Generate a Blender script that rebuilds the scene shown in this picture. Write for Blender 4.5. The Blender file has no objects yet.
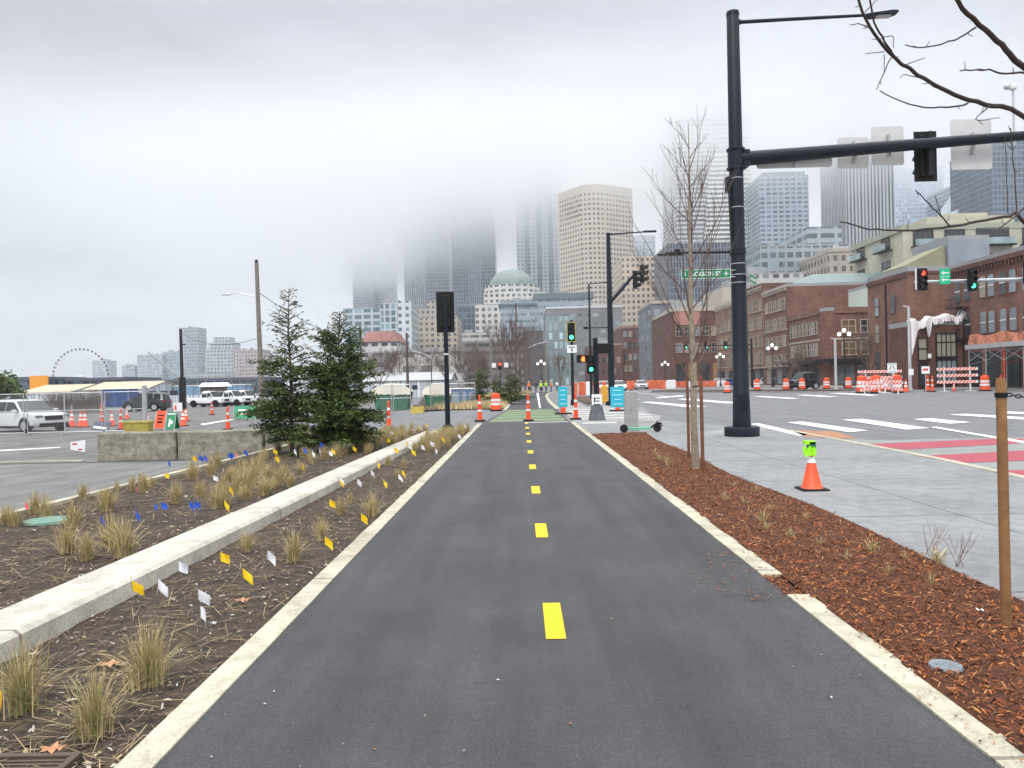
import bpy, math, random
import numpy as np
from mathutils import Vector, Matrix, noise
rnd = random.Random(7)
sc = bpy.context.scene
COL = sc.collection
PI = math.pi
R = math.radians

# ------------------------------------------------------------------ camera measurements
FP = 740.0; ROLL = R(1.3); YAW = R(0.7); CH = 1.6
def ray(px, py):
    u = (px-512)/FP; v = (384-py)/FP
    a = u*math.cos(ROLL)+v*math.sin(ROLL); b = -u*math.sin(ROLL)+v*math.cos(ROLL)-.0015
    return (a*math.cos(YAW)-math.sin(YAW), math.cos(YAW)+a*math.sin(YAW), b)
def G(px, py, z=0.0):
    d = ray(px, py); t = (z-CH)/d[2]
    return (d[0]*t, d[1]*t)
def D(px, py, Y):
    d = ray(px, py); t = Y/d[1]
    return Vector((d[0]*t, Y, CH+d[2]*t))

# ------------------------------------------------------------------ materials
def nodes(name):
    m = bpy.data.materials.new(name); m.use_nodes = True
    nt = m.node_tree
    return m, nt, nt.nodes['Principled BSDF']
def N(nt, t, **kw):
    n = nt.nodes.new(t)
    for k, v in kw.items():
        if k in n.inputs: n.inputs[k].default_value = v
        else: setattr(n, k, v)
    return n
def L(nt, a, b): nt.links.new(a, b)
def math_(nt, op, a, b=None, c=None):
    n = nt.nodes.new('ShaderNodeMath'); n.operation = op
    for i, x in enumerate((a, b, c)):
        if x is None: continue
        if isinstance(x, (int, float)): n.inputs[i].default_value = x
        else: nt.links.new(x, n.inputs[i])
    return n.outputs[0]
def mixc(nt, fac, a, b, mode='MIX'):
    n = nt.nodes.new('ShaderNodeMix'); n.data_type = 'RGBA'; n.blend_type = mode
    for s, x in ((n.inputs[0], fac), (n.inputs[6], a), (n.inputs[7], b)):
        if isinstance(x, (int, float)): s.default_value = x
        elif isinstance(x, tuple): s.default_value = (*x[:3], 1)
        else: nt.links.new(x, s)
    return n.outputs[2]
def tex_noise(nt, vec, scale, detail=4, rough=.6):
    n = N(nt, 'ShaderNodeTexNoise'); n.inputs['Scale'].default_value = scale
    n.inputs['Detail'].default_value = detail; n.inputs['Roughness'].default_value = rough
    if vec is not None: L(nt, vec, n.inputs['Vector'])
    return n.outputs['Fac']
def ramp(nt, fac, stops):
    n = nt.nodes.new('ShaderNodeValToRGB')
    while len(n.color_ramp.elements) < len(stops): n.color_ramp.elements.new(.5)
    for e, (p, c) in zip(n.color_ramp.elements, stops):
        e.position = p; e.color = (*c, 1) if isinstance(c, tuple) else (c, c, c, 1)
    L(nt, fac, n.inputs[0]); return n.outputs[0]
def bump(nt, b, h, strength=.4, dist=.01):
    n = nt.nodes.new('ShaderNodeBump'); n.inputs['Strength'].default_value = strength
    n.inputs['Distance'].default_value = dist
    L(nt, h, n.inputs['Height']); L(nt, n.outputs[0], b.inputs['Normal'])
def pm(name, c, rough=.6, var=.12, scale=6., metal=0, bmp=.15, c2=None, detail=4, obj_var=0):
    """base colour with large and small mottling"""
    m, nt, b = nodes(name)
    tc = N(nt, 'ShaderNodeTexCoord'); v = tc.outputs['Object']
    n1 = tex_noise(nt, v, scale, detail); n2 = tex_noise(nt, v, scale*.17, 3)
    s = math_(nt, 'ADD', math_(nt, 'MULTIPLY', n1, .6), math_(nt, 'MULTIPLY', n2, .4))
    lo = tuple(max(0, x*(1-var*2.2)) for x in c); hi = c2 or tuple(min(1, x*(1+var*2.2)) for x in c)
    col = ramp(nt, s, [(.3, lo), (.7, hi)])
    if obj_var:
        oi = N(nt, 'ShaderNodeObjectInfo')
        hsv = N(nt, 'ShaderNodeHueSaturation'); L(nt, col, hsv.inputs['Color'])
        L(nt, math_(nt, 'MULTIPLY_ADD', oi.outputs['Random'], obj_var*2, 1-obj_var), hsv.inputs['Value'])
        col = hsv.outputs[0]
    L(nt, col, b.inputs['Base Color'])
    b.inputs['Roughness'].default_value = rough; b.inputs['Metallic'].default_value = metal
    if bmp: bump(nt, b, n1, bmp, .01)
    return m
def flat(name, c, rough=.5, metal=0, var=.05): return pm(name, c, rough, var, 12, metal, 0)
def dull(m, s=.25): m.node_tree.nodes['Principled BSDF'].inputs['Specular IOR Level'].default_value = s; return m
def emis(name, c, s):
    m, nt, b = nodes(name)
    b.inputs['Base Color'].default_value = (*[x*.5 for x in c], 1)
    b.inputs['Emission Color'].default_value = (*c, 1); b.inputs['Emission Strength'].default_value = s
    return m
def glassy(name, c, rough=.08, var=.3):
    m, nt, b = nodes(name)
    oi = N(nt, 'ShaderNodeObjectInfo'); g = N(nt, 'ShaderNodeNewGeometry')
    n = tex_noise(nt, g.outputs['Position'], .35, 2)
    L(nt, ramp(nt, n, [(.35, tuple(x*(1-var) for x in c)), (.65, tuple(x*(1+var) for x in c))]), b.inputs['Base Color'])
    b.inputs['Roughness'].default_value = rough
    b.inputs['Specular IOR Level'].default_value = .6
    return m
def asphalt(name, c, speck=.5, stain=.25):
    m, nt, b = nodes(name)
    v = N(nt, 'ShaderNodeTexCoord').outputs['Object']
    fine = tex_noise(nt, v, 80, 4, .85); mid = tex_noise(nt, v, 14, 6, .75); big = tex_noise(nt, v, .9, 5, .6)
    st = N(nt, 'ShaderNodeMapping'); L(nt, v, st.inputs['Vector']); st.inputs['Scale'].default_value = (2.2, .12, 1)
    streak = tex_noise(nt, st.outputs[0], 1.3, 4)
    f = ramp(nt, fine, [(.36, 1-speck*.42), (.5, .95), (.66, 1+speck*.5)])
    g2 = tex_noise(nt, v, 38, 3, .8); f = math_(nt, 'MULTIPLY', f, ramp(nt, g2, [(.35, .86), (.65, 1.12)]))
    f = math_(nt, 'MULTIPLY', f, ramp(nt, mid, [(.36, 1-stain*.55), (.66, 1.12)]))
    f = math_(nt, 'MULTIPLY', f, ramp(nt, big, [(.38, 1-stain*.5), (.62, 1.05)]))
    f = math_(nt, 'MULTIPLY', f, ramp(nt, streak, [(.38, 1-stain*.45), (.62, 1.08)]))
    sc_ = nt.nodes.new('ShaderNodeVectorMath'); sc_.operation = 'SCALE'
    sc_.inputs[0].default_value = c; L(nt, f, sc_.inputs['Scale'])
    vo = N(nt, 'ShaderNodeTexVoronoi'); vo.inputs['Scale'].default_value = 42; L(nt, v, vo.inputs['Vector'])
    fl = math_(nt, 'LESS_THAN', vo.outputs['Distance'], .09)
    col = mixc(nt, math_(nt, 'MULTIPLY', fl, .4), sc_.outputs[0], tuple(min(1, x*2.6) for x in c))
    L(nt, col, b.inputs['Base Color'])
    rr = ramp(nt, mid, [(.35, .62), (.65, .85)]); L(nt, rr, b.inputs['Roughness'])
    bump(nt, b, fine, .5, .004)
    return m
def concrete(name, c, joint=None, dirt=.25, jo=(0, 0)):
    m, nt, b = nodes(name)
    v = N(nt, 'ShaderNodeTexCoord').outputs['Object']
    fine = tex_noise(nt, v, 60, 4, .7); mid = tex_noise(nt, v, 5, 6, .65); big = tex_noise(nt, v, .6, 4, .6)
    f = ramp(nt, fine, [(.36, .78), (.64, 1.14)])
    f = math_(nt, 'MULTIPLY', f, ramp(nt, mid, [(.36, 1-dirt*.55), (.6, 1.06)]))
    f = math_(nt, 'MULTIPLY', f, ramp(nt, big, [(.36, 1-dirt*.5), (.62, 1.05)]))
    if joint:
        sp = N(nt, 'ShaderNodeSeparateXYZ'); L(nt, v, sp.inputs[0])
        for ax, j in zip((0, 1), joint):
            if not j: continue
            w = math_(nt, 'FRACT', math_(nt, 'DIVIDE', math_(nt, 'ADD', sp.outputs[ax], 1000.0*j+jo[ax]), j))
            d = math_(nt, 'LESS_THAN', w, .03/j)
            f = math_(nt, 'MULTIPLY', f, math_(nt, 'MULTIPLY_ADD', d, -.55, 1))
    sc_ = nt.nodes.new('ShaderNodeVectorMath'); sc_.operation = 'SCALE'
    sc_.inputs[0].default_value = c; L(nt, f, sc_.inputs['Scale'])
    L(nt, sc_.outputs[0], b.inputs['Base Color']); b.inputs['Roughness'].default_value = .8
    bump(nt, b, fine, .3, .004)
    return m
def paint(name, c, wear=.45, under=(.14, .14, .15)):
    m, nt, b = nodes(name)
    v = N(nt, 'ShaderNodeTexCoord').outputs['Object']
    n = tex_noise(nt, v, 25, 6, .75); n2 = tex_noise(nt, v, 2, 3)
    s = math_(nt, 'ADD', math_(nt, 'MULTIPLY', n, .7), math_(nt, 'MULTIPLY', n2, .3))
    fac = ramp(nt, s, [(wear-.12, 0.), (wear, 1.)])
    L(nt, mixc(nt, fac, under, c), b.inputs['Base Color'])
    b.inputs['Roughness'].default_value = .6; bump(nt, b, n, .2, .003)
    return m
def brick(name, c1, c2, mortar, sc_=1.0, dirt=.62):
    m, nt, b = nodes(name)
    uv = N(nt, 'ShaderNodeUVMap').outputs[0]
    bt = N(nt, 'ShaderNodeTexBrick'); L(nt, uv, bt.inputs['Vector'])
    bt.inputs['Color1'].default_value = (*c1, 1); bt.inputs['Color2'].default_value = (*c2, 1)
    bt.inputs['Mortar'].default_value = (*mortar, 1); bt.inputs['Scale'].default_value = 1
    bt.inputs['Brick Width'].default_value = .24*sc_; bt.inputs['Row Height'].default_value = .08*sc_
    bt.inputs['Mortar Size'].default_value = .012*sc_
    n = tex_noise(nt, uv, .35, 6, .65); n2 = tex_noise(nt, uv, 2.5, 5, .7)
    f = math_(nt, 'ADD', math_(nt, 'MULTIPLY', n, .6), math_(nt, 'MULTIPLY', n2, .4))
    col = mixc(nt, 1., bt.outputs['Color'], ramp(nt, f, [(.35, 1-dirt), (.62, 1.05)]), 'MULTIPLY')
    L(nt, col, b.inputs['Base Color']); b.inputs['Roughness'].default_value = .85
    return m
def facade(name, wall, glass, cw, ch, fw, fh, gl_rough=.15, var=.5, uoff=0., voff=0., wvar=.12, spandrel=None, lit=None, litp=0.):
    """curtain wall: a grid of panes of cell cw x ch metres, measured along the wall (UV in metres)"""
    m, nt, b = nodes(name)
    uv = N(nt, 'ShaderNodeUVMap').outputs[0]
    sp = N(nt, 'ShaderNodeSeparateXYZ'); L(nt, uv, sp.inputs[0])
    U = math_(nt, 'DIVIDE', math_(nt, 'ADD', sp.outputs[0], 1000*cw+uoff), cw)
    V = math_(nt, 'DIVIDE', math_(nt, 'ADD', sp.outputs[1], 100*ch+voff), ch)
    fu = math_(nt, 'ABSOLUTE', math_(nt, 'SUBTRACT', math_(nt, 'FRACT', U), .5))
    fv = math_(nt, 'ABSOLUTE', math_(nt, 'SUBTRACT', math_(nt, 'FRACT', V), .5))
    mask = math_(nt, 'MULTIPLY', math_(nt, 'LESS_THAN', fu, fw*.5), math_(nt, 'LESS_THAN', fv, fh*.5))
    cb = N(nt, 'ShaderNodeCombineXYZ')
    L(nt, math_(nt, 'FLOOR', U), cb.inputs[0]); L(nt, math_(nt, 'FLOOR', V), cb.inputs[1])
    wn = N(nt, 'ShaderNodeTexWhiteNoise'); wn.noise_dimensions = '2D'; L(nt, cb.outputs[0], wn.inputs['Vector'])
    g = ramp(nt, wn.outputs['Value'], [(0., tuple(x*(1-var) for x in glass)), (.8, glass), (1., tuple(min(1, x*(1+var*1.5)+.02) for x in glass))])
    nz = tex_noise(nt, uv, .08, 4); nz2 = tex_noise(nt, uv, 1.2, 4)
    w = mixc(nt, 1., wall, ramp(nt, math_(nt, 'ADD', math_(nt, 'MULTIPLY', nz, .5), math_(nt, 'MULTIPLY', nz2, .5)), [(.35, 1-wvar*1.5), (.65, 1+wvar)]), 'MULTIPLY')
    if spandrel:
        w = mixc(nt, math_(nt, 'LESS_THAN', fu, fw*.5), w, spandrel)
    L(nt, mixc(nt, mask, w, g), b.inputs['Base Color'])
    L(nt, math_(nt, 'MULTIPLY_ADD', mask, gl_rough-.8, .8), b.inputs['Roughness'])
    bump(nt, b, math_(nt, 'SUBTRACT', 1., mask), .6, .15)
    return m

# ------------------------------------------------------------------ mesh builder
class MB:
    def __init__(s): s.v = []; s.f = []; s.m = []
    def add(s, vs, fs, mi=0):
        o = len(s.v); s.v += [tuple(x) for x in vs]
        s.f += [tuple(i+o for i in f) for f in fs]; s.m += [mi]*len(fs); return s
    def box(s, x0, x1, y0, y1, z0, z1, mi=0):
        return s.add([(x0,y0,z0),(x1,y0,z0),(x1,y1,z0),(x0,y1,z0),(x0,y0,z1),(x1,y0,z1),(x1,y1,z1),(x0,y1,z1)],
                     [(0,3,2,1),(4,5,6,7),(0,1,5,4),(1,2,6,5),(2,3,7,6),(3,0,4,7)], mi)
    def bbox(s, x0, x1, y0, y1, z0, z1, b=.02, mi=0):
        """box with chamfered vertical and top edges"""
        p = [(x0+b,y0),(x1-b,y0),(x1,y0+b),(x1,y1-b),(x1-b,y1),(x0+b,y1),(x0,y1-b),(x0,y0+b)]
        q = [(x0+2*b,y0+b),(x1-2*b,y0+b),(x1-b,y0+2*b),(x1-b,y1-2*b),(x1-2*b,y1-b),(x0+2*b,y1-b),(x0+b,y1-2*b),(x0+b,y0+2*b)]
        vs = [(x,y,z0) for x,y in p]+[(x,y,z1-b) for x,y in p]+[(x,y,z1) for x,y in q]
        fs = [tuple(range(7,-1,-1)), tuple(range(16,24))]
        for k in range(8):
            j = (k+1)%8; fs += [(k,j,j+8,k+8),(k+8,j+8,j+16,k+16)]
        return s.add(vs, fs, mi)
    def ring(s, c, d, r, n, ref=None):
        d = Vector(d).normalized(); ref = Vector(ref) if ref else (Vector((0,0,1)) if abs(d.z) < .9 else Vector((0,1,0)))
        a = d.cross(ref).normalized(); b = a.cross(d)
        return [tuple(Vector(c)+a*(r*math.cos(2*PI*k/n))+b*(r*math.sin(2*PI*k/n))) for k in range(n)]
    def tube(s, pts, rads, n=8, mi=0, caps=True):
        pts = [Vector(p) for p in pts]
        if isinstance(rads, (int, float)): rads = [rads]*len(pts)
        vs = []; m = len(pts)
        whole = (pts[-1]-pts[0]); ref = Vector((0,0,1)) if m < 2 or abs(whole.normalized().z) < .9 else Vector((0,1,0))
        for i, p in enumerate(pts):
            d = pts[min(i+1, m-1)]-pts[max(i-1, 0)]
            if d.length < 1e-6: d = Vector((0,0,1))
            rf = ref if abs(d.normalized().dot(ref)) < .97 else Vector((1,.2,.1))
            vs += s.ring(p, d, rads[i], n, rf)
        fs = []
        for i in range(m-1):
            for k in range(n):
                j = (k+1)%n; fs.append((i*n+k, i*n+j, (i+1)*n+j, (i+1)*n+k))
        if caps: fs += [tuple(range(n-1,-1,-1)), tuple(range((m-1)*n, m*n))]
        return s.add(vs, fs, mi)
    def lathe(s, prof, c=(0,0,0), n=16, mi=0, ax='z'):
        vs = []
        for r, z in prof:
            for k in range(n):
                a = 2*PI*k/n; q = (r*math.cos(a), r*math.sin(a), z)
                if ax == 'y': q = (q[0], z, q[1])
                if ax == 'x': q = (z, q[0], q[1])
                vs.append((q[0]+c[0], q[1]+c[1], q[2]+c[2]))
        fs = []; m = len(prof)
        for i in range(m-1):
            for k in range(n):
                j = (k+1)%n; fs.append((i*n+k, i*n+j, (i+1)*n+j, (i+1)*n+k))
        fs += [tuple(range(n-1,-1,-1)), tuple(range((m-1)*n, m*n))]
        return s.add(vs, fs, mi)
    def ball(s, c, rx, ry, rz, n=12, m=8, mi=0):
        prof = [(math.sin(PI*i/m), -math.cos(PI*i/m)) for i in range(1, m)]
        o = len(s.v); s.lathe(prof, (0,0,0), n, mi)
        for i in range(o, len(s.v)):
            x, y, z = s.v[i]; s.v[i] = (x*rx+c[0], y*ry+c[1], z*rz+c[2])
        return s
    def prism(s, poly, z0, z1, mi=0, top=None):
        n = len(poly); top = top or poly
        vs = [(x,y,z0) for x,y in poly]+[(x,y,z1) for x,y in top]
        fs = [tuple(range(n-1,-1,-1)), tuple(range(n,2*n))]
        for k in range(n):
            j = (k+1)%n; fs.append((k,j,j+n,k+n))
        return s.add(vs, fs, mi)
    def sheet(s, poly, z, mi=0):
        a = sum(poly[i][0]*poly[(i+1)%len(poly)][1]-poly[(i+1)%len(poly)][0]*poly[i][1] for i in range(len(poly)))
        if a < 0: poly = poly[::-1]
        return s.add([(x,y,z) for x,y in poly], [tuple(range(len(poly)))], mi)
    def quad(s, a, b, c, d, mi=0): return s.add([a,b,c,d], [(0,1,2,3)], mi)
    def slab(s, pts, th, mi=0):
        """thin plate from a 3D polygon, thickness along its normal"""
        P = [Vector(p) for p in pts]; nn = (P[1]-P[0]).cross(P[2]-P[0]).normalized()*th
        n = len(P); vs = P+[p-nn for p in P]
        fs = [tuple(range(n)), tuple(range(2*n-1,n-1,-1))]+[((k+1)%n,k,k+n,(k+1)%n+n) for k in range(n)]
        return s.add(vs, fs, mi)
    def xf(s, M, start=0):
        for i in range(start, len(s.v)): s.v[i] = tuple(M @ Vector(s.v[i]))
        return s
    def mesh(s, name, mats, off=(0,0,0), smooth=False):
        me = bpy.data.meshes.new(name)
        me.from_pydata([(x-off[0], y-off[1], z-off[2]) for x, y, z in s.v], [], s.f)
        for m in (mats if isinstance(mats, (list, tuple)) else [mats]): me.materials.append(m)
        if any(s.m): me.polygons.foreach_set('material_index', s.m)
        if smooth: me.shade_smooth(); me.set_sharp_from_angle(angle=R(smooth if smooth > 1 else 40))
        uvl = me.uv_layers.new(name='UVMap')
        nl = len(me.loops); co = np.empty(len(me.vertices)*3); me.vertices.foreach_get('co', co); co = co.reshape(-1,3)
        vi = np.empty(nl, dtype=np.int32); me.loops.foreach_get('vertex_index', vi)
        fn = np.empty(len(me.polygons)*3); me.polygons.foreach_get('normal', fn); fn = fn.reshape(-1,3)
        lt = np.empty(len(me.polygons), dtype=np.int32); me.polygons.foreach_get('loop_total', lt)
        ln = np.repeat(fn, lt, axis=0); p = co[vi]
        tx = -ln[:,1]; ty = ln[:,0]; q = np.hypot(tx, ty); flatm = q < .3
        q[q < 1e-6] = 1
        u = np.where(flatm, p[:,0], (p[:,0]*tx+p[:,1]*ty)/q); w = np.where(flatm, p[:,1], p[:,2])
        uvl.data.foreach_set('uv', np.stack([u, w], 1).ravel())
        return me
    def build(s, name, mats, parent=None, world=False, smooth=False, kind=None):
        off = tuple(parent.location) if (parent and world) else (0,0,0)
        if parent and world and parent.parent: off = tuple(Vector(off)+Vector(parent.parent.location))
        me = s.mesh(name, mats, off, smooth)
        o = bpy.data.objects.new(name, me); COL.objects.link(o)
        if parent: o.parent = parent
        if kind: o['kind'] = kind
        return o
def tag(o, label, cat, group=None, kind=None):
    if label: o['label'] = label
    if cat: o['category'] = cat
    if group: o['group'] = group
    if kind: o['kind'] = kind
    return o
def thing(name, label, cat, loc=(0,0,0), rz=0, group=None):
    o = bpy.data.objects.new(name, None); COL.objects.link(o); o.empty_display_size = .2
    o.location = loc; o.rotation_euler = (0,0,rz)
    return tag(o, label, cat, group)
def struct(name, mb, m, smooth=False):
    return tag(mb.build(name, m, smooth=smooth), None, None, kind='structure')
KIDS = {}
def copy_tree(o, loc=None, rz=None, label=None, group=None, parent=None, scale=None):
    c = o.copy(); COL.objects.link(c)
    if parent is not None: c.parent = parent
    if loc is not None: c.location = loc
    if rz is not None: c.rotation_euler = (0,0,rz)
    if scale is not None: c.scale = (scale,)*3 if isinstance(scale, (int,float)) else scale
    if label: c['label'] = label
    if group: c['group'] = group
    for ch in list(o.children): copy_tree(ch, parent=c)
    return c
def ordn(n):
    W = ['nearest','second nearest','third nearest','fourth nearest','fifth nearest','sixth nearest','seventh nearest','eighth nearest','ninth nearest','tenth nearest','eleventh nearest','twelfth nearest','thirteenth nearest','fourteenth nearest','fifteenth nearest','sixteenth nearest','seventeenth nearest','eighteenth nearest','nineteenth nearest','twentieth nearest']
    return W[n] if n < len(W) else '%dth nearest' % (n+1)
def text_mesh(body, size, mat, extrude=.002, bold=0.):
    c = bpy.data.curves.new('lettering', 'FONT'); c.body = body; c.size = size; c.extrude = extrude
    c.align_x = 'CENTER'; c.align_y = 'CENTER'; c.offset = bold
    o = bpy.data.objects.new('tmp_text', c); COL.objects.link(o)
    dg = bpy.context.evaluated_depsgraph_get()
    me = bpy.data.meshes.new_from_object(o.evaluated_get(dg)); me.name = 'lettering'
    me.materials.clear(); me.materials.append(mat)
    bpy.data.objects.remove(o); return me
def lettering(body, size, mat, parent, loc, rot=(PI/2,0,0), bold=0., name='lettering'):
    o = bpy.data.objects.new(name, text_mesh(body, size, mat, bold=bold)); COL.objects.link(o)
    o.parent = parent; o.location = loc; o.rotation_euler = rot; return o

# ------------------------------------------------------------------ shared materials
M = {}
M['black'] = flat('black_metal', (.018,.02,.024), .45)
M['polepaint'] = pm('dark_pole_paint', (.011,.016,.025), .45, .2, 3, 0, .05)
M['blk'] = flat('black_plastic', (.012,.012,.013), .5)
M['rubber'] = flat('black_rubber', (.02,.02,.02), .8)
M['galv'] = pm('galvanised_steel', (.5,.51,.52), .42, .1, 8, .6, .05)
M['signback'] = pm('sign_aluminium_back', (.62,.61,.6), .5, .05, 3, .1, 0)
M['silver'] = pm('silver_paint', (.55,.57,.58), .4, .08, 4, .3, 0)
M['white'] = flat('white_paint', (.8,.8,.79), .5)
M['whitec'] = flat('white_sheeting', (.82,.82,.83), .5)
M['orange'] = pm('traffic_orange', (.9,.085,.02), .5, .08, 3, 0, 0)
M['orangedull'] = pm('orange_barrel_plastic', (.82,.1,.03), .55, .12, 2, 0, 0)
M['cyan'] = flat('cyan_sheeting', (.02,.42,.55), .5)
M['green'] = flat('sign_green', (0.,.22,.09), .4)
M['yflag'] = flat('yellow_flag_vinyl', (.95,.62,.01), .5)
M['wflag'] = flat('white_flag_vinyl', (.82,.83,.86), .5)
M['bflag'] = flat('blue_flag_vinyl', (.02,.1,.55), .5)
M['pflag'] = flat('pink_flag_vinyl', (.9,.12,.14), .5)
M['wire'] = flat('flag_wire', (.3,.3,.3), .4, .7)
M['glassd'] = glassy('dark_window_glass', (.035,.042,.05))
M['blind'] = flat('cream_window_blind', (.3,.27,.22), .5)
M['glassl'] = glassy('pale_window_glass', (.2,.24,.27))
M['carglass'] = glassy('car_glass', (.02,.025,.03), .05)
M['gl_on'] = emis('green_signal_light', (.05,1.,.45), 3.5)
M['rd_on'] = emis('red_signal_light', (1.,.05,.03), 3.)
M['or_on'] = emis('orange_hand_light', (1.,.12,.02), 4.)
M['lensoff'] = flat('unlit_lens', (.03,.02,.015), .2)
M['globe'] = emis('white_globe', (1.,.97,.92), 1.3)
M['head_on'] = emis('headlight_glow', (1.,.98,.95), 5.)
M['yellow'] = pm('worn_yellow_plastic', (.42,.35,.07), .6, .2, 4)
M['wood'] = pm('stake_wood', (.24,.12,.045), .75, .25, 9)
M['woodd'] = pm('dark_stake_wood', (.16,.06,.03), .75, .25, 9)
M['bark'] = pm('young_bark', (.22,.17,.12), .8, .3, 14)
M['barkd'] = pm('dark_bark', (.1,.07,.06), .85, .3, 10)
M['bark_far'] = pm('winter_twigs', (.14,.1,.085), .9, .2, 5, 0, 0)
M['tan'] = pm('tan_roofing', (.5,.42,.3), .8, .1, .5)
M['corr'] = pm('white_corrugated', (.66,.7,.74), .6, .08, .5)
M['brown'] = pm('brown_metal', (.1,.07,.05), .6, .2, 3)

for k_ in ('black','polepaint','blk','rubber'): dull(M[k_], .22)
EXPO=0.5
ZEN=5.5
SKYK=7.8
HAZE=0.0003
CLOUD=0.03
CBASE=111.
# ------------------------------------------------------------------ render, camera, world
sc.render.engine = 'CYCLES'
try:
    sc.cycles.use_denoising = True; sc.cycles.denoiser = 'OPENIMAGEDENOISE'
except Exception: pass
sc.cycles.max_bounces = 8; sc.cycles.volume_bounces = 7; sc.cycles.diffuse_bounces = 3; sc.cycles.glossy_bounces = 2; sc.cycles.transparent_max_bounces = 12
sc.cycles.volume_step_rate = 3.0; sc.cycles.volume_max_steps = 32
sc.cycles.use_adaptive_sampling = True
sc.view_settings.view_transform = 'Standard'; sc.view_settings.look = 'None'
sc.view_settings.exposure = EXPO; sc.view_settings.gamma = 1

cam = bpy.data.cameras.new('camera'); co = bpy.data.objects.new('camera', cam); COL.objects.link(co)
cam.sensor_width = 36; cam.lens = 36*FP/1024; cam.clip_end = 20000; cam.clip_start = .05
Fv = Vector((-math.sin(YAW), math.cos(YAW), -.0015)).normalized()
Rh = Vector((math.cos(YAW), math.sin(YAW), 0)); Uh = Rh.cross(Fv)
# image right vector / up vector for a picture whose scene leans left by ROLL
Rc = Rh*math.cos(ROLL)-Uh*math.sin(ROLL); Uc = Rh*math.sin(ROLL)+Uh*math.cos(ROLL)
m3 = Matrix((Rc, Uc, -Fv)).transposed()
co.matrix_world = Matrix.Translation((0,0,CH)) @ m3.to_4x4()
sc.camera = co

SUN_EL = R(48); SUN_AZ = R(200)          # diffuse sun behind the cloud, high and behind the viewer's left
w = bpy.data.worlds.new('World'); sc.world = w; w.use_nodes = True
nt = w.node_tree; bg = nt.nodes['Background']
sky = nt.nodes.new('ShaderNodeTexSky'); sky.sky_type = 'NISHITA'; sky.sun_disc = False
sky.sun_elevation = SUN_EL; sky.sun_rotation = SUN_AZ
tc = nt.nodes.new('ShaderNodeTexCoord'); v = tc.outputs['Generated']
sp = nt.nodes.new('ShaderNodeSeparateXYZ'); L(nt, v, sp.inputs[0])
mp = nt.nodes.new('ShaderNodeMapping'); mp.inputs['Scale'].default_value = (1, 1, 2.6); L(nt, v, mp.inputs['Vector'])
n1 = tex_noise(nt, mp.outputs[0], 2.1, 7, .5); n2 = tex_noise(nt, mp.outputs[0], 6.5, 6, .55)
f = math_(nt, 'ADD', math_(nt, 'MULTIPLY', n1, .7), math_(nt, 'MULTIPLY', n2, .3))
# overcast: bright band low down, greyer base of cloud above it, brightest towards the zenith
z = sp.outputs[2]; x = sp.outputs[0]
grad = ramp(nt, z, [(0., (.93,.98,1.06)), (.12, (.90,.94,1.02)), (.26, (.76,.79,.86)), (.45, (.62,.65,.72)), (.75, (.85,.87,.9)), (1., (1.,1.,1.))])
zen = math_(nt, 'MULTIPLY_ADD', math_(nt, 'MAXIMUM', math_(nt, 'SUBTRACT', z, .5), 0.), ZEN, 1.)
side = math_(nt, 'MULTIPLY_ADD', math_(nt, 'MINIMUM', math_(nt, 'MAXIMUM', x, -.5), .5), .26, 1.0)
cl = math_(nt, 'MULTIPLY', ramp(nt, f, [(.37, .78), (.63, 1.10)]), math_(nt, 'MULTIPLY', zen, side))
gsc = nt.nodes.new('ShaderNodeVectorMath'); gsc.operation = 'SCALE'; L(nt, grad, gsc.inputs[0]); L(nt, math_(nt, 'MULTIPLY', cl, SKYK), gsc.inputs['Scale'])
col = mixc(nt, .94, sky.outputs[0], gsc.outputs[0])
L(nt, col, bg.inputs['Color']); bg.inputs['Strength'].default_value = .1
sun = bpy.data.lights.new('sun', 'SUN'); sun.energy = 1.2; sun.angle = R(25); sun.color = (1, .97, .93)
so = bpy.data.objects.new('sun', sun); COL.objects.link(so)
sdir = Vector((math.sin(SUN_AZ)*math.cos(SUN_EL), math.cos(SUN_AZ)*math.cos(SUN_EL), math.sin(SUN_EL)))
so.rotation_euler = sdir.to_track_quat('Z', 'Y').to_euler()

# haze: still air of even density round everything
hz = MB().box(-900, 900, -60, 1400, -1.6, 262)
m = bpy.data.materials.new('haze'); m.use_nodes = True; nt = m.node_tree; nt.nodes.clear()
out = nt.nodes.new('ShaderNodeOutputMaterial'); pv = nt.nodes.new('ShaderNodeVolumePrincipled')
pv.inputs['Color'].default_value = (.97,.985,1,1); pv.inputs['Density'].default_value = HAZE
pv.inputs['Anisotropy'].default_value = .7
L(nt, pv.outputs[0], out.inputs['Volume'])
if HAZE > 0: tag(hz.build('haze', m), 'thin damp winter air hanging over the whole waterfront', 'haze', kind='stuff')

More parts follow.
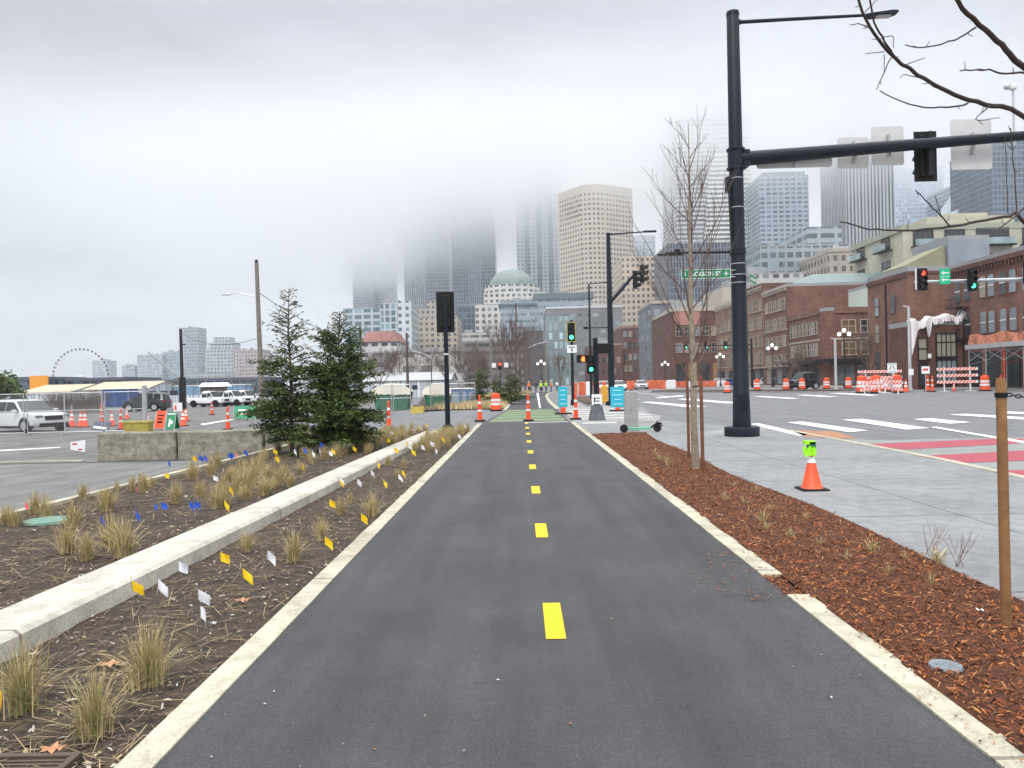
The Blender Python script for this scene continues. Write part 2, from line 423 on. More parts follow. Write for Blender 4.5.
# low cloud that swallows the tops of the towers
if CLOUD > 0:
    cb = MB().box(-520, 560, 400, 1130, 92, 232)
    m = bpy.data.materials.new('low_cloud'); m.use_nodes = True; nt = m.node_tree; nt.nodes.clear()
    out = nt.nodes.new('ShaderNodeOutputMaterial'); pv = nt.nodes.new('ShaderNodeVolumePrincipled')
    pv.inputs['Color'].default_value = (.995,.998,1,1); pv.inputs['Anisotropy'].default_value = .8
    g = nt.nodes.new('ShaderNodeNewGeometry'); sp = nt.nodes.new('ShaderNodeSeparateXYZ'); L(nt, g.outputs['Position'], sp.inputs[0])
    nz = tex_noise(nt, g.outputs['Position'], .012, 4, .62)
    base = math_(nt, 'MULTIPLY_ADD', sp.outputs[0], .09, CBASE)       # the cloud hangs lower to the left
    base = math_(nt, 'MAXIMUM', base, 96.)
    zz = math_(nt, 'SUBTRACT', math_(nt, 'ADD', sp.outputs[2], math_(nt, 'MULTIPLY', math_(nt, 'SUBTRACT', nz, .5), 150.)), base)
    t = math_(nt, 'MINIMUM', math_(nt, 'MAXIMUM', math_(nt, 'DIVIDE', zz, 75.), 0.), 1.)
    ye = math_(nt, 'MINIMUM', math_(nt, 'MAXIMUM', math_(nt, 'DIVIDE', math_(nt, 'SUBTRACT', sp.outputs[1], 405.), 160.), 0.), 1.)
    xe = math_(nt, 'MINIMUM', math_(nt, 'MAXIMUM', math_(nt, 'DIVIDE', math_(nt, 'ADD', sp.outputs[0], 515.), 260.), 0.), 1.)
    ze = math_(nt, 'MINIMUM', math_(nt, 'MAXIMUM', math_(nt, 'DIVIDE', math_(nt, 'SUBTRACT', 231., sp.outputs[2]), 45.), 0.), 1.)
    ye = math_(nt, 'MULTIPLY', math_(nt, 'MULTIPLY', ye, xe), ze)
    L(nt, math_(nt, 'MULTIPLY', math_(nt, 'MULTIPLY', math_(nt, 'MULTIPLY', t, t), ye), CLOUD), pv.inputs['Density'])
    L(nt, pv.outputs[0], out.inputs['Volume'])
    tag(cb.build('low_cloud', m), 'low grey cloud swallowing the tops of the towers', 'cloud', kind='stuff')
# ------------------------------------------------------------------ SETTING: ground, lot, roads, path
LOT = -.35
def gz(x, y):
    """height of the bare ground: street level on the right, the waterfront lot lower on the left"""
    if y < 27: return LOT-.02 if x < -6.95 else (-.14 if x < 3.1 else -.012)
    t = max(0, min(1, (-4.0-x)/8.0)); return -.012-.35*(t*t*(3-2*t))
M['street'] = asphalt('street_asphalt', (.165,.168,.178), .4, .3)
M['lot'] = asphalt('lot_asphalt', (.185,.18,.172), .5, .6)
M['lotroad'] = asphalt('service_road_asphalt', (.19,.19,.188), .4, .5)
M['path'] = asphalt('path_asphalt', (.060,.060,.064), 1.0, .5)
M['walk'] = concrete('pavement_concrete', (.245,.252,.256), (3.0, 3.0), .35, (1.1, .6))
M['walk2'] = concrete('corner_concrete', (.31,.30,.29), (2.4, 2.4), .25)
M['kerb'] = concrete('kerb_concrete', (.52,.485,.37), (0, 3.05), .5)
M['wallkerb'] = concrete('raised_kerb_concrete', (.56,.53,.455), (0, 4.6), .42)
M['dashp'] = paint('yellow_paint', (.78,.49,.0), .43, (.2,.16,.06))
M['whitep'] = paint('white_road_paint', (.8,.8,.79), .4, (.25,.25,.25))
M['redp'] = paint('red_lane_paint', (.34,.05,.075), .42, (.2,.14,.14))
M['greenp'] = paint('green_lane_paint', (.15,.22,.1), .5, (.12,.14,.1))
M['buslane'] = concrete('bus_lane_concrete', (.25,.265,.25), (3.2, 4.0), .3)

xs = [-3000,-600,-200,-90,-60,-45,-35,-28,-22,-18,-15,-13,-12,-11,-10,-9,-8,-7.0,-6.9,-6,-5,-4,-3,-2,0,3,3.2,5,10,30,60,200,600,3000]
ys = [-200,-20,0,10,20,26.9,27.1,40,60,100,200,500,1500,6000]
g = MB(); nx = len(xs)
g.v = [(x, y, gz(x, y)) for y in ys for x in xs]
g.f = [(j*nx+i, j*nx+i+1, (j+1)*nx+i+1, (j+1)*nx+i) for j in range(len(ys)-1) for i in range(nx-1)]; g.m = [0]*len(g.f)
struct('ground', g, M['street'])
# bay water far to the left
struct('water', MB().sheet([(-2900,260),(-150,260),(-120,420),(-140,1400),(-2900,1400)], -.3), glassy('bay_water', (.12,.15,.17), .2))

# lot surface and the strip of service road in front of the blocks
g = MB(); g.v = []; 
struct('lot', MB().sheet([(-120,21.2),(-7.4,20.6),(-7.4,26.8),(-12.5,27.5),(-12.5,90),(-120,90)], LOT-.006), M['lot'])
struct('service_road', MB().sheet([(-120,-5),(-7.0,-5),(-7.0,20.45),(-120,20.95)], LOT-.004), M['lotroad'])
struct('kerb', MB().box(-120,-12.6,20.96,21.12,LOT-.02,LOT+.02), M['kerb'])

M['mulchb0'] = pm('gap_mulch', (.06,.02,.01), .95, .4, 40, 0, .9)
# bike path
PR = [(2.0,44),(2.15,60),(2.7,85),(3.7,105),(5.3,122)]; PL = [(-.9,44),(-.75,60),(-.2,85),(.7,105),(2.3,122)]
struct('bike_path', MB().sheet([(-1.6,-3),(1.92,-3),(1.92,29.9),(-1.6,29.9)], 0.0), M['path'])
g = MB()
for i in range(len(PR)-1): g.quad((*PL[i],0),(*PR[i],0),(*PR[i+1],0),(*PL[i+1],0))
struct('bike_path', g, M['path'])
struct('side_road', MB().sheet([(-1.6,29.9),(1.92,29.9),(2.05,44),(-.9,44)], -.004), M['path'])
# green crossing with white edge bars
g = MB(); n = 5
for i in range(n):
    y0 = 30.6+i*2.7; y1 = y0+2.2
    xl = lambda y: -1.42+(y-30)*.045
    g.sheet([(xl(y0), y0), (1.78, y0), (1.86, y1), (xl(y1), y1)], .0)
struct('green_crossing_paint', g, M['greenp'])
# kerbs: thin flush bands beside the path, slightly proud, with joints
def band(name, pts_l, pts_r, z0, z1, mat):
    g = MB(); n = len(pts_l)
    vs = [(*p, z1) for p in pts_l]+[(*p, z1) for p in pts_r]+[(*p, z0) for p in pts_l]+[(*p, z0) for p in pts_r]
    fs = []
    for i in range(n-1):
        fs += [(i, i+n, i+n+1, i+1), (2*n+i, i, i+1, 2*n+i+1), (n+i, 3*n+i, 3*n+i+1, n+i+1)]
    fs += [(0, 2*n, 3*n, n), (n-1, 2*n-1, 4*n-1, 3*n-1)]
    g.add(vs, fs); return struct(name, g, mat)
def wob(x, y0, y1, step=.5, amp=.012, seed=0):
    n = int((y1-y0)/step); return [(x+amp*noise.noise((seed*9.1, (y0+(y1-y0)*i/n)*1.7, 0)), y0+(y1-y0)*i/n) for i in range(n+1)]
band('kerb', wob(-1.76,-3,29.5,seed=1), wob(-1.595,-3,29.5,seed=2,amp=.004), -.1, .012, M['kerb'])
band('kerb', wob(1.905,-3,5.42,.4,seed=3,amp=.004), wob(2.07,-3,5.42,.4,seed=4), -.1, .012, M['kerb'])
struct('kerb', MB().box(1.915,2.06,5.40,6.0,-.1,-.012), M['mulchb0'])
band('kerb', wob(1.905,5.98,29.5,seed=5,amp=.004), wob(2.07,5.98,29.5,seed=6), -.1, .012, M['kerb'])
band('kerb', [(x-.2, y) for x, y in PL], [(x-.002, y) for x, y in PL], -.1, .012, M['kerb'])
band('kerb', [(x+.002, y) for x, y in PR], [(x+.28, y) for x, y in PR], -.1, .012, M['kerb'])
# raised concrete kerb wall through the left planting
gg = MB(); ysw = [-3,2,6,10,14,18,21,23.6]; cx = [-3.62,-3.5,-3.38,-3.26,-3.17,-3.07,-2.98,-2.9]
prof = [(-.24,-.12),(-.24,.09),(-.215,.115),(.2,.115),(.235,.085),(.25,-.12)]
n = len(prof)
gg.v = [(c+px_, y, z_) for c, y in zip(cx, ysw) for px_, z_ in prof]
for i in range(len(ysw)-1):
    for k in range(n-1): gg.f.append((i*n+k+1, i*n+k, (i+1)*n+k, (i+1)*n+k+1)[::-1])
gg.f += [tuple(range(n)), tuple(range((len(ysw)-1)*n+n-1, (len(ysw)-1)*n-1, -1))]; gg.m = [0]*len(gg.f)
struct('raised_kerb', gg, M['wallkerb'])
band('kerb', [(-7.02,-3),(-6.98,9),(-6.82,14),(-6.62,20),(-6.6,26)], [(-6.88,-3),(-6.84,9),(-6.68,14),(-6.48,20),(-6.46,26)], LOT-.05, .02, M['kerb'])
# side road apron left of the crossing
struct('kerb', MB().box(-6.46,-1.8,26.0,26.14,-.08,.02), M['kerb'])

# yellow centre dashes
g = MB()
for k in range(9):
    y = 4.6+3.02*k+(-3.02 if k == 0 else 0)*0
    g.sheet([(.12,y),(.245,y),(.245,y+.75),(.12,y+.75)], .004)
struct('centre_line_marking', g, M['dashp'])
g = MB(); g.sheet([(.1,29.45),(1.85,29.45),(1.85,29.7),(.1,29.7)], .004)
g.sheet([(1.1,46),(1.2,46),(2.6,112),(2.3,112)], .004)
struct('white_line_marking', g, M['whitep'])

mulR = lambda y: 3.5+.06*math.sin(y*.9)+(.02*(y-14) if y > 14 else 0)
# pavement slab right of the mulch, and the kerb to the bus lane
cu = [G(*p) for p in [(806,436),(858,445),(921,460),(1000,479)]]
cu = [(7.9,22.2),(7.86,20.5),(7.8,17),(7.7,13.8),(7.45,11.0),(7.2,8.5),(7.0,5),(6.9,-4)]
struct('pavement', MB().sheet([(mulR(y)-.03, y) for y in range(-4,23)][::1]+[(2.09,22.5),(2.09,28.9),(5.5,28.6),(7.4,23.6)]+cu, -.002), M['walk'])
band('kerb', [(x, y) for x, y in cu[::-1]], [(x+.17, y) for x, y in cu[::-1]], -.1, .008, M['kerb'])
struct('bus_lane', MB().sheet([(x+.18, y) for x, y in cu[::-1]]+[(8.6,18.2),(40,18.2),(40,-4)], -.004), M['buslane'])
# corner paving beyond, left of the street
struct('corner_pavement', MB().sheet([(2.08,28.95),(5.3,28.8),(6.2,33),(5.6,44),(5.2,60),(6.5,90),(5.8,90),(3.0,60),(2.35,44)], -.006), M['walk2'])
struct('ramp_plate', MB().sheet([G(806,437), G(858,439), G(836,431.5), G(790,430)], .003), pm('tactile_plate', (.34,.17,.09), .8, .2, 20))
g = MB(); g.sheet([G(705,432.5), G(742,434), G(775,428), G(735,425.5)], .0)
struct('ramp_slab', g, M['walk2'])

# red stripes in the bus lane, white crossing bars
g = MB()
for a in [[(858,444.5),(1000,438.5),(1100,439),(905,449.5)], [(918,456),(1030,450.2),(1100,452),(1100,458),(958,463)], [(993,471),(1100,467),(1100,478),(1022,478)]]:
    g.sheet([G(*p) for p in a], .001)
struct('red_lane_marking', g, M['redp'])
g = MB()
for a in [[(787,422.3),(803,421.6),(868,430.6),(849,432.2)], [(842,419.6),(862,418.9),(930,428),(906,429.6)],
          [(913,419.2),(930,418.2),(971,422.3),(950,423.7)], [(949,414.6),(966,413.8),(1060,419.5),(1060,422)],
          [(1008,411.6),(1060,413.4),(1060,415.4),(1003,413.2)],
          [(930,427.2),(936,426.8),(1060,447),(1060,449.5)], [(750,424),(759,423.4),(808,434.6),(800,436.2)],
          [(640,402),(652,401.8),(708,406.6),(690,407.4)], [(676,399),(690,398.7),(742,402.8),(727,403.4)],
          [(753,396.4),(762,396.2),(800,398.4),(790,398.8)],
          [(795,395),(806,394.8),(838,396.6),(828,397)], [(828,393.2),(840,393),(880,395.2),(870,395.6)],
          [(655,397.4),(682,395.4),(685,396),(659,398.2)]]:
    g.sheet([G(*p) for p in a], .003)
struct('crosswalk_marking', g, M['whitep'])
g = MB()   # thin bars of the far crossing beside the path
for k in range(5):
    y = 31.2+k*2.6; g.sheet([(2.45,y),(5.6+k*.35,y+.5),(5.6+k*.35,y+.85),(2.45,y+.42)], .004)
g.sheet([(2.3,28.1),(3.6,28.0),(3.6,28.35),(2.3,28.5)], .004)
struct('crosswalk_marking', g, M['whitep'])
g = MB()
for x0, y0, x1, y1, w_ in [(9.5,60,11.5,120,.15),(13.4,66,16,120,.15),(7.2,50,9.4,110,.12)]:
    g.sheet([(x0,y0),(x0+w_,y0),(x1+w_,y1),(x1,y1)], .003)
struct('lane_marking', g, M['whitep'])
# white arrows / stop bars of the lot
g = MB()
for a in [[(150,447),(175,441.5),(178,442.2),(154,448)],[(200,424),(232,419),(233,419.6),(203,425)],[(0,450),(60,447),(60,447.6),(0,451)]]:
    g.sheet([G(p[0], p[1], LOT) for p in a], LOT-.002)
struct('lot_marking', g, M['whitep'])

# planted median across the street and the island at the corner
M['soil_far'] = pm('dark_soil', (.075,.045,.03), .95, .3, 2)
def island(name, poly, h=.14):
    gk = MB().prism(poly, -.1, h); struct('kerb', gk, M['walk2'])
    c = (sum(p[0] for p in poly)/len(poly), sum(p[1] for p in poly)/len(poly))
    ip = [(c[0]+(x-c[0])*.985, c[1]+(y-c[1])*.985) for x, y in poly]
    struct(name, MB().prism(ip, h, h+.08), M['soil_far'])
island('median_bed', [(16,92),(20,84),(30,71),(33,70),(38,72),(38,77),(30,79),(24,90),(19,100)])
island('corner_bed', [(4.2,47),(5.0,46.5),(5.6,52),(6.2,68),(5.0,70),(4.4,58)], .12)
struct('far_pavement', MB().prism([(41.2,60),(41.2,200),(46,200),(46,60)], -.1, .13), M['walk2'])

# planting bed soil, rough
def rough_bed(name, xl, xr, y0, y1, z, amp, sx, sy, mat, dens=1.0):
    g = MB(); nx, ny = sx, sy
    for j in range(ny+1):
        t = (j/ny)**1.7; y = y0+(y1-y0)*t; a = xl(y); b = xr(y)
        for i in range(nx+1):
            x = a+(b-a)*i/nx
            e = min(1, min(i, nx-i)/1.5)
            h = amp*(noise.noise((x*2.1, y*2.1, z))+.6*noise.noise((x*7, y*7, 3))+.5*noise.noise((x*19, y*19, 5)))
            g.v.append((x, y, z+h*e))
    w_ = nx+1
    g.f = [(j*w_+i, j*w_+i+1, (j+1)*w_+i+1, (j+1)*w_+i) for j in range(ny) for i in range(nx)]; g.m = [0]*len(g.f)
    return struct(name, g, mat, smooth=80)
M['soil'] = pm('planting_soil', (.035,.024,.017), .95, .35, 22, 0, .9, c2=(.085,.058,.038), detail=8)
M['mulchbase'] = pm('bark_mulch_base', (.05,.015,.006), .95, .3, 40, 0, .9, c2=(.14,.042,.012), detail=8)
mulR = lambda y: 3.5+.06*math.sin(y*.9)+(.02*(y-14) if y > 14 else 0)
def wallc(y):
    for i in range(len(ysw)-1):
        if y <= ysw[i+1]: return cx[i]+(cx[i+1]-cx[i])*(y-ysw[i])/(ysw[i+1]-ysw[i])
    return cx[-1]
def bedl(y): return -6.88+(0 if y < 9 else (y-9)*.028 if y < 20 else .3)
rough_bed('planting_soil', lambda y: wallc(y)+.2, lambda y: -1.74, 1.5, 26, -.03, .022, 34, 260, M['soil'])
rough_bed('planting_soil', lambda y: bedl(y)+.02, lambda y: wallc(y)-.2, 1.5, 26, -.03, .03, 60, 220, M['soil'])
rough_bed('mulch_bed', lambda y: 2.05, mulR, 1.5, 22.5, .012, .02, 34, 240, M['mulchbase'])
rough_bed('far_planting_soil', lambda y: -6.5-.12*(y-44), lambda y: np.interp(y, [44,60,85,105,122], [-1.1,-.95,-.4,.5,2.1]), 45.5, 121, .02, .05, 20, 60, M['soil'])

def scatter_chips(name, mats, n, area, zfun, smin, smax, ratio, tilt, label, near=1.7, flatness=.25):
    """thousands of little splinters lying on a bed, each a bent sliver with some thickness"""
    rs = np.random.RandomState(hash_(name)); V = []; F = []; MI = []
    xl, xr, y0, y1 = area
    for k in range(n):
        y = y0+(y1-y0)*rs.rand()**near; x = xl(y)+(xr(y)-xl(y))*rs.rand()
        l = (smin+(smax-smin)*rs.rand()**2); w_ = l*ratio*(.6+.8*rs.rand()); h = w_*flatness+.0008
        a = rs.rand()*6.283; e = rs.randn()*tilt; r = rs.randn()*tilt
        dx = np.array([math.cos(a)*math.cos(e), math.sin(a)*math.cos(e), math.sin(e)])
        dy = np.array([-math.sin(a), math.cos(a), r]); dz = np.array([0,0,1.])
        c = np.array([x, y, zfun(x, y)+.003+rs.rand()*.012+abs(math.sin(e))*l*.4])
        o = len(V)
        V += [c-dx*l/2-dy*w_*.35, c-dy*w_/2+dz*h, c+dx*l/2-dy*w_*.2, c+dx*l/2+dy*w_*.3, c+dy*w_/2+dz*h*.6, c-dx*l/2+dy*w_*.3]
        F += [(o, o+1, o+4, o+5), (o+1, o+2, o+3, o+4)]
        mi = rs.randint(len(mats)); MI += [mi, mi]
    me = bpy.data.meshes.new(name); me.from_pydata([tuple(v_) for v_ in V], [], F)
    for m_ in mats: me.materials.append(m_)
    me.polygons.foreach_set('material_index', MI)
    o = bpy.data.objects.new(name, me); COL.objects.link(o)
    return tag(o, label, 'ground cover', kind='stuff')
def hash_(s): return sum(ord(c)*(i+1) for i, c in enumerate(s)) % 9999
ch = [flat('bark_chip_a', (.22,.06,.012), .85), flat('bark_chip_b', (.38,.12,.025), .85), flat('bark_chip_c', (.07,.02,.007), .9), flat('bark_chip_d', (.36,.16,.055), .8), flat('bark_chip_e', (.2,.055,.012), .85), flat('bark_chip_f', (.09,.028,.009), .9), flat('bark_chip_g', (.18,.05,.012), .9)]
scatter_chips('mulch_chips', ch, 52000, (lambda y: 2.05, lambda y: mulR(y)-.0, 2.4, 22.3), lambda x, y: .012+.02*noise.noise((x*2.1,y*2.1,0)), .008, .048, .26, .35, 'red brown bark chips strewn thickly over the bed right of the path', 1.9)
sm = [flat('soil_crumb_a', (.05,.035,.025), .95), flat('soil_crumb_b', (.1,.07,.045), .95), flat('dead_straw', (.36,.27,.15), .9), flat('soil_crumb_c', (.16,.12,.09), .95), flat('pale_grit', (.42,.39,.33), .9)]
scatter_chips('soil_litter', sm[:2]+[sm[3]]+sm, 9000, (lambda y: wallc(y)+.26, lambda y: -1.77, 2.6, 22), lambda x, y: -.027+.022*noise.noise((x*2.1,y*2.1,-.03)), .008, .05, .3, .2, 'dry straw and grit littering the narrow dark bed beside the path', 1.8)
scatter_chips('soil_litter', sm[:2]+sm[:1]+sm, 9000, (lambda y: bedl(y)+.1, lambda y: wallc(y)-.27, 4.5, 24), lambda x, y: -.025+.03*noise.noise((x*2.1,y*2.1,-.03)), .012, .07, .25, .2, 'dry straw and twigs littering the wide dark bed left of the raised kerb', 1.5)
scatter_chips('straw_litter', [sm[2], sm[2], flat('dead_straw_dark', (.2,.14,.07), .9)], 2600, (lambda y: wallc(y)+.26, lambda y: -1.77, 2.6, 16), lambda x, y: -.02, .08, .26, .02, .12, 'long dead grass stalks lying across the narrow bed', 1.8)
scatter_chips('straw_litter', [sm[2], sm[2], flat('dead_straw_dark2', (.2,.14,.07), .9)], 4200, (lambda y: bedl(y)+.1, lambda y: wallc(y)-.27, 5, 22), lambda x, y: -.02, .1, .35, .02, .12, 'long dead grass stalks lying across the wide left bed', 1.5)
# bark spilled through the gap in the kerb onto the path, crumbs on the kerbs
def spill(x): return 0
scatter_chips('spilled_bark', ch, 350, (lambda y: 1.9, lambda y: 2.08, 5.4, 6.02), lambda x, y: -.005, .01, .04, .35, .2, 'bark crumbs filling the gap in the kerb', 1.)
scatter_chips('spilled_bark', ch, 420, (lambda y: 1.25+.5*abs(y-5.9), lambda y: 2.05, 5.3, 6.9), lambda x, y: .003, .008, .03, .35, .1, 'bark crumbs spilled on the path at the gap in the kerb', 1.)
scatter_chips('spilled_bark', ch, 330, (lambda y: 1.94+.05*math.sin(y*3), lambda y: 2.09, 2.9, 14), lambda x, y: .012, .006, .022, .45, .1, 'bark crumbs lying on the right hand kerb', 1.6)
scatter_chips('path_grit', [flat('grit_pale', (.5,.48,.44), .8), ch[1], sm[2]], 90, (lambda y: -1.5, lambda y: 1.8, 3, 16), lambda x, y: .0, .006, .022, .5, .1, 'specks of grit and leaf scattered over the path', 1.5)
# ------------------------------------------------------------------ BUILDINGS
def bldg(name, label, cat, poly, h, wallm, z0=-.4, roofm=None, parapet=.5, group=None, cornice=None):
    a = sum(poly[i][0]*poly[(i+1)%len(poly)][1]-poly[(i+1)%len(poly)][0]*poly[i][1] for i in range(len(poly)))
    if a < 0: poly = poly[::-1]
    c = (sum(p[0] for p in poly)/len(poly), sum(p[1] for p in poly)/len(poly), z0)
    r = thing(name, label, cat, c, 0, group)
    g = MB(); n = len(poly)
    for i in range(n):
        j = (i+1)%n; g.quad((*poly[i],z0), (*poly[j],z0), (*poly[j],h), (*poly[i],h))
    g.build('wall', wallm, r, True)
    g = MB(); cc = Vector(c[:2])
    grow = [tuple(cc+(Vector(p)-cc)*(1+(.3/max(4,(Vector(p)-cc).length)))) for p in poly]
    g.prism(grow if cornice else poly, h-(.5 if cornice else 0)+.003, h+parapet, 0)
    g.build('roof', cornice or roofm or M['roofgrey'], r, True)
    r['_p'] = 0
    return r
M['roofgrey'] = pm('roof_membrane', (.3,.31,.32), .8, .1, .4)
_wm = {}
def win_meshes(w, h, style, fm, gm):
    k = (round(w,2), round(h,2), style, fm.name, gm.name)
    if k in _wm: return _wm[k]
    f = MB(); p = MB(); t = min(.12, w*.09); z0 = 0; z1 = h
    if style == 'arch':
        seg = 6; pts = [(w/2*math.cos(PI*i/seg), h-w*.28+w*.28*math.sin(PI*i/seg)) for i in range(seg+1)]
        poly = [(-w/2,0)]+[(x, z) for x, z in pts[::-1]]+[(w/2,0)]
        f.add([(x*1.2,-.09,z*1.03-.05) for x, z in poly]+[(x*1.2,0,z*1.03-.05) for x, z in poly], [tuple(range(len(poly)))[::-1]]+[(i, (i+1)%len(poly), (i+1)%len(poly)+len(poly), i+len(poly)) for i in range(len(poly))])
        p.add([(x,-.12,z) for x, z in poly]+[(x,-.08,z) for x, z in poly], [tuple(range(len(poly)))[::-1]]+[(i, (i+1)%len(poly), (i+1)%len(poly)+len(poly), i+len(poly)) for i in range(len(poly))])
        f.box(-w/2,w/2,-.15,-.121,h*.47,h*.53,1)
    else:
        f.box(-w/2-t,-w/2,-.12,.0,0,h); f.box(w/2,w/2+t,-.12,.0,0,h)
        f.box(-w/2-t,w/2+t,-.13,.0,h,h+t); f.box(-w/2-t*1.5,w/2+t*1.5,-.22,.0,-t,0)
        p.box(-w/2,w/2,-.03,.0,0,h)
        if style in ('sash','double'): f.box(-w/2,w/2,-.07,-.031,h*.48,h*.54,1)
        if style in ('double','grid'): f.box(-t*.4,t*.4,-.08,-.032,0,h,1)
        if style == 'grid':
            f.box(-w/4-t*.3,-w/4+t*.3,-.075,-.032,0,h,1); f.box(w/4-t*.3,w/4+t*.3,-.075,-.032,0,h,1); f.box(-w/2,w/2,-.07,-.033,h*.6,h*.65,1)
    _wm[k] = (f, p); return _wm[k]
def windows(root, p0, p1, zs, n, w, h, fm, gm, style='sash', us=None, m2=None, pane=True, mg=.5, out=0):
    """individual windows (each with its pane) along the wall from p0 to p1, seen left to right from outside"""
    p0 = Vector(p0[:2]); p1 = Vector(p1[:2]); d = p1-p0; Ln = d.length; d.normalize(); nrm = Vector((d.y,-d.x)); rz = math.atan2(d.y, d.x)
    us = us or [(mg+(i+.5)*(Ln-2*mg)/n) for i in range(n)]
    f, p = win_meshes(w, h, style, fm, gm)
    wr_ = random.Random(int(p0.x*7+p0.y*3)); var = []
    for vi, g_ in enumerate([gm, M['glassl'] if gm is M['glassd'] else M['glassd'], M['blind']]):
        key = '%s_%s_%s_%.2f_%.2f' % (style, fm.name, g_.name, w, h)
        if pane: var.append((bpy.data.meshes.get('window_'+key) or f.mesh('window_'+key, [fm, m2 or fm]), bpy.data.meshes.get('pane_'+key) or p.mesh('pane_'+key, [g_])))
        else:
            fme = bpy.data.meshes.get('windowp_'+key)
            if not fme:
                q = MB(); q.add(f.v, f.f); q.m = list(f.m); q.add(p.v, p.f, 2); fme = q.mesh('windowp_'+key, [fm, m2 or fm, g_])
            var.append((fme, None))
    loc = root.location
    rest = MB()
    for z in zs:
        for u in us:
            P = p0+d*u+nrm*(.004+out)
            fme, pme = var[0 if wr_.random() < .66 else wr_.choice((1,2))]
            if root['_p'] < 96:
                o = bpy.data.objects.new('window', fme); COL.objects.link(o); o.parent = root
                o.location = (P.x-loc.x, P.y-loc.y, z-loc.z); o.rotation_euler = (0,0,rz); root['_p'] += 1
                if pane:
                    q = bpy.data.objects.new('pane', pme); COL.objects.link(q); q.parent = o
            else:
                st = len(rest.v); rest.add(f.v, f.f, 0); rest.m[-len(f.f):] = list(f.m); rest.add(p.v, p.f, 2)
                rest.xf(Matrix.Translation((P.x, P.y, z)) @ Matrix.Rotation(rz, 4, 'Z'), st)
    if rest.v: rest.build('window', [fm, m2 or fm, gm], root, True, kind='stuff')
M['brick1'] = brick('red_brick', (.19,.068,.044), (.27,.105,.07), (.22,.15,.12))
M['brick2'] = brick('dark_red_brick', (.13,.04,.03), (.19,.065,.048), (.15,.1,.08))
M['brick3'] = brick('pinkish_brick', (.28,.14,.095), (.35,.19,.125), (.3,.22,.17))
M['brick4'] = brick('orange_brick', (.23,.088,.055), (.30,.13,.085), (.25,.17,.13))
M['stone'] = pm('pale_stone_trim', (.42,.36,.3), .8, .15, 1.5)
M['framed'] = flat('dark_window_frame', (.06,.055,.05), .6)
M['framew'] = flat('white_window_frame', (.6,.58,.54), .6)
M['framet'] = flat('tan_window_frame', (.36,.29,.22), .7)
M['beige'] = pm('beige_stucco', (.46,.44,.35), .85, .08, .8)
M['beige2'] = pm('yellow_green_stucco', (.27,.26,.17), .85, .08, .8)

SX = 45.4
# -- right: brick building with arched windows over the scaffold
r = bldg('brick_building', 'weathered red brick building with arched windows above the sidewalk scaffold at the far right', 'building', [(SX,64),(SX,79),(SX+18,79),(SX+18,64)], 12.4, M['brick1'])
g = MB(); g.box(SX-.35,SX,64,79,12.0,12.45)
for k in range(30): g.box(SX-.28,SX-.003,64.1+k*.5,64.3+k*.5,11.5,12.0)
g.build('cornice', M['brick2'], r, True)
windows(r, (SX,79), (SX,64), [5.4, 8.9], 0, .85, 2.1, M['brick4'], M['glassl'], 'arch', us=[6.1,7.4,9.1,10.5,12.3,13.7], m2=M['framew'])
windows(r, (SX,79), (SX,64), [5.4, 8.9], 0, .85, 2.1, M['brick4'], M['glassd'], 'arch', us=[2.0,3.6], m2=M['framed'])
fe = MB()
for z in (5.0, 8.2):
    fe.box(SX-1.1,SX-.05,75.2,77.6,z,z+.08)
    for k in range(9): fe.box(SX-1.1,SX-1.06,75.2+k*.29,75.24+k*.29,z,z+1.0)
    fe.box(SX-1.1,SX-1.05,75.2,77.6,z+1,z+1.06)
fe.tube([(SX-.8,77.2,5),(SX-.6,75.6,8.2)], .06, 4); fe.tube([(SX-1.0,77.2,5),(SX-.9,75.6,8.2)], .06, 4)
fe.build('fire_escape', M['black'], r, True)
g = MB()
for k in range(5): g.box(SX-.12,SX-.01,65+k*2.8,67+k*2.8,.2,3.6)
g.build('shopfront', M['glassd'], r, True)
g = MB(); g.box(SX+3,SX+12,66,78,12.9,13.6); g.build('roof_deck', M['roofgrey'], r, True)
# dormer of grey metal on the roof
s_ = thing('roof_extension', 'grey metal clad box rising behind the arched window brick building', 'building', (SX+8,81,12))
# scaffold
sf = thing('scaffold', 'steel sidewalk scaffold with orange netting under the arched window brick building', 'scaffold', (SX-2.6,62,.1))
g = MB(); g.box(SX-4.6,SX-.4,50.5,68.3,3.75,3.95); g.box(SX-4.7,SX-4.6,50.5,68.3,3.7,4.1); g.build('deck', M['galv'], sf, True)
M['netting'] = pm('orange_netting', (.4,.15,.085), .8, .5, 9)
g = MB()
random.seed(4)
for k in range(36):
    y = 50.6+k*.49; g.quad((SX-4.5+.12*math.sin(k*2.1),y,3.97),(SX-4.5+.12*math.sin((k+1)*2.1),y+.49,3.97),(SX-4.3,y+.49,4.95+.12*math.sin(k*.8)),(SX-4.3,y,4.95+.12*math.sin((k-1)*.8)))
g.build('netting', M['netting'], sf, True)
for k in range(8):
    y = 51+k*2.45
    g = MB(); g.tube([(SX-4.4,y,.1),(SX-4.4,y,3.75)], .055, 6); g.tube([(SX-1,y,.1),(SX-1,y,3.75)], .055, 6)
    g.tube([(SX-4.4,y,3.1),(SX-1,y,3.1)], .035, 5); g.tube([(SX-4.4,y,2.3),(SX-1,y,3.1)], .03, 5)
    o = g.build('post', M['orange'] if k in (2,5) else M['galv'], sf, True)
g = MB()
for k in range(7):
    y = 51+k*2.45; g.tube([(SX-4.4,y,2.6),(SX-4.4,y+2.45,3.6)], .03, 5); g.tube([(SX-4.4,y,3.6),(SX-4.4,y+2.45,2.6)], .03, 5)
g.build('cross_brace', M['galv'], sf, True)
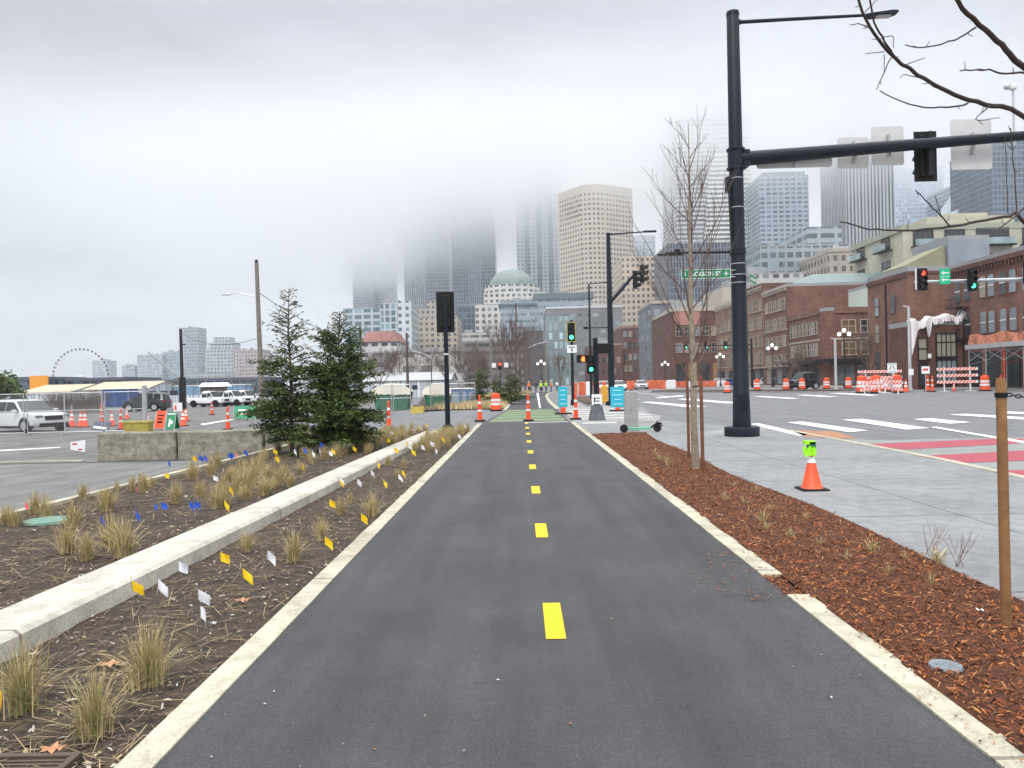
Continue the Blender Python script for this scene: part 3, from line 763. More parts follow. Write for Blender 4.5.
bpy.data.objects.remove(s_)
# yellow-green building at the frame edge
r = bldg('painted_building', 'pale yellow green painted building at the right hand frame edge', 'building', [(SX+.2,52),(SX+.2,63.7),(SX+16,63.7),(SX+16,52)], 13.5, M['beige2'])
windows(r, (SX+.2,63.7), (SX+.2,52), [5,9], 4, 1.1, 2.1, M['framew'], M['glassd'], 'sash')
# -- brick building with the blank side wall
yA0, yA1 = 87, 97
r = bldg('brick_building', 'plain red brick building with a blank side wall, left of the arched window building', 'building', [(SX,yA0),(SX,yA1),(SX+24,yA1),(SX+24,yA0)], 13.6, M['brick4'], cornice=None)
windows(r, (SX,yA1), (SX,yA0), [2.2, 5.6, 9.0], 0, .9, 2.3, M['brick1'], M['glassd'], 'arch', us=[2.6,6.6], m2=M['framed'])
windows(r, (SX,yA0), (SX+24,yA0), [5.6], 0, .8, 2.2, M['framed'], M['glassd'], 'sash', us=[1.2])
g = MB(); g.box(SX-.15,SX-.003,yA0,yA1,13.0,13.5); g.box(SX+.1,SX+24,yA0-.12,yA0-.003,13.25,13.55); g.build('cornice', M['brick2'], r, True)
g = MB(); g.box(SX-.2,SX-.05,yA0+5.0,yA0+5.12,0.5,12.8); g.build('downpipe', M['black'], r, True)
# grey box and sloping yellow wall on its roof
r = bldg('rooftop_annex', 'grey metal box with yellow green sloping wall on top of the blank brick building', 'annex', [(SX+5.4,88),(SX+5.4,96),(SX+10.2,96),(SX+10.2,88)], 17.3, pm('grey_metal_cladding', (.25,.28,.33), .5, .1, .6), z0=14.12)
g = MB(); g.add([(SX+.5,88.5,14.11),(SX+5.3,88.5,14.11),(SX+5.3,88.5,16.8),(SX+.5,88.5,14.5),(SX+.5,94,14.11),(SX+5.3,94,14.11),(SX+5.3,94,16.8),(SX+.5,94,14.5)], [(0,1,2,3),(7,6,5,4),(3,2,6,7),(0,3,7,4),(1,5,6,2)])
g.build('sloping_wall', M['beige2'], r, True)
# -- brick kiosk draped in white plastic
kx0, kx1, ky = 40.1, 45.1, 76.
r = bldg('brick_annex', 'small dark red brick annex draped with torn white plastic sheet', 'building', [(kx0,ky),(kx0,ky+5),(kx1,ky+5),(kx1,ky)], 6.5, M['brick2'])
windows(r, (kx0,ky), (kx1,ky), [.6, 3.3], 0, 1.9, 2.3, M['black'], M['glassl'], 'grid', us=[3.3])
windows(r, (kx0,ky), (kx1,ky), [.4, 3.0], 0, .8, 2.2, M['black'], M['glassd'], 'sash', us=[.9])
M['plastic'] = pm('white_plastic_sheet', (.78,.74,.74), .5, .05, 1, 0, .2)
g = MB(); rs = np.random.RandomState(3); nn = 26
tp = [(kx0-.35+(kx1-kx0+1.3)*i/nn, ky-.25-.1*math.sin(i*1.3), 6.75+.9*(i/nn)**.6+.22*math.sin(i*.9)+.1*rs.randn()) for i in range(nn+1)]
ln = [3.6-.9*i if i < 4 else (1.9 if i in (7,8) else .45+.3*abs(math.sin(i*1.1))) for i in range(nn+1)]; ln[-2] = 1.3
for i in range(nn):
    a, b = tp[i], tp[i+1]
    g.quad((a[0]+.1*i/nn,a[1]-.08,a[2]-ln[i]),(b[0],b[1]-.06,b[2]-ln[i+1]),b,a)
    g.quad(a,b,(b[0],b[1]+.9,b[2]+.15),(a[0],a[1]+.9,a[2]+.1))
g.build('plastic_sheet', M['plastic'], r, True)
# -- beige apartment building with balconies
bx, by = 61.5, 119.
r = bldg('apartment_building', 'beige stucco apartment building with glass balconies above the brick roofs', 'building', [(bx,by),(bx,by+18),(bx+60,by+18),(bx+60,by)], 24.9, M['beige'], cornice=flat('pale_green_fascia', (.34,.36,.28), .7))
windows(r, (bx,by), (bx+60,by), [21.9, 17.8], 0, 3.0, 2.5, M['framed'], M['glassd'], 'grid', us=[3.2,8.2,20.5,26,32,44])
windows(r, (bx,by), (bx+60,by), [21.9, 17.8], 0, 5.0, 2.6, M['framed'], M['glassd'], 'grid', us=[14.2,38.5,53])
windows(r, (bx,by+18), (bx,by), [13.5,17.8,22.2], 0, 2.6, 2.5, M['framed'], M['glassd'], 'grid', us=[3.5,12.5])
M['balglass'] = glassy('balcony_glass', (.25,.33,.34), .1)
def balcony(r, cx_, cy_, z, w_, ax):
    g = MB(); k = MB()
    if ax == 'x':
        g.box(cx_-w_/2,cx_+w_/2,cy_-1.3,cy_-.01,z-.25,z-.05); k.box(cx_-w_/2+.1,cx_+w_/2-.1,cy_-1.25,cy_-1.2,z-.045,z+1.0)
    else:
        g.box(cx_-1.3,cx_-.01,cy_-w_/2,cy_+w_/2,z-.25,z-.05); k.box(cx_-1.25,cx_-1.2,cy_-w_/2+.1,cy_+w_/2-.1,z-.045,z+1.0)
    o = g.build('balcony', M['black'], r, True); kk = k.build('railing', M['balglass'], o)
    for v_ in kk.data.vertices: v_.co -= r.location
for z in (21.9, 17.8):
    for u in (3.2, 8.2, 20.5): balcony(r, bx+u, by, z, 3.9, 'x')
    balcony(r, bx+14.2, by, z, 6.2, 'x')
for z in (13.5, 17.8, 22.2):
    for u in (3.5, 12.5): balcony(r, bx, by+18-u, z, 4.4, 'y')
g = MB(); g.prism([(bx+5,by+2),(bx+5,by+14),(bx+19,by+14),(bx+19,by+2)], 25.42, 27.0); g.prism([(bx+9,by+4),(bx+9,by+12),(bx+16,by+12),(bx+16,by+4)], 27.02, 27.9)
g.build('penthouse', M['beige'], r, True)
# -- three storey brick building with a rounded corner
yC0, yC1 = 111, 125.5
arc = [(SX+1.6-1.6*math.cos(PI/2*i/5), yC0+1.6-1.6*math.sin(PI/2*i/5)) for i in range(6)]
r = bldg('corner_brick_building', 'three storey brick building with rounded corner and dark ground floor canopy', 'building', [(SX,yC1)]+arc+[(SX+14,yC0),(SX+14,yC1)], 11.3, M['brick1'], cornice=None)
windows(r, (SX,yC1), (SX,yC0+1.6), [4.7, 8.0], 8, .8, 1.9, M['stone'], M['glassd'], 'sash', mg=.6)
windows(r, (SX+1.6,yC0), (SX+14,yC0), [4.7, 8.0], 4, 1.9, 1.8, M['stone'], glassy('amber_window_glass', (.16,.11,.05)), 'double', mg=.6)
g = MB(); g.box(SX-.2,SX-.003,yC0+1.6,yC1,10.9,11.75); g.box(SX+1.6,SX+14,yC0-.2,yC0-.003,10.9,11.75); g.build('cornice', M['brick4'], r, True)
g = MB(); g.box(SX-.1,SX-.003,yC0+1.6,yC1,6.95,7.2); g.box(SX+1.6,SX+14,yC0-.1,yC0-.003,6.95,7.2); g.build('belt_course', M['stone'], r, True)
g = MB(); g.box(SX-1.2,SX+14,yC0-1.7,yC0-.02,3.5,4.1); g.box(SX-1.4,SX-.02,yC0,yC1,3.5,4.0); g.build('canopy', M['black'], r, True)
for k in range(4):
    g = MB(); g.box(SX+1.9+k*3,SX+4.3+k*3,yC0-.08,yC0-.004,.3,3.2); g.build('shop_window', M['glassl'], r, True)
for k in range(3):
    g = MB(); g.box(SX-.08,SX-.004,yC0+2.4+k*4.2,yC0+5+k*4.2,.3,3.1); g.build('shop_window', M['glassd'], r, True)
# pale rooftop room
r = bldg('rooftop_house', 'pale green rooftop room with dark windows above the rounded brick corner', 'rooftop room', [(SX+9,yC0+5),(SX+9,yC0+12),(SX+24,yC0+12),(SX+24,yC0+5)], 15.2, flat('pale_green_siding', (.5,.55,.48), .7), z0=11.81)
windows(r, (SX+9,yC0+5), (SX+24,yC0+5), [12.6], 4, 2.4, 1.7, M['framew'], M['glassd'], 'double')
# -- big warehouses behind
r = bldg('warehouse_building', 'big brown brick warehouse with a blank wall behind the rounded corner building', 'building', [(SX,126),(SX,138),(SX+36,138),(SX+36,126)], 16.9, M['brick1'])
windows(r, (SX,138), (SX,126), [3.6,6.8,10.0,13.2], 5, 1.2, 1.8, M['stone'], M['glassd'], 'double', pane=False)
g = MB(); g.prism([(SX+2,128),(SX+2,136),(SX+26,136),(SX+26,128)], 17.42, 19.4, top=[(SX+6,130),(SX+6,134),(SX+20,134),(SX+20,130)]); g.build('skylight_roof', flat('green_grey_roof', (.2,.26,.26), .6), r, True)
r = bldg('warehouse_building', 'tan brick warehouse with rows of paired windows beside the dark street pole', 'building', [(SX,138.4),(SX,152),(SX+30,152),(SX+30,138.4)], 18.6, M['brick3'], cornice=M['brick2'])
windows(r, (SX,152), (SX,138.4), [4.2,7.5,10.8,14.2], 5, 1.3, 2.0, M['framet'], M['glassd'], 'double', pane=False)
r = bldg('warehouse_building', 'tan painted brick block with tall storefront bays behind the street pole', 'building', [(SX,153),(SX,172),(SX+30,172),(SX+30,153)], 17.5, M['brick3'], cornice=M['stone'])
windows(r, (SX,172), (SX,153), [4.6,8.2,11.8], 6, 1.5, 2.2, M['framet'], M['glassd'], 'double', pane=False)

def px_b(name, label, x0, x1, ytop, Y, depth, mat, **k):
    """a block whose front face stands at distance Y and spans the measured width"""
    a = D(x0, ytop, Y); b = D(x1, ytop, Y)
    h = max(a.z, b.z) if k.pop('mx', False) else (a.z+b.z)/2
    poly = [(a.x, Y), (a.x, Y+depth), (b.x, Y+depth), (b.x, Y)]
    c = k.pop('cat', 'building')
    r = bldg(name, label, c, poly, h, mat, **k); r['h_'] = h
    return r, a.x, b.x, h
# -- street end, centre right
r, a, b, h = px_b('brick_building', 'dark brick building with a salmon upper wall and white cornice behind the young street tree', 672, 738, 309, 190, 30, M['brick2'], cornice=M['stone'])
windows(r, (a,190), (b,190), [8.4,12.6], 7, 1.5, 2.3, M['framet'], M['glassd'], 'double', pane=False)
g = MB(); g.box(a+.5,a+7.0,189.8,189.99,h-4,h-.6); g.build('painted_panel', flat('salmon_paint', (.42,.2,.16), .7), r, True)
for k in range(5):
    g = MB(); g.box(a+.8+k*3.1,a+2.9+k*3.1,189.75,189.99,.3,5.5); g.build('shop_window', flat('amber_shopfront', (.3,.16,.07), .5) if k%2 else M['glassd'], r, True)
r, a, b, h = px_b('slate_building', 'slate grey building with bright window bays left of the salmon walled building', 651, 674, 302, 235, 26, facade('slate_bays', (.15,.17,.2), (.3,.34,.38), 3.6, 3.6, .55, .55, wvar=.2), cornice=M['stone'])
r, a, b, h = px_b('brick_building', 'dark maroon brick building with a pale cornice at the end of the street', 621, 653, 327, 290, 30, M['brick2'], cornice=M['brick3'])
windows(r, (a,290), (b,290), [5,9.5,14,18.5], 6, 1.3, 2.4, M['brick3'], M['glassd'], 'sash', pane=False)
r, a, b, h = px_b('office_building', 'grey office block with a white roof band and a green glass grid behind the signals', 546, 622, 307, 340, 40, facade('grey_office_grid', (.21,.215,.22), (.2,.25,.27), 3.4, 3.8, .62, .42, wvar=.2), cornice=flat('white_roof_band', (.55,.57,.6), .6))
g = MB(); g.quad((a-.1,339.6,0),(a+12,339.6,0),(a+12,339.6,h-4),(a-.1,339.6,h-4)); g.build('glass_bay', facade('green_glass_bay', (.22,.27,.27), (.3,.42,.44), 2.4, 4.2, .6, .72, wvar=.1), r, True)
r, a, b, h = px_b('brick_building', 'dark brown brick block low behind the traffic signals', 589, 622, 345, 285, 20, M['brick2'])
windows(r, (a,285), (b,285), [4,8.5], 6, 1.2, 2.2, M['brick3'], M['glassd'], 'sash', pane=False)
# parking structure and old blocks behind the bare trees
r, a, b, h = px_b('garage_building', 'long grey brown garage block behind the bare trees left of the path end', 462, 546, 341, 300, 40, facade('garage_bays', (.2,.175,.165), (.07,.065,.065), 5.5, 3.2, .8, .4, wvar=.3))
g = MB(); g.box(b-9,b-1,299.6,299.99,0,h+4); g.build('stair_tower', pm('dark_concrete', (.09,.085,.09), .8, .2, .4), r, True)
r, a, b, h = px_b('viaduct_building', 'low grey building with a sloping ramp front behind the white shed', 372, 464, 352, 280, 30, facade('grey_low_bays', (.27,.27,.28), (.12,.11,.11), 6., 4., .6, .45, wvar=.3))
r, a, b, h = px_b('white_building', 'white low building with a red brown roof right of the big evergreens', 362, 397, 343, 300, 25, facade('white_with_dark_windows', (.58,.57,.56), (.08,.09,.1), 4.0, 4.2, .62, .4), z0=-.4)
g = MB(); g.prism([(a-.5,299),(a-.5,326),(b+.5,326),(b+.5,299)], h+.52, h+5, top=[(a+2,303),(a+2,322),(b-2,322),(b-2,303)]); g.build('red_roof', pm('red_roofing', (.24,.11,.09), .8, .15, .5), r, True)
# ---- cluster of mid-rise blocks
r, a, b, h = px_b('glass_building', 'teal glass apartment block with white frames above the red roofed building', 343, 382, 309, 420, 35, facade('teal_glass', (.48,.54,.57), (.17,.27,.32), 5.2, 3.6, .75, .62, wvar=.1))
r, a, b, h = px_b('glass_building', 'taller teal glass block with a pale white corner bay', 381, 411, 303, 400, 30, facade('teal_glass_b', (.5,.56,.58), (.13,.22,.26), 3.2, 3.6, .7, .75, wvar=.1))
g = MB(); g.quad((a+9,399.7,0),(b+.1,399.7,0),(b+.1,399.7,h+1),(a+9,399.7,h+1)); g.build('corner_bay', facade('white_corner_bay', (.6,.64,.66), (.15,.2,.23), 4.0, 3.8, .45, .5), r, True)
r, a, b, h = px_b('tan_building', 'tan apartment building with stepped top right behind the black signal back', 413, 457, 318, 450, 35, facade('tan_punched', (.50,.42,.33), (.11,.12,.14), 3.4, 3.4, .48, .5))
g = MB(); g.prism([(a+3,452),(a+3,480),(b-6,480),(b-6,452)], h+.5, h+6); g.prism([(a+8,454),(a+8,478),(b-12,478),(b-12,454)], h+6.01, h+11); g.build('upper_storeys', facade('tan_punched_b', (.42,.38,.33), (.13,.15,.17), 3.0, 3.2, .5, .5), r, True)
r, a, b, h = px_b('glass_building', 'dark blue glass block just right of the black signal back', 457, 476, 306, 520, 35, facade('dark_blue_glass', (.12,.16,.21), (.06,.09,.13), 3.0, 4.0, .75, .8))
r, a, b, h = px_b('civic_building', 'white stepped office building crowned by a green dome', 475, 547, 305, 480, 50, facade('white_punched', (.60,.59,.56), (.12,.15,.17), 4.0, 4.0, .52, .55), mx=True)
xm = a+(b-a)*.12
g = MB(); g.prism([(xm,484),(xm,520),(b,520),(b,484)], h+.5, h+8); cxx = (a+(b-a)*.47)
g.lathe([(19,h+8),(19,h+14)], (cxx+2,505,0), 24); g.build('upper_storeys', facade('white_punched_b', (.60,.59,.56), (.12,.15,.17), 3.6, 3.6, .5, .5), r, True)
g = MB(); g.lathe([(17.,h+14),(16.8,h+15)]+[(15.2*math.cos(t*PI/18), h+15+11*math.sin(t*PI/18)) for t in range(0,9)], (cxx+2,505,0), 24); g.build('dome', pm('green_copper_dome', (.19,.25,.235), .6, .1, .2), r, True, smooth=True)
r, a, b, h = px_b('terraced_building', 'low white terraced block in front of the domed building', 462, 498, 333, 420, 25, facade('white_terraces', (.52,.5,.47), (.15,.15,.16), 6., 3.4, .85, .4))
r, a, b, h = px_b('office_building', 'long blue grey glass office building with a stepped dark roofline', 500, 592, 300, 400, 40, facade('blue_grey_ribbon', (.32,.38,.43), (.22,.29,.34), 1.5, 3.7, .85, .42, wvar=.15))
g = MB(); g.prism([(a-1,399),(a-1,441),(a+20,441),(a+20,399)], h-2.5, h-1.5); g.prism([(a+18,399),(a+18,441),(b+1,441),(b+1,399)], h+.5, h+3.5); g.build('roof_band', flat('dark_roof_band', (.11,.15,.17), .6), r, True)
# ---- left of the evergreens, far
def tower(name, label, x0, x1, yt, Y, depth, mat, **k): return px_b(name, label, x0, x1, yt, Y, depth, mat, **k)
fm = lambda n, wc, gc, cw=3.2, chh=4., fw=.6, fh=.6, **k: facade(n, wc, gc, cw, chh, fw, fh, **k)
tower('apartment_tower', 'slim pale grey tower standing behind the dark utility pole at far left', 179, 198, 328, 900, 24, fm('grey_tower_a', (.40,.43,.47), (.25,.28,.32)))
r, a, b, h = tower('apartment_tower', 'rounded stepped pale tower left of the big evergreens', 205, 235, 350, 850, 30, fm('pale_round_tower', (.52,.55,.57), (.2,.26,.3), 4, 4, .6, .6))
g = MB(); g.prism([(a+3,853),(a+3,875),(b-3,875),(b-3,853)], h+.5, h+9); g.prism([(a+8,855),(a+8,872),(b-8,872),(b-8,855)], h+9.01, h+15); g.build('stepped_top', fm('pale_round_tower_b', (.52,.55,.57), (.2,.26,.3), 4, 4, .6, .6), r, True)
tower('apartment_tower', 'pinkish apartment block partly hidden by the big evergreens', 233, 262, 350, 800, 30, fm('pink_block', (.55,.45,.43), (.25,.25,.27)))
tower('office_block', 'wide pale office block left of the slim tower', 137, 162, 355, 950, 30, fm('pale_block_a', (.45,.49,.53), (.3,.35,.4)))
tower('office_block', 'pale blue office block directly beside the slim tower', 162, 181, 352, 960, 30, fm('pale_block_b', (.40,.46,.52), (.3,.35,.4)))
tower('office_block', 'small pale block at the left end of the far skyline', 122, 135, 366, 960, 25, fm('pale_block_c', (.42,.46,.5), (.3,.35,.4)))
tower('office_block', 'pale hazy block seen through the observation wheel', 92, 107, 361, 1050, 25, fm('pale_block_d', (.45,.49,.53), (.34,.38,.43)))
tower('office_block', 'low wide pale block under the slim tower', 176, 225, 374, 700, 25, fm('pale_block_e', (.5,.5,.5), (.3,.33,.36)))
# ---- high towers in the cloud
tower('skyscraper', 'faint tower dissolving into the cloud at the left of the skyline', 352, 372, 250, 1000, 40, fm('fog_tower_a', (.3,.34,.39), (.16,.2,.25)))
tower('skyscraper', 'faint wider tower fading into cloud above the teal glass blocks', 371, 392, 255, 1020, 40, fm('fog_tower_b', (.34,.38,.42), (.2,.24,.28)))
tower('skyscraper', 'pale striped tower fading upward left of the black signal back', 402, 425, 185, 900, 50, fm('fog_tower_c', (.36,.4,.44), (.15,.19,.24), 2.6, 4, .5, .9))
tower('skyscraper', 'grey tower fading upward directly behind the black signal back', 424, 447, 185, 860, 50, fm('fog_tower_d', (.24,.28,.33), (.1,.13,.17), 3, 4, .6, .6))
r, a, b, h = tower('skyscraper', 'broad dark glass tower losing its top in the cloud right of the black signal back', 450, 493, 175, 800, 60, fm('fog_tower_e', (.16,.2,.25), (.055,.075,.1), 3, 4, .72, .8))
g = MB(); g.box(a+18,a+32,799,799.98,-.4,h-4); g.build('bay', fm('fog_tower_e2', (.2,.25,.3), (.1,.13,.17), 2.4, 4, .55, .9), r, True)
r, a, b, h = tower('skyscraper', 'pale banded tower with vertical ribs fading into cloud left of the tan tower', 515, 560, 170, 780, 60, fm('fog_tower_f', (.4,.44,.48), (.12,.16,.2), 4, 4, .5, .55))
g = MB()
for u in (8, 21, 33): g.box(a+u,a+u+5,779,779.98,-.4,h-6)
g.build('rib', fm('fog_tower_f2', (.2,.25,.3), (.08,.12,.16), 2.5, 4, .7, .9), r, True)
# tan tower with chamfered corner
Yt = 610
a = D(558,196,Yt+28); c = D(592,184,Yt); b = D(632,190,Yt+18)
htan = D(592,185,Yt).z
poly = [(a.x, a.y), (c.x-9, Yt+3), (c.x-3, Yt), (c.x+4, Yt), (c.x+10, Yt+2), (b.x, b.y), (b.x-2, b.y+42), (a.x+4, a.y+42)]
tanm = facade('tan_precast', (.56,.49,.41), (.11,.12,.13), 3.35, 4.05, .5, .46, wvar=.06)
r = bldg('skyscraper', 'broad tan concrete tower with rows of square windows and clipped corner at the picture centre', 'building', poly, htan, tanm)
g = MB(); cc = (sum(p[0] for p in poly)/8, sum(p[1] for p in poly)/8); g.prism([(cc[0]+(x-cc[0])*1.005, cc[1]+(y-cc[1])*1.005) for x, y in poly], htan-6, htan+.6); g.build('parapet', flat('tan_parapet', (.52,.46,.39), .8), r, True)
a_, b_ = poly[5], poly[4]
windows(r, poly[0], poly[1], [htan-12-4.05*k for k in range(4)], 9, 1.5, 1.8, flat('tan_reveal', (.48,.42,.35), .8), M['glassd'], 'plain', pane=False, mg=1.5)
r, a, b, h = tower('office_tower', 'beige stone office tower with small square windows right of the tan tower', 622, 668, 256, 480, 50, facade('beige_punched', (.58,.48,.38), (.12,.12,.13), 3.2, 3.9, .5, .5, wvar=.06))
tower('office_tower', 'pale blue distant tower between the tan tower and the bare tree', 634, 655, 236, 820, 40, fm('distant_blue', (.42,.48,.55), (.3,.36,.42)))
r, a, b, h = tower('office_tower', 'dark grid glass office tower behind the bare street tree', 668, 737, 243, 420, 45, facade('dark_grid_glass', (.16,.19,.23), (.045,.06,.09), 1.7, 3.6, .62, .86, wvar=.1))
r, a, b, h = tower('skyscraper', 'tall terraced tower with white horizontal ledges fading into cloud behind the street tree', 674, 749, 118, 640, 60, facade('terrace_bands', (.60,.6,.6), (.15,.17,.2), 40, 3.9, .98, .55, wvar=.1), mx=True)
g = MB()
for k in range(40):
    z = 40+k*3.9; o_ = 14+.42*k
    if z < h-4: g.box(a+o_,b+(3 if k%2 else 1.6),637.6-.03*k,639.99,z,z+1.6)
g.build('ledge', M['white'], r, True)
tower('office_tower', 'narrow blue glass tower beside the dark street pole', 747, 762, 192, 640, 40, fm('narrow_blue', (.26,.34,.42), (.12,.18,.25), 2.4, 3.8, .7, .7))
r, a, b, h = tower('skyscraper', 'blue glass tower with balconies rising right of the street pole', 759, 808, 176, 600, 45, fm('blue_glass_tower', (.34,.41,.47), (.11,.16,.21), 5, 3.7, .7, .55))
g = MB(); g.box(a+4,b-2,602,640,h+.5,h+4); g.build('crown', fm('crown_glass', (.4,.47,.52), (.2,.27,.33), 3, 4, .8, .8), r, True)
for k in range(12):
    pass
r, a, b, h = tower('skyscraper', 'grey tower of narrow vertical fins under the first sign back on the mast arm', 844, 893, 140, 620, 50, facade('vertical_fins', (.46,.48,.5), (.07,.08,.1), 2.9, 200, .5, 1.0, wvar=.06))
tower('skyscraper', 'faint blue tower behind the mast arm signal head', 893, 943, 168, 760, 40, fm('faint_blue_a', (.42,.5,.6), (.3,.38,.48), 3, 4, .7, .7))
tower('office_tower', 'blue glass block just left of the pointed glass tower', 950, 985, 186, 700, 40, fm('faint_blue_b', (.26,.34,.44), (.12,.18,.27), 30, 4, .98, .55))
# pointed glass tower
a = D(968,205,560); b = D(1000,205,560); t = D(990,158,560)
r = bldg('skyscraper', 'pointed glass tower with faceted diagonal edges behind the beige apartments', 'building', [(a.x-10,560),(a.x-10,590),(b.x,590),(b.x,560)], a.z-8, fm('faceted_glass', (.5,.57,.63), (.3,.38,.47), 3, 4, .8, .8))
g = MB(); g.add([(a.x-10,560,a.z-7.4),(b.x,560,a.z-7.4),(b.x,590,a.z-7.4),(a.x-10,590,a.z-7.4),(t.x,562,t.z),(t.x,588,t.z)], [(0,1,4),(1,2,5,4),(2,3,5),(3,0,4,5)]); g.build('faceted_top', glassy('facet_glass', (.42,.5,.57), .2), r, True)
tower('skyscraper', 'dark blue glass tower at the right frame edge behind the mast arm', 991, 1050, 140, 520, 50, fm('dark_edge_tower', (.14,.19,.25), (.06,.09,.13), 2.8, 3.9, .75, .7))
# mid-rise behind brick row
r, a, b, h = tower('glass_building', 'blue glass mid rise with stepped roof over the warehouses', 760, 846, 246, 260, 35, facade('glass_midrise', (.3,.35,.38), (.13,.18,.21), 3.0, 3.3, .72, .6, wvar=.12))
g = MB(); g.box(a+17,b-1,261,290,h+.5,h+6.8); g.build('upper_storeys', facade('glass_midrise_b', (.34,.39,.42), (.16,.22,.26), 6, 3.3, .8, .5), r, True)
g = MB(); g.box(b-5,b+.4,259,259.98,12,h); g.build('end_bay', facade('pale_end_bay', (.45,.48,.49), (.12,.15,.17), 5.4, 3.3, .6, .5), r, True)
tower('stone_building', 'old pale stone building with small windows beside the glass mid rise', 829, 866, 250, 235, 30, facade('old_stone', (.42,.37,.32), (.13,.12,.12), 2.6, 3.4, .48, .5, wvar=.25), cornice=M['stone'])
tower('office_building', 'low white concrete block with square windows under the glass mid rise', 756, 806, 274, 220, 25, facade('white_square_windows', (.5,.49,.48), (.13,.14,.15), 3.0, 3.8, .6, .55))
tower('office_building', 'cream stucco block with a flat top left of the street pole', 722, 750, 287, 240, 25, pm('cream_stucco', (.52,.46,.38), .85, .06, .5))

# roof plant on the larger blocks
rp = random.Random(21)
for o in [o for o in bpy.data.objects if o.type == 'EMPTY' and 'h_' in o.keys()]:
    wl = [c for c in o.children if c.name.startswith('wall')][0]; xs2 = [v.co.x for v in wl.data.vertices]; ys2 = [v.co.y for v in wl.data.vertices]
    h = o['h_']-o.location.z; del o['h_']
    if max(xs2)-min(xs2) < 8: continue
    for k in range(rp.randint(2, 4)):
        x = rp.uniform(min(xs2)*.75, max(xs2)*.75); y = rp.uniform(min(ys2)*.7, 0); w_ = rp.uniform(.8, 2.6)
        g = MB(); g.bbox(x-w_,x+w_,y-w_*.7,y+w_*.7,h+.5,h+rp.uniform(1.4,3.2),.1)
        if k == 0: g.tube([(x,y,h),(x,y,h+rp.uniform(4,7))], .09, 4)
        g.build('roof_unit', M['roofgrey'], o)
for o in bpy.data.objects:
    for kk in ('_p','h_'):
        if kk in o.keys(): del o[kk]

# bays, belts and cornices on the brick rows
def dress(x0, y0, y1, nb_, belts, top, side=True):
    o = min((o for o in bpy.data.objects if o.name.startswith('warehouse_building') and o.type == 'EMPTY'), key=lambda o: abs(o.location.y-(y0+y1)/2))
    for k in range(nb_):
        a = y0+.5+(y1-y0-1)*k/nb_; b = a+(y1-y0-1)/nb_-.7
        g = MB(); g.box(x0-.1,x0-.004,a,b,.35,3.0); g.build('shop_window', [M['glassd'],M['glassl'],M['glassd'],M['blind']][k%4], o, True)
        g = MB(); g.box(x0-.9,x0-.01,a,b,3.05,3.2); g.build('awning', [M['black'],M['brick2'],M['framet']][k%3], o, True)
    g = MB()
    for z in belts: g.box(x0-.12,x0-.004,y0,y1,z,z+.2)
    for k in range(int((y1-y0)/.8)): g.box(x0-.3,x0-.01,y0+.2+k*.8,y0+.5+k*.8,top-.6,top-.1)
    g.box(x0-.35,x0-.01,y0,y1,top-.09,top+.15); g.build('cornice', M['stone'], o, True)
dress(SX,126,138,4,(3.3,9.6),16.9); dress(SX,138.4,152,5,(3.3,14.0),18.5); dress(SX,153,172,6,(3.9,),17.4)
# ------------------------------------------------------------------ STREET FURNITURE
def signal_head(name, label, loc, rz, n=3, s=1.0, on=None, back=True, border=None, group=None, visor=True):
    """local -y is the lens side; origin at the top of the housing"""
    r = thing(name, label, 'traffic light', loc, rz, group)
    w_ = .34*s; hh = .35*s
    g = MB()
    for k in range(n): g.bbox(-w_/2,w_/2,-.1*s,.12*s,-(k+1)*hh+.004,-k*hh-.004,.015)
    g.build('housing', M['blk'], r)
    if back:
        g = MB(); g.box(-w_/2-.12*s,w_/2+.12*s,.0,.012,-n*hh-.12*s,.12*s); bp = g.build('backplate', M['blk'], r)
        if border:
            g = MB(); a, b, c, d = -w_/2-.12*s, w_/2+.12*s, -n*hh-.12*s, .12*s; t = .05*s
            g.box(a,b,-.006,-.001,c,c+t); g.box(a,b,-.006,-.001,d-t,d); g.box(a,a+t,-.006,-.001,c+t,d-t); g.box(b-t,b,-.006,-.001,c+t,d-t)
            g.build('border', border, bp)
    for k in range(n):
        zc = -(k+.5)*hh; m_ = M['lensoff']
        if on and on[0] == k: m_ = on[1]
        g = MB(); g.lathe([(.12*s,-.115*s),(.135*s,-.1*s),(.135*s,-.09*s)], (0,0,0), 16, ax='y'); g.xf(Matrix.Translation((0,0,zc))); g.build('lens', m_, r)
        if visor:
            g = MB(); seg = 10
            vs = []
            for rr in (.145*s, .16*s):
                for yy, cut in ((-.1*s, 0), (-.34*s, 0)):
                    for i in range(seg+1):
                        a = -PI*.15+PI*1.3*i/seg; vs.append((rr*math.cos(a), yy if i not in (0,seg) else yy*.6, zc+rr*math.sin(a)))
            nn = seg+1; fs = []
            for i in range(seg): fs += [(i,i+1,nn+i+1,nn+i),(2*nn+i,3*nn+i,3*nn+i+1,2*nn+i+1),(nn+i,nn+i+1,3*nn+i+1,3*nn+i)]
            g.add(vs, fs); g.build('visor', M['blk'], r)
    return r

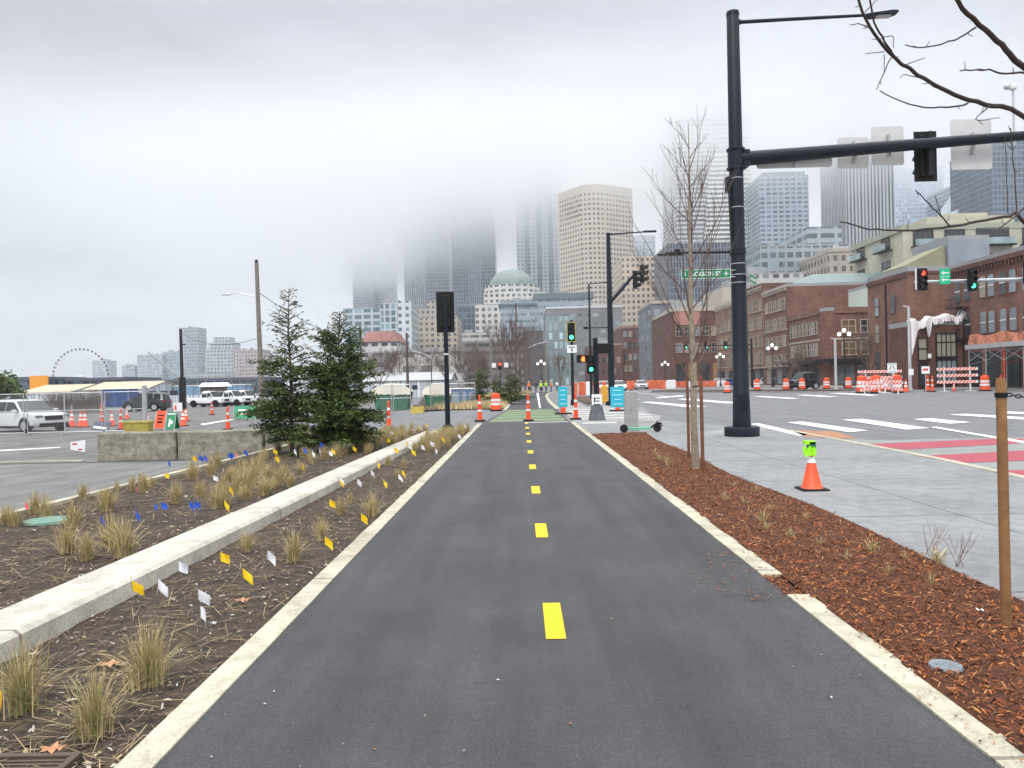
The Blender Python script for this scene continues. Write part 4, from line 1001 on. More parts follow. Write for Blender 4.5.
# the tall dark pole with mast arm at the corner
P = Vector((6.05, 20.45, 0))
bp = thing('street_pole', 'tall dark blue grey corner pole with street lamp arm and long signal mast arm', 'street pole', P)
g = MB(); g.lathe([(.46,-.01),(.47,.02),(.47,.22),(.455,.25),(.2,.26)], n=24); g.build('base', M['polepaint'], bp, smooth=True)
g = MB(); top = D(735.5,16,P.y).z
g.lathe([(.245,.24),(.22,1.2),(.215,1.21),(.19,7),(.165,top),(.15,top+.03)], n=20)
g.box(-.1,.1,-.262,-.2,.75,1.15); g.build('pole', M['polepaint'], bp, smooth=True)
g = MB(); g.lathe([(.15,top),(.18,top+.01),(.17,top+.1),(.05,top+.16)], n=16); g.build('cap', M['polepaint'], bp, smooth=True)
lz = top-.18
g = MB(); g.tube([(.15,0,lz),(1.5,0,lz+.04),(4.0,0,lz+.1)], [.055,.05,.04], 8); g.tube([(0,0,lz),(.2,0,lz)], .08, 8); g.build('lamp_arm', M['polepaint'], bp, smooth=True)
g = MB(); g.add([(3.65,-.1,lz+.1),(4.3,-.16,lz+.15),(4.45,-.13,lz+.16),(4.45,.13,lz+.16),(4.3,.16,lz+.15),(3.65,.1,lz+.1),(3.65,-.08,lz+.0),(4.3,-.16,lz+.07),(4.5,-.12,lz+.12),(4.5,.12,lz+.12),(4.3,.16,lz+.07),(3.65,.08,lz+.0)],
  [(0,1,2,3,4,5),(11,10,9,8,7,6),(0,6,7,1),(1,7,8,2),(2,8,9,3),(3,9,10,4),(4,10,11,5),(5,11,6,0)])
lh = g.build('lamp_head', M['polepaint'], bp)
g = MB(); g.box(3.9,4.3,-.1,.1,lz+.03,lz+.05); g.build('lamp_lens', flat('lamp_lens_glass', (.5,.5,.48), .3), lh)
az = D(748,159,P.y).z
az2 = D(1024,136,P.y).z; slope = (az2-az)/(D(1024,136,P.y).x-P.x-.1)
A = lambda x: az+slope*x
g = MB(); g.tube([(.12,0,A(0)),(3,0,A(3)),(6,0,A(6)),(12,0,A(12))], [.2,.17,.145,.09], 14); g.build('mast_arm', M['polepaint'], bp, smooth=True)
g = MB(); g.lathe([(.23,az-.3),(.25,az-.29),(.25,az-.24),(.22,az-.23),(.22,az+.22),(.25,az+.23),(.25,az+.28),(.22,az+.29)], n=18); g.box(.18,.34,-.17,.17,az-.22,az+.22); g.build('arm_clamp', M['polepaint'], bp)
sz_ = D(735,252,P.y).z
g = MB(); g.tube([(-.15,0,sz_),(-2.0,0,sz_+.02)], [.04,.03], 8); g.lathe([(.2,sz_-.09),(.22,sz_-.08),(.22,sz_+.08),(.2,sz_+.09)], n=16); g.build('sensor_arm', M['polepaint'], bp, smooth=True)
g = MB(); g.box(-2.2,-1.5,-.05,.05,sz_-.06,sz_-.01); g.box(-1.75,-1.6,-.06,.06,sz_-.01,sz_+.11); g.build('sensor', M['black'], bp)
for z in (az-.55, az-1.35, 4.72, 4.42, 4.2):
    g = MB(); rr = .2 if z > 5 else .207; g.lathe([(rr,z),(rr,z+.02)], n=18); g.build('strap', M['galv'], bp)
g = MB(); g.tube([(-.2,-.12,sz_+.2),(-.24,-.1,az-.5)], .035, 6); g.box(-.3,-.2,-.08,.08,az-.9,az-.5); g.build('conduit', M['black'], bp)
# sign backs bolted on the far side of the arm
def sign_back(px0, px1, py0, py1, label, y=.32):
    Y = P.y+y; a = D(px0, py0, Y); b = D(px1, py1, Y)
    r = thing('sign', label, 'sign', ((a.x+b.x)/2, Y, (a.z+b.z)/2), 0)
    w_ = (b.x-a.x)/2; h_ = (a.z-b.z)/2
    g = MB(); c = .05
    poly = [(-w_+c,-h_),(w_-c,-h_),(w_,-h_+c),(w_,h_-c),(w_-c,h_),(-w_+c,h_),(-w_,h_-c),(-w_,-h_+c)]
    g.add([(x,0,z) for x, z in poly]+[(x,.008,z) for x, z in poly], [tuple(range(8)), tuple(range(15,7,-1))]+[(i,i+8,(i+1)%8+8,(i+1)%8) for i in range(8)])
    g.build('panel', M['signback'], r)
    g = MB(); g.box(-.03,.03,-.12,-.002,-min(h_,.3),min(h_,.3)); g.build('bracket', M['galv'], r)
    return r
sign_back(756,832,151,167,'long low grey sign back seen from behind on the mast arm nearest the pole', .24)
sign_back(837,869,138,168,'square pale sign back left of its slightly higher neighbour on the mast arm')
sign_back(871,904,127,165,'pale sign back directly left of the black signal on the mast arm')
sign_back(950,992,120,169,'largest pale sign back, right of the black signal on the mast arm')
tp = D(926,130,P.y+.25)
h = signal_head('traffic_light', 'black traffic signal seen from behind, hanging on the long mast arm', (tp.x, P.y+.33, tp.z-.15), PI, 3, 1.08)
g = MB(); g.box(-.05,.05,.02,.3,-1.15,.05); g.build('bracket', M['black'], h)
g = MB()
for z in (-.62, -1.0): g.tube([(-.12,.15,z+.13),(.0,.16,z-.05),(.13,.15,z+.12)], .02, 5); g.tube([(-.1,.15,z-.12),(.02,.16,z-.02)], .018, 5)
g.build('cable', M['blk'], h)
# camera on its riser
cx_ = D(1013,100,P.y).x
c = thing('traffic_camera', 'white dome camera on a thin riser above the mast arm at right edge', 'camera', (cx_, P.y, A(cx_-P.x)+.1))
g = MB(); g.tube([(0,0,-.35),(0,0,1.15)], .03, 8); g.lathe([(.05,-.2),(.06,-.19),(.06,-.05),(.05,-.04)], n=10); g.build('riser', M['silver'], c)
g = MB(); g.lathe([(.03,1.15),(.1,1.2),(.11,1.28),(.04,1.34)], n=14); g.box(-.18,.0,-.03,.03,1.33,1.37); g.build('housing', M['white'], c)
g = MB(); g.ball((-.17,0,1.27), .08,.08,.09); g.build('dome', M['silver'], c)
# street name signs
Y = P.y-.26; a = D(681,269.5,Y); b = D(731,278.5,Y)
wd = b.x-a.x; hh_ = .25
s1 = thing('street_name_sign', 'green street name sign reading S JACKSON ST strapped to the dark corner pole', 'street sign', ((a.x+b.x)/2, Y, (a.z+b.z)/2), R(0))
g = MB(); g.box(-wd/2,wd/2,0,.012,-hh_/2,hh_/2); g.build('panel', M['green'], s1)
g = MB(); t = .014
for q in ((-wd/2,wd/2,-hh_/2,-hh_/2+t),(-wd/2,wd/2,hh_/2-t,hh_/2),(-wd/2,-wd/2+t,-hh_/2,hh_/2),(wd/2-t,wd/2,-hh_/2,hh_/2)): g.box(q[0],q[1],-.003,-.001,q[2],q[3])
g.build('border', M['white'], s1)
lettering('S  JACKSON ST', .155, M['white'], s1, (-.1,-.004,0), bold=.004)
g = MB(); cxx = wd/2-.13
for k in range(4):
    a_ = k*PI/2; g.add([(cxx,-.004,0),(cxx+.03*math.cos(a_-.6),-.004,.03*math.sin(a_-.6)),(cxx+.085*math.cos(a_),-.004,.085*math.sin(a_)),(cxx+.03*math.cos(a_+.6),-.004,.03*math.sin(a_+.6))], [(0,1,2,3)])
g.build('star_mark', M['white'], s1)
g = MB(); g.box(wd/2,wd/2+.12,.0,.01,.08,.1); g.box(wd/2,wd/2+.12,.0,.01,-.1,-.08); g.build('bracket', M['galv'], s1)
s2 = thing('street_name_sign', 'smaller green street sign turned away, right side of the dark corner pole', 'street sign', (P.x+.27, P.y-.2, D(745,279,P.y).z), R(62))
g = MB(); g.box(-.1,.85,0,.012,-.13,.13); g.build('panel', M['green'], s2)
g = MB(); g.box(-.1,.85,-.003,-.001,.115,.13); g.box(-.1,.85,-.003,-.001,-.13,-.115); g.box(-.1,-.085,-.003,-.001,-.115,.115); g.box(.835,.85,-.003,-.001,-.115,.115); g.build('border', M['white'], s2)
g = MB()   # unreadable pale route mark
for k in range(6): g.box(.05+k*.12,.13+k*.12,-.004,-.002,-.05,.05 if k%2 else .02)
g.build('lettering', M['white'], s2)

# black signal back by the left bed
S = Vector((*G(448,434), 0))
lp = thing('signal_pole', 'slim dark pole with flared square base at the end of the left bed', 'pole', S)
g = MB(); g.prism([(-.2,-.2),(.2,-.2),(.2,.2),(-.2,.2)], -.05, .3, top=[(-.13,-.13),(.13,-.13),(.13,.13),(-.13,.13)]); g.prism([(-.22,-.22),(.22,-.22),(.22,.22),(-.22,.22)], -.12, -.02); g.build('base', M['polepaint'], lp)
zt = D(446,292,S.y).z
g = MB(); g.tube([(0,0,.28),(0,0,zt-.2)], [.085,.065], 12); g.lathe([(.075,2.55),(.077,2.6)], n=12, mi=1); g.build('pole', [M['polepaint'], M['white']], lp, smooth=True)
h = signal_head('traffic_light', 'large black signal seen from behind on top of the slim pole left of path', (S.x-.01, S.y+.12, zt-.1), PI, 3, .95)
g = MB(); g.box(-.29,.29,.0,.02,-1.2,.12); g.build('backplate', M['blk'], h)

# signal pole with scooters near: post with flared grey base
S = Vector((*G(597,420), 0))
lp = thing('signal_pole', 'dark signal post with flared grey base beside the right edge of the crossing', 'pole', S)
g = MB(); g.prism([(-.33,-.33),(.33,-.33),(.33,.33),(-.33,.33)], -.02, .62, top=[(-.2,-.2),(.2,-.2),(.2,.2),(-.2,.2)]); g.build('base', pm('grey_base_paint', (.09,.1,.115), .6, .2, 4), lp)
zt = D(596,338,S.y).z
g = MB(); g.tube([(0,0,.6),(0,0,zt)], [.12,.1], 12); g.build('post', M['polepaint'], lp, smooth=True)
s_ = thing('sign', 'white push button sign on the dark signal post right of the crossing', 'sign', (S.x, S.y-.14, D(597,401,S.y).z))
g = MB(); g.box(-.21,.21,0,.01,-.28,.28); g.build('panel', M['whitec'], s_)
g = MB(); g.box(-.12,-.06,-.004,-.001,-.05,.16); g.box(-.03,.12,-.004,-.001,.1,.14); g.box(-.03,.1,-.004,-.001,-.02,.02); g.box(-.14,.14,-.004,-.001,-.18,-.12); g.build('lettering', M['blk'], s_)
h = signal_head('bike_signal', 'small traffic light showing green on the dark post right of the crossing', (S.x-.2, S.y-.05, D(594,357,S.y).z), 0, 3, .58, on=(2, M['gl_on']))
g = MB(); g.box(.05,.2,.0,.05,-.2,-.15); g.build('bracket', M['blk'], h)
def ped_head(label, loc, rz, on=None, s=1.0):
    r = thing('pedestrian_signal', label, 'pedestrian signal', loc, rz)
    g = MB(); g.bbox(-.3*s,.3*s,-.1,.14,-.22*s,.22*s,.02); g.build('housing', M['blk'], r)
    g = MB(); g.box(-.34*s,.34*s,-.22,-.1,.2*s,.23*s); g.box(-.34*s,-.31*s,-.22,-.1,-.2*s,.2*s); g.box(.31*s,.34*s,-.22,-.1,-.2*s,.2*s); g.build('visor', M['blk'], r)
    if on:
        g = MB(); y = -.105
        g.box(-.05*s,.13*s,y-.004,y,-.15*s,.03*s)
        for k in range(4): g.box(-.05*s+k*.047*s,-.018*s+k*.047*s,y-.004,y,.035*s,.16*s-(.03*s if k in (0,3) else 0))
        g.box(-.1*s,-.06*s,y-.004,y,-.1*s,.02*s); g.build('hand_light', on, r)
    return r
h = ped_head('black pedestrian signal seen from behind, right of the dark signal post', (S.x+.33, S.y, D(604,348.5,S.y).z), PI, None, .95)
g = MB(); g.box(.18,.36,-.02,.02,-.02,.02); g.build('bracket', M['blk'], h)

# taller signal at the far corner, with the orange hand
S = Vector((D(572.5,380,46).x, 46, .12))
lp = thing('signal_pole', 'thin dark post carrying the high green signal at the far path corner', 'pole', S)
zt = D(571.5,322,46).z
g = MB(); g.tube([(0,0,0),(0,0,zt)], [.1,.07], 10); g.lathe([(.16,0),(.15,.3),(.1,.4)], n=12); g.build('post', M['polepaint'], lp, smooth=True)
signal_head('traffic_light', 'high traffic light with yellow border showing green above a white sign', (S.x-.02, S.y-.12, D(571.5,324,46).z), 0, 3, .95, on=(2, M['gl_on']), border=M['yellow'])
s_ = thing('sign', 'small white sign directly under the high green traffic light', 'sign', (S.x, S.y-.1, D(572,349,46).z))
g = MB(); g.box(-.3,.3,0,.01,-.24,.24); g.build('panel', M['whitec'], s_)
g = MB(); g.box(-.2,.2,-.004,-.001,.08,.13); g.box(-.04,.04,-.004,-.001,-.16,.03); g.build('lettering', M['blk'], s_)
ped_head('pedestrian signal showing an orange hand beside the thin far corner post', (S.x+.62, S.y, D(582,359,46).z), R(20), M['or_on'], 1.05)

# second tall lamp with angled signal arm
S = Vector((*G(612,405), 0)); 
lp = thing('street_pole', 'second tall dark pole farther off with lamp arm and raised bracket of signals', 'street pole', S)
zt = D(609.5,233,S.y).z
g = MB(); g.lathe([(.4,0),(.4,.25),(.22,.26),(.19,5),(.13,zt)], n=14); g.build('pole', M['polepaint'], lp, smooth=True)
g = MB(); g.tube([(0,0,zt-.1),(3.0,0,zt+.05)], [.055,.04], 7); g.box(2.3,3.15,-.12,.12,zt-.02,zt+.08); g.build('lamp_arm', M['polepaint'], lp)
z1 = D(612,301,S.y).z; e1 = D(633,276,S.y)
g = MB(); g.tube([(.1,0,z1),(e1.x-S.x,0,e1.z),(e1.x-S.x+.7,0,e1.z+.35)], [.13,.09,.07], 8); g.build('signal_arm', M['polepaint'], lp)
z2 = D(585,328,S.y).z
g = MB(); g.tube([(0,0,z2),(-1.6,0,z2)], .04, 6); g.box(-1.75,-1.45,-.08,.08,z2-.08,z2+.08); g.build('sensor_arm', M['polepaint'], lp)
for q, (px, py) in enumerate([(635,271),(642,265)]):
    t_ = D(px, py, S.y-.2)
    h = signal_head('traffic_light', ['lower left of the two black signals on the raised bracket of the far pole','upper right of the two black signals on the raised bracket of the far pole'][q], (t_.x, S.y-.2, t_.z), R(70), 3, 1.1, back=False)
    g = MB(); g.box(-.04,.04,.1,.3,-.5,-.4); g.build('bracket', M['blk'], h)
# thin lamp pole left of it
S = Vector((D(591,380,62).x, 62, 0)); zt = D(589.5,284,62).z
lp = thing('street_lamp', 'thin grey lamp post with short arm left of the second tall dark pole', 'street lamp', S)
g = MB(); g.tube([(0,0,0),(0,0,zt)], [.12,.07], 8); g.build('pole', M['polepaint'], lp)
g = MB(); g.tube([(0,0,zt),(1.6,0,zt+.1)], .04, 6); g.box(1.3,1.9,-.1,.1,zt+.05,zt+.14); g.build('lamp_arm', M['polepaint'], lp)

# right hand mast arm with three heads and the arrow sign
Ya = 39.; zl = D(919,279,Ya).z
xr = 31.5
lp = thing('signal_pole', 'dark mast arm signal pole reaching in from beyond the right frame edge', 'street pole', (xr, Ya, 0))
g = MB(); g.lathe([(.4,0),(.4,.3),(.22,.31),(.18,7.2)], n=14); g.build('pole', M['polepaint'], lp, smooth=True)
x0 = D(915,297,Ya).x-xr
za = D(960,281,Ya).z
g = MB(); g.tube([(-.1,0,za+.0),(x0,0,za+.0)], [.15,.07], 10); g.build('mast_arm', M['galv'], lp, smooth=True)
h = signal_head('traffic_light', 'left signal on the right mast arm showing a red arrow', (D(919.5,271,Ya).x, Ya-.25, D(919.5,271,Ya).z), 0, 3, .9, on=(0, M['rd_on']))
g = MB(); g.box(-.36,-.3,.0,.02,-1.0,.1); g.build('side_plate', M['white'], h)
signal_head('traffic_light', 'middle signal on the right mast arm showing green', (D(969,271.5,Ya).x, Ya-.25, D(969,271.5,Ya).z), 0, 3, .9, on=(2, M['gl_on']))
signal_head('traffic_light', 'signal cut by the right frame edge on the right mast arm', (D(1024.5,264,Ya).x, Ya-.25, D(1024,265,Ya).z), 0, 3, .9)
c_ = D(942.5,277,Ya)
s_ = thing('lane_sign', 'green sign with two white arrows between the two lit signals', 'sign', (c_.x, Ya-.22, c_.z))
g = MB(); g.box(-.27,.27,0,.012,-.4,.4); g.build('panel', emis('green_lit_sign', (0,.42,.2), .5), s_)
g = MB()
for z in (.18, -.18): g.box(-.1,.2,-.005,-.001,z-.03,z+.03); g.add([(-.2,-.005,z),(-.06,-.005,z+.11),(-.06,-.005,z-.11)], [(0,2,1)])
g.box(-.24,.24,-.004,-.001,-.01,.01); g.build('arrow_mark', M['white'], s_)

# globe lamps
def globe_lamp(S, ht, label, n=3, first=None):
    lp = thing('globe_lamp', label, 'street lamp', S)
    g = MB(); g.lathe([(.25,0),(.25,.3),(.12,.6),(.08,.8),(.06,ht-1.0)], n=10); g.build('post', M['black'], lp, smooth=True)
    g = MB(); g.tube([(-.6,0,ht-.75),(-.3,0,ht-.95),(0,0,ht-.9),(.3,0,ht-.95),(.6,0,ht-.75)], .04, 6); g.tube([(0,0,ht-1),(0,0,ht-.3)], .05, 6); g.build('bracket', M['black'], lp)
    for x, z in ((-.6,-.6),(.6,-.6),(0,-.15))[:n]:
        g = MB(); g.ball((x,0,ht+z), .24,.24,.26, 12, 8); g.build('globe', M['globe'], lp, smooth=True)
    return lp
for px, pyt, Y, lab in [(844,330,92,'three globe street lamp in front of the rounded brick corner'), (772,345,112,'three globe street lamp right of the dark corner pole'),
                        (720,354,135,'three globe lamp left of the dark corner pole'), (665,362,150,'small three globe lamp by the slate building'), (541,361,135,'three globe lamp beyond the far end of the path')]:
    t_ = D(px, pyt, Y); globe_lamp((t_.x, Y, .1), t_.z, lab)
# silver poles
for px, pyt, Y, lab in [(835,339,84,'pale silver pole left of the globe lamp at the brick corner'), (908.5,307,72,'pale silver lamp post in front of the blank brick wall')]:
    t_ = D(px, pyt, Y); lp = thing('metal_pole', lab, 'pole', (t_.x, Y, .0))
    g = MB(); g.tube([(0,0,0),(0,0,t_.z)], [.17,.12], 10); g.lathe([(.25,0),(.25,.12),(.15,.2)], n=10); g.build('pole', M['silver'], lp, smooth=True)
    g = MB(); g.tube([(0,0,t_.z),(-.5,0,t_.z+.1)], .06, 6); g.build('arm', M['silver'], lp)
# far span of signals
t0 = D(745,345,118); t1 = D(672,346,118)
lp = thing('signal_pole', 'thin far mast arm with three small green lights behind the street tree', 'street pole', (t0.x+1, 118, 0))
g = MB(); g.tube([(0,0,0),(0,0,t0.z+1)], [.2,.14], 8); g.build('pole', M['polepaint'], lp)
g = MB(); g.tube([(0,0,t0.z),(t1.x-t0.x-1,0,t1.z)], [.1,.05], 6); g.build('mast_arm', M['polepaint'], lp)
for px, lb in ((686,'left'),(706,'middle'),(725,'right')):
    t_ = D(px,342,118); signal_head('traffic_light', lb+' small far green traffic light behind the street tree', (t_.x, 117.7, t_.z), 0, 3, 1.0, on=(2, M['gl_on']), visor=False)

# left utility poles
def wood_pole(px, py0, pyb, Y, label, r_=.16, mat=None, z0=LOT, arm=None):
    a = D(px, py0, Y); b = D(pyb[0], pyb[1], Y)
    lp = thing('utility_pole', label, 'pole', (b.x, Y, z0))
    g = MB(); g.tube([(0,0,-.1),(a.x-b.x,0,a.z-z0)], [r_*1.15, r_*.8], 9); g.build('pole', mat or M['barkd'], lp, smooth=True)
    return lp, a, b
M['oldwood'] = pm('weathered_pole_wood', (.2,.17,.15), .8, .2, 5)
lp, a, b = wood_pole(256.5, 263, (262,400), 52, 'weathered wooden pole with lamp arm rising behind the left evergreen', .17, M['oldwood'])
q = D(257,297,52); q2 = D(226,294.5,52)
g = MB(); g.tube([(q.x-b.x,0,q.z-LOT),(q2.x-b.x+.8,0,q2.z-LOT+.12),(q2.x-b.x,0,q2.z-LOT)], [.04,.035,.03], 6); g.build('lamp_arm', M['galv'], lp)
g = MB(); g.ball((q2.x-b.x,0,q2.z-LOT), .35,.12,.07); g.build('lamp_head', M['galv'], lp)
g = MB(); g.ball((a.x-b.x,0,a.z-LOT+.1), .12,.12,.16); g.build('cap', M['black'], lp)
lp, a, b = wood_pole(180.5, 329, (183,405), 75, 'black utility pole standing in the lot behind the cones', .17, M['black'])
g = MB(); g.box(-.24,.24,-.3,.3,.0,2.6); g.box(-.19,.19,-.32,.28,2.61,3.3); g.build('junction_box', M['black'], lp)
g = MB(); q = D(182,345,75); g.box(.0,.4,-.05,.05,q.z-LOT,q.z-LOT+.12); g.build('bracket', M['black'], lp)
for px, py, bt, Y, lb in [(406.5,333,(408,392),95,'dark wooden pole behind the green dumpsters'), (360,325,(362,395),120,'thin dark pole right of the big evergreens'), (516,303,(515.5,378),130,'tall thin dark pole above the bare trees'), (524,338,(525,380),150,'short dark pole at the path end')]:
    wood_pole(px, py, bt, Y, lb, .17, M['barkd'])
# curved galvanised street lamps
for px, pyt, Y, dx, lb in [(431,352,110,-2.4,'curved pale lamp post left of the slim signal pole'), (528,343,120,3.,'curved pale lamp arm above the path end')]:
    t_ = D(px, pyt, Y); lp = thing('street_lamp', lb, 'street lamp', (t_.x, Y, LOT))
    g = MB(); g.tube([(0,0,0),(0,0,t_.z-.5)], [.1,.07], 8); g.build('pole', M['brown'], lp)
    g = MB(); g.tube([(0,0,t_.z-.5),(dx*.4,0,t_.z+.1),(dx,0,t_.z+.5)], [.06,.05,.04], 6); g.box(dx-.4,dx+.1,-.1,.1,t_.z+.45,t_.z+.56); g.build('lamp_arm', M['silver'], lp)
# sagging wires
def wire(p0, p1, sag, label, r_=.015):
    g = MB(); pts = [Vector(p0).lerp(Vector(p1), i/14)-Vector((0,0,sag*4*(i/14)*(1-i/14))) for i in range(15)]
    g.tube(pts, r_, 4); tag(g.build('overhead_wire', M['black']), label, 'wire')
wire(D(258,292,52), D(362,336,120), 1.2, 'overhead wire running right from the weathered lamp pole', .03)
wire(D(181,333,75), D(258,338,52.2), .8, 'overhead wire between the black utility pole and the weathered pole', .02)

# ------------------------------------------------------------------ cones, delineators, barrels, barricades
def make_cone(h_=.71, bands=2):
    r = thing('traffic_cone', None, None, (0,0,0))
    s = h_/.71
    g = MB(); b = .19*s
    g.bbox(-b,b,-b,b,0,.035*s,.012*s); g.build('base', M['rubber'], r)
    R_ = lambda z: (.145-.125*(z/.71))*s
    g = MB(); g.lathe([(R_(.0)+.01*s,.036*s),(R_(.05),.06*s),(R_(.7),.69*s),(.02*s,.71*s)], n=20); bo = g.build('body', M['orange'], r, smooth=True)
    for z0, z1 in ([(.5,.61)] if bands == 1 else [(.3,.38),(.46,.58)]):
        g = MB(); g.lathe([(R_(z0)+.004,z0*s),(R_(z1)+.004,z1*s)], n=20); g.build('reflective_band', M['whitec'], bo, smooth=True)
    return r
c1 = make_cone(.54, 1); c1.scale = (1.28,1.28,1.0); x, y = G(812,489.5)
tag(c1, 'orange traffic cone with a lime green flag box on top, standing on the pavement', 'traffic cone'); c1.location = (x, y, 0)
# flag box
fb = thing('flag_box', 'lime green tape and green box perched on the tip of the pavement cone', 'box', (x, y, .52))
g = MB(); g.bbox(-.045,.055,-.05,.05,-.0,.16,.008); g.build('box', flat('dark_green_box', (.02,.16,.07), .5), fb)
g = MB(); nn = 9
for k in range(3):
    vs = [(-.13+.17*i/nn+.012*math.sin(i*2+k), -.058-.012*k+.01*math.sin(i*1.7+k*2), .09-.03*k+.02*math.cos(i*1.3+k)) for i in range(nn+1)]+[(-.14+.16*i/nn+.01*math.sin(i*3), -.055-.012*k, .02-.03*k+.02*math.sin(i*2.1)) for i in range(nn+1)]
    g.add(vs, [(i,i+1,nn+2+i,nn+1+i) for i in range(nn)])
g.box(-.1,.04,-.05,.045,.12,.17)
g.build('flag_tape', flat('lime_tape', (.35,.9,.02), .5), fb)

cone = make_cone(.75, 2)
first = [True]
def put_cone(px, py, z, label, group=None, s=1.0):
    x, y = G(px, py, z); y_ = y
    if first[0]:
        first[0] = False; cone.location = (x, y, z); cone.scale = (s,)*3; tag(cone, label, 'traffic cone', group); return
    c = copy_tree(cone, (x, y, z), label=label, scale=s); c['category'] = 'traffic cone'
    if group: c['group'] = group
    elif 'group' in c: del c['group']
GL = 'cones in the left lot'
for px, py, s, lb in [(72,427,1.25,'cone touching the white car bumper in the left lot'), (81,427,1.2,'left of the close pair of cones beside the white car'), (85,427,1.2,'right of the close pair of cones beside the white car'),
        (112,426,1.1,'cone standing right of the blue tilted board'), (127,419,1.0,'small far cone left of the dark parked pickup'),
        (183,426,1.15,'cone just right of the green and white sign'), (186,421,1.1,'cone half hidden behind the sign cluster'), (148,424,.8,'short cone behind the yellow tubs'), (240,419,.9,'lone cone left of the tilted green sign')]:
    put_cone(px, py, LOT, lb, None, s)
for px, py, s, lb in [(954,391,.95,'cone in front of the striped barricade at right'), (983,391,1.2,'cone left of the barrel at right end of the barricade'), (906,392,1.5,'tall cone left of the silver pole foot')]:
    put_cone(px, py, 0, lb, None, s)
def make_delin(tall=1.12):
    r = thing('delineator', None, None)
    g = MB(); g.prism([(.26*math.cos(a*PI/4+PI/8), .26*math.sin(a*PI/4+PI/8)) for a in range(8)], 0, .07, top=[(.22*math.cos(a*PI/4+PI/8), .22*math.sin(a*PI/4+PI/8)) for a in range(8)]); g.build('base', M['rubber'], r)
    g = MB(); g.lathe([(.11,.071),(.105,.1),(.045,tall-.1),(.05,tall-.08),(.05,tall-.03),(.02,tall)], n=16); bo = g.build('post', M['orange'], r, smooth=True)
    for z0, z1 in ((.42,.5),(.74,.84)):
        rr = lambda z: .105-(.06)*(z-.1)/(tall-.2)
        g = MB(); g.lathe([(rr(z0)+.005,z0),(rr(z1)+.005,z1)], n=16); g.build('reflective_band', M['whitec'], bo, smooth=True)
    return r
dl = make_delin(); fd = [True]
def put_del(px, py, z, label, s=1.0):
    x, y = G(px, py, z)
    if fd[0]: fd[0] = False; o = dl; o.location = (x, y, z)
    else: o = copy_tree(dl, (x, y, z))
    o.scale = (s,)*3; tag(o, label, 'delineator')
put_del(528.5,421,0,'orange delineator standing in the middle of the bike path')
put_del(576,419.5,0,'orange delineator at the right edge of the green crossing')
put_del(480,421.5,0,'orange delineator at the left edge of the green crossing')
put_del(389,428,-.15,'leaning orange delineator beyond the big evergreens')
put_del(176,425,LOT,'orange striped delineator standing behind the concrete blocks')
put_del(102,425,LOT,'tall orange delineator behind the tilted blue board', 1.15)
put_del(121,430,LOT,'orange delineator nearest the left end of the concrete block', 1.0)
put_del(228,430,LOT,'orange delineator just left of the tilted green sign')
put_del(212,415,LOT,'thin far orange delineator in front of the white pickups', .95)
put_del(928,391.5,0,'orange white delineator holding a small white sign by the barricades', 1.3)
put_del(932.5,391.8,0,'wide orange delineator left of the striped barricade', 1.25)
put_del(1001,391,0,'orange delineator tip behind the foreground wooden stake', 1.2)

def make_barrel():
    r = thing('traffic_barrel', None, None)
    g = MB(); g.lathe([(.36,0),(.36,.06),(.31,.09)], n=20); g.build('base', M['rubber'], r, smooth=True)
    g = MB(); g.lathe([(.3,.091),(.3,.3),(.28,.31),(.28,.52),(.265,.53),(.265,.74),(.25,.75),(.25,.96),(.2,1.0),(.1,1.0),(.09,1.06)], n=20); bo = g.build('body', M['orangedull'], r, smooth=30)
    for z0, z1, rr in ((.34,.48,.284),(.56,.70,.269)):
        g = MB(); g.lathe([(rr,z0),(rr,z1)], n=20); g.build('reflective_band', M['whitec'], bo, smooth=True)
    return r
br = make_barrel(); fb_ = [True]
def put_barrel(px, py, label, s=1.0, z=0, Y=None, group=None):
    if Y: q = D(px, py, Y); x, y = q.x, Y
    else: x, y = G(px, py, z)
    if fb_[0]: fb_[0] = False; o = br; o.location = (x, y, z)
    else: o = copy_tree(br, (x, y, z))
    o.scale = (s,)*3; tag(o, label, 'traffic barrel', group)
put_barrel(496,411,'orange barrel at the far left corner of the green crossing', 1.0, 0)
for px, py, s, lb in [(862,393,1.5,'barrel at the left end of the left barricade cluster'), (876,393.3,1.5,'second barrel from the left end of the left barricade cluster'), (897,392.8,1.5,'barrel at the right end of the left barricade cluster'), (985,391,1.3,'barrel right of the striped barricade'), (886,391.6,1.35,'third barrel, half hidden, in the left barricade cluster'), (869,391,1.3,'barrel at the back of the left barricade cluster')]:
    put_barrel(px, py, lb, s)
for px, Y, lb in [(727,80,'barrel on the median just left of the dark corner pole'), (757,80,'barrel on the median just right of the dark corner pole'), (786,79,'barrel on the median left of the dark parked vehicle'), (802,79,'barrel in front of the dark parked vehicle'), (826.5,79,'barrel left of the silver pole foot on the median'), (848.5,79,'rightmost barrel on the median before the barricades')]:
    q = D(px, 385, Y)
    if fb_[0]: pass
    o = copy_tree(br, (q.x, Y, .2 if px > 740 else .0)); o.scale = (1.15,)*3; tag(o, lb, 'traffic barrel')

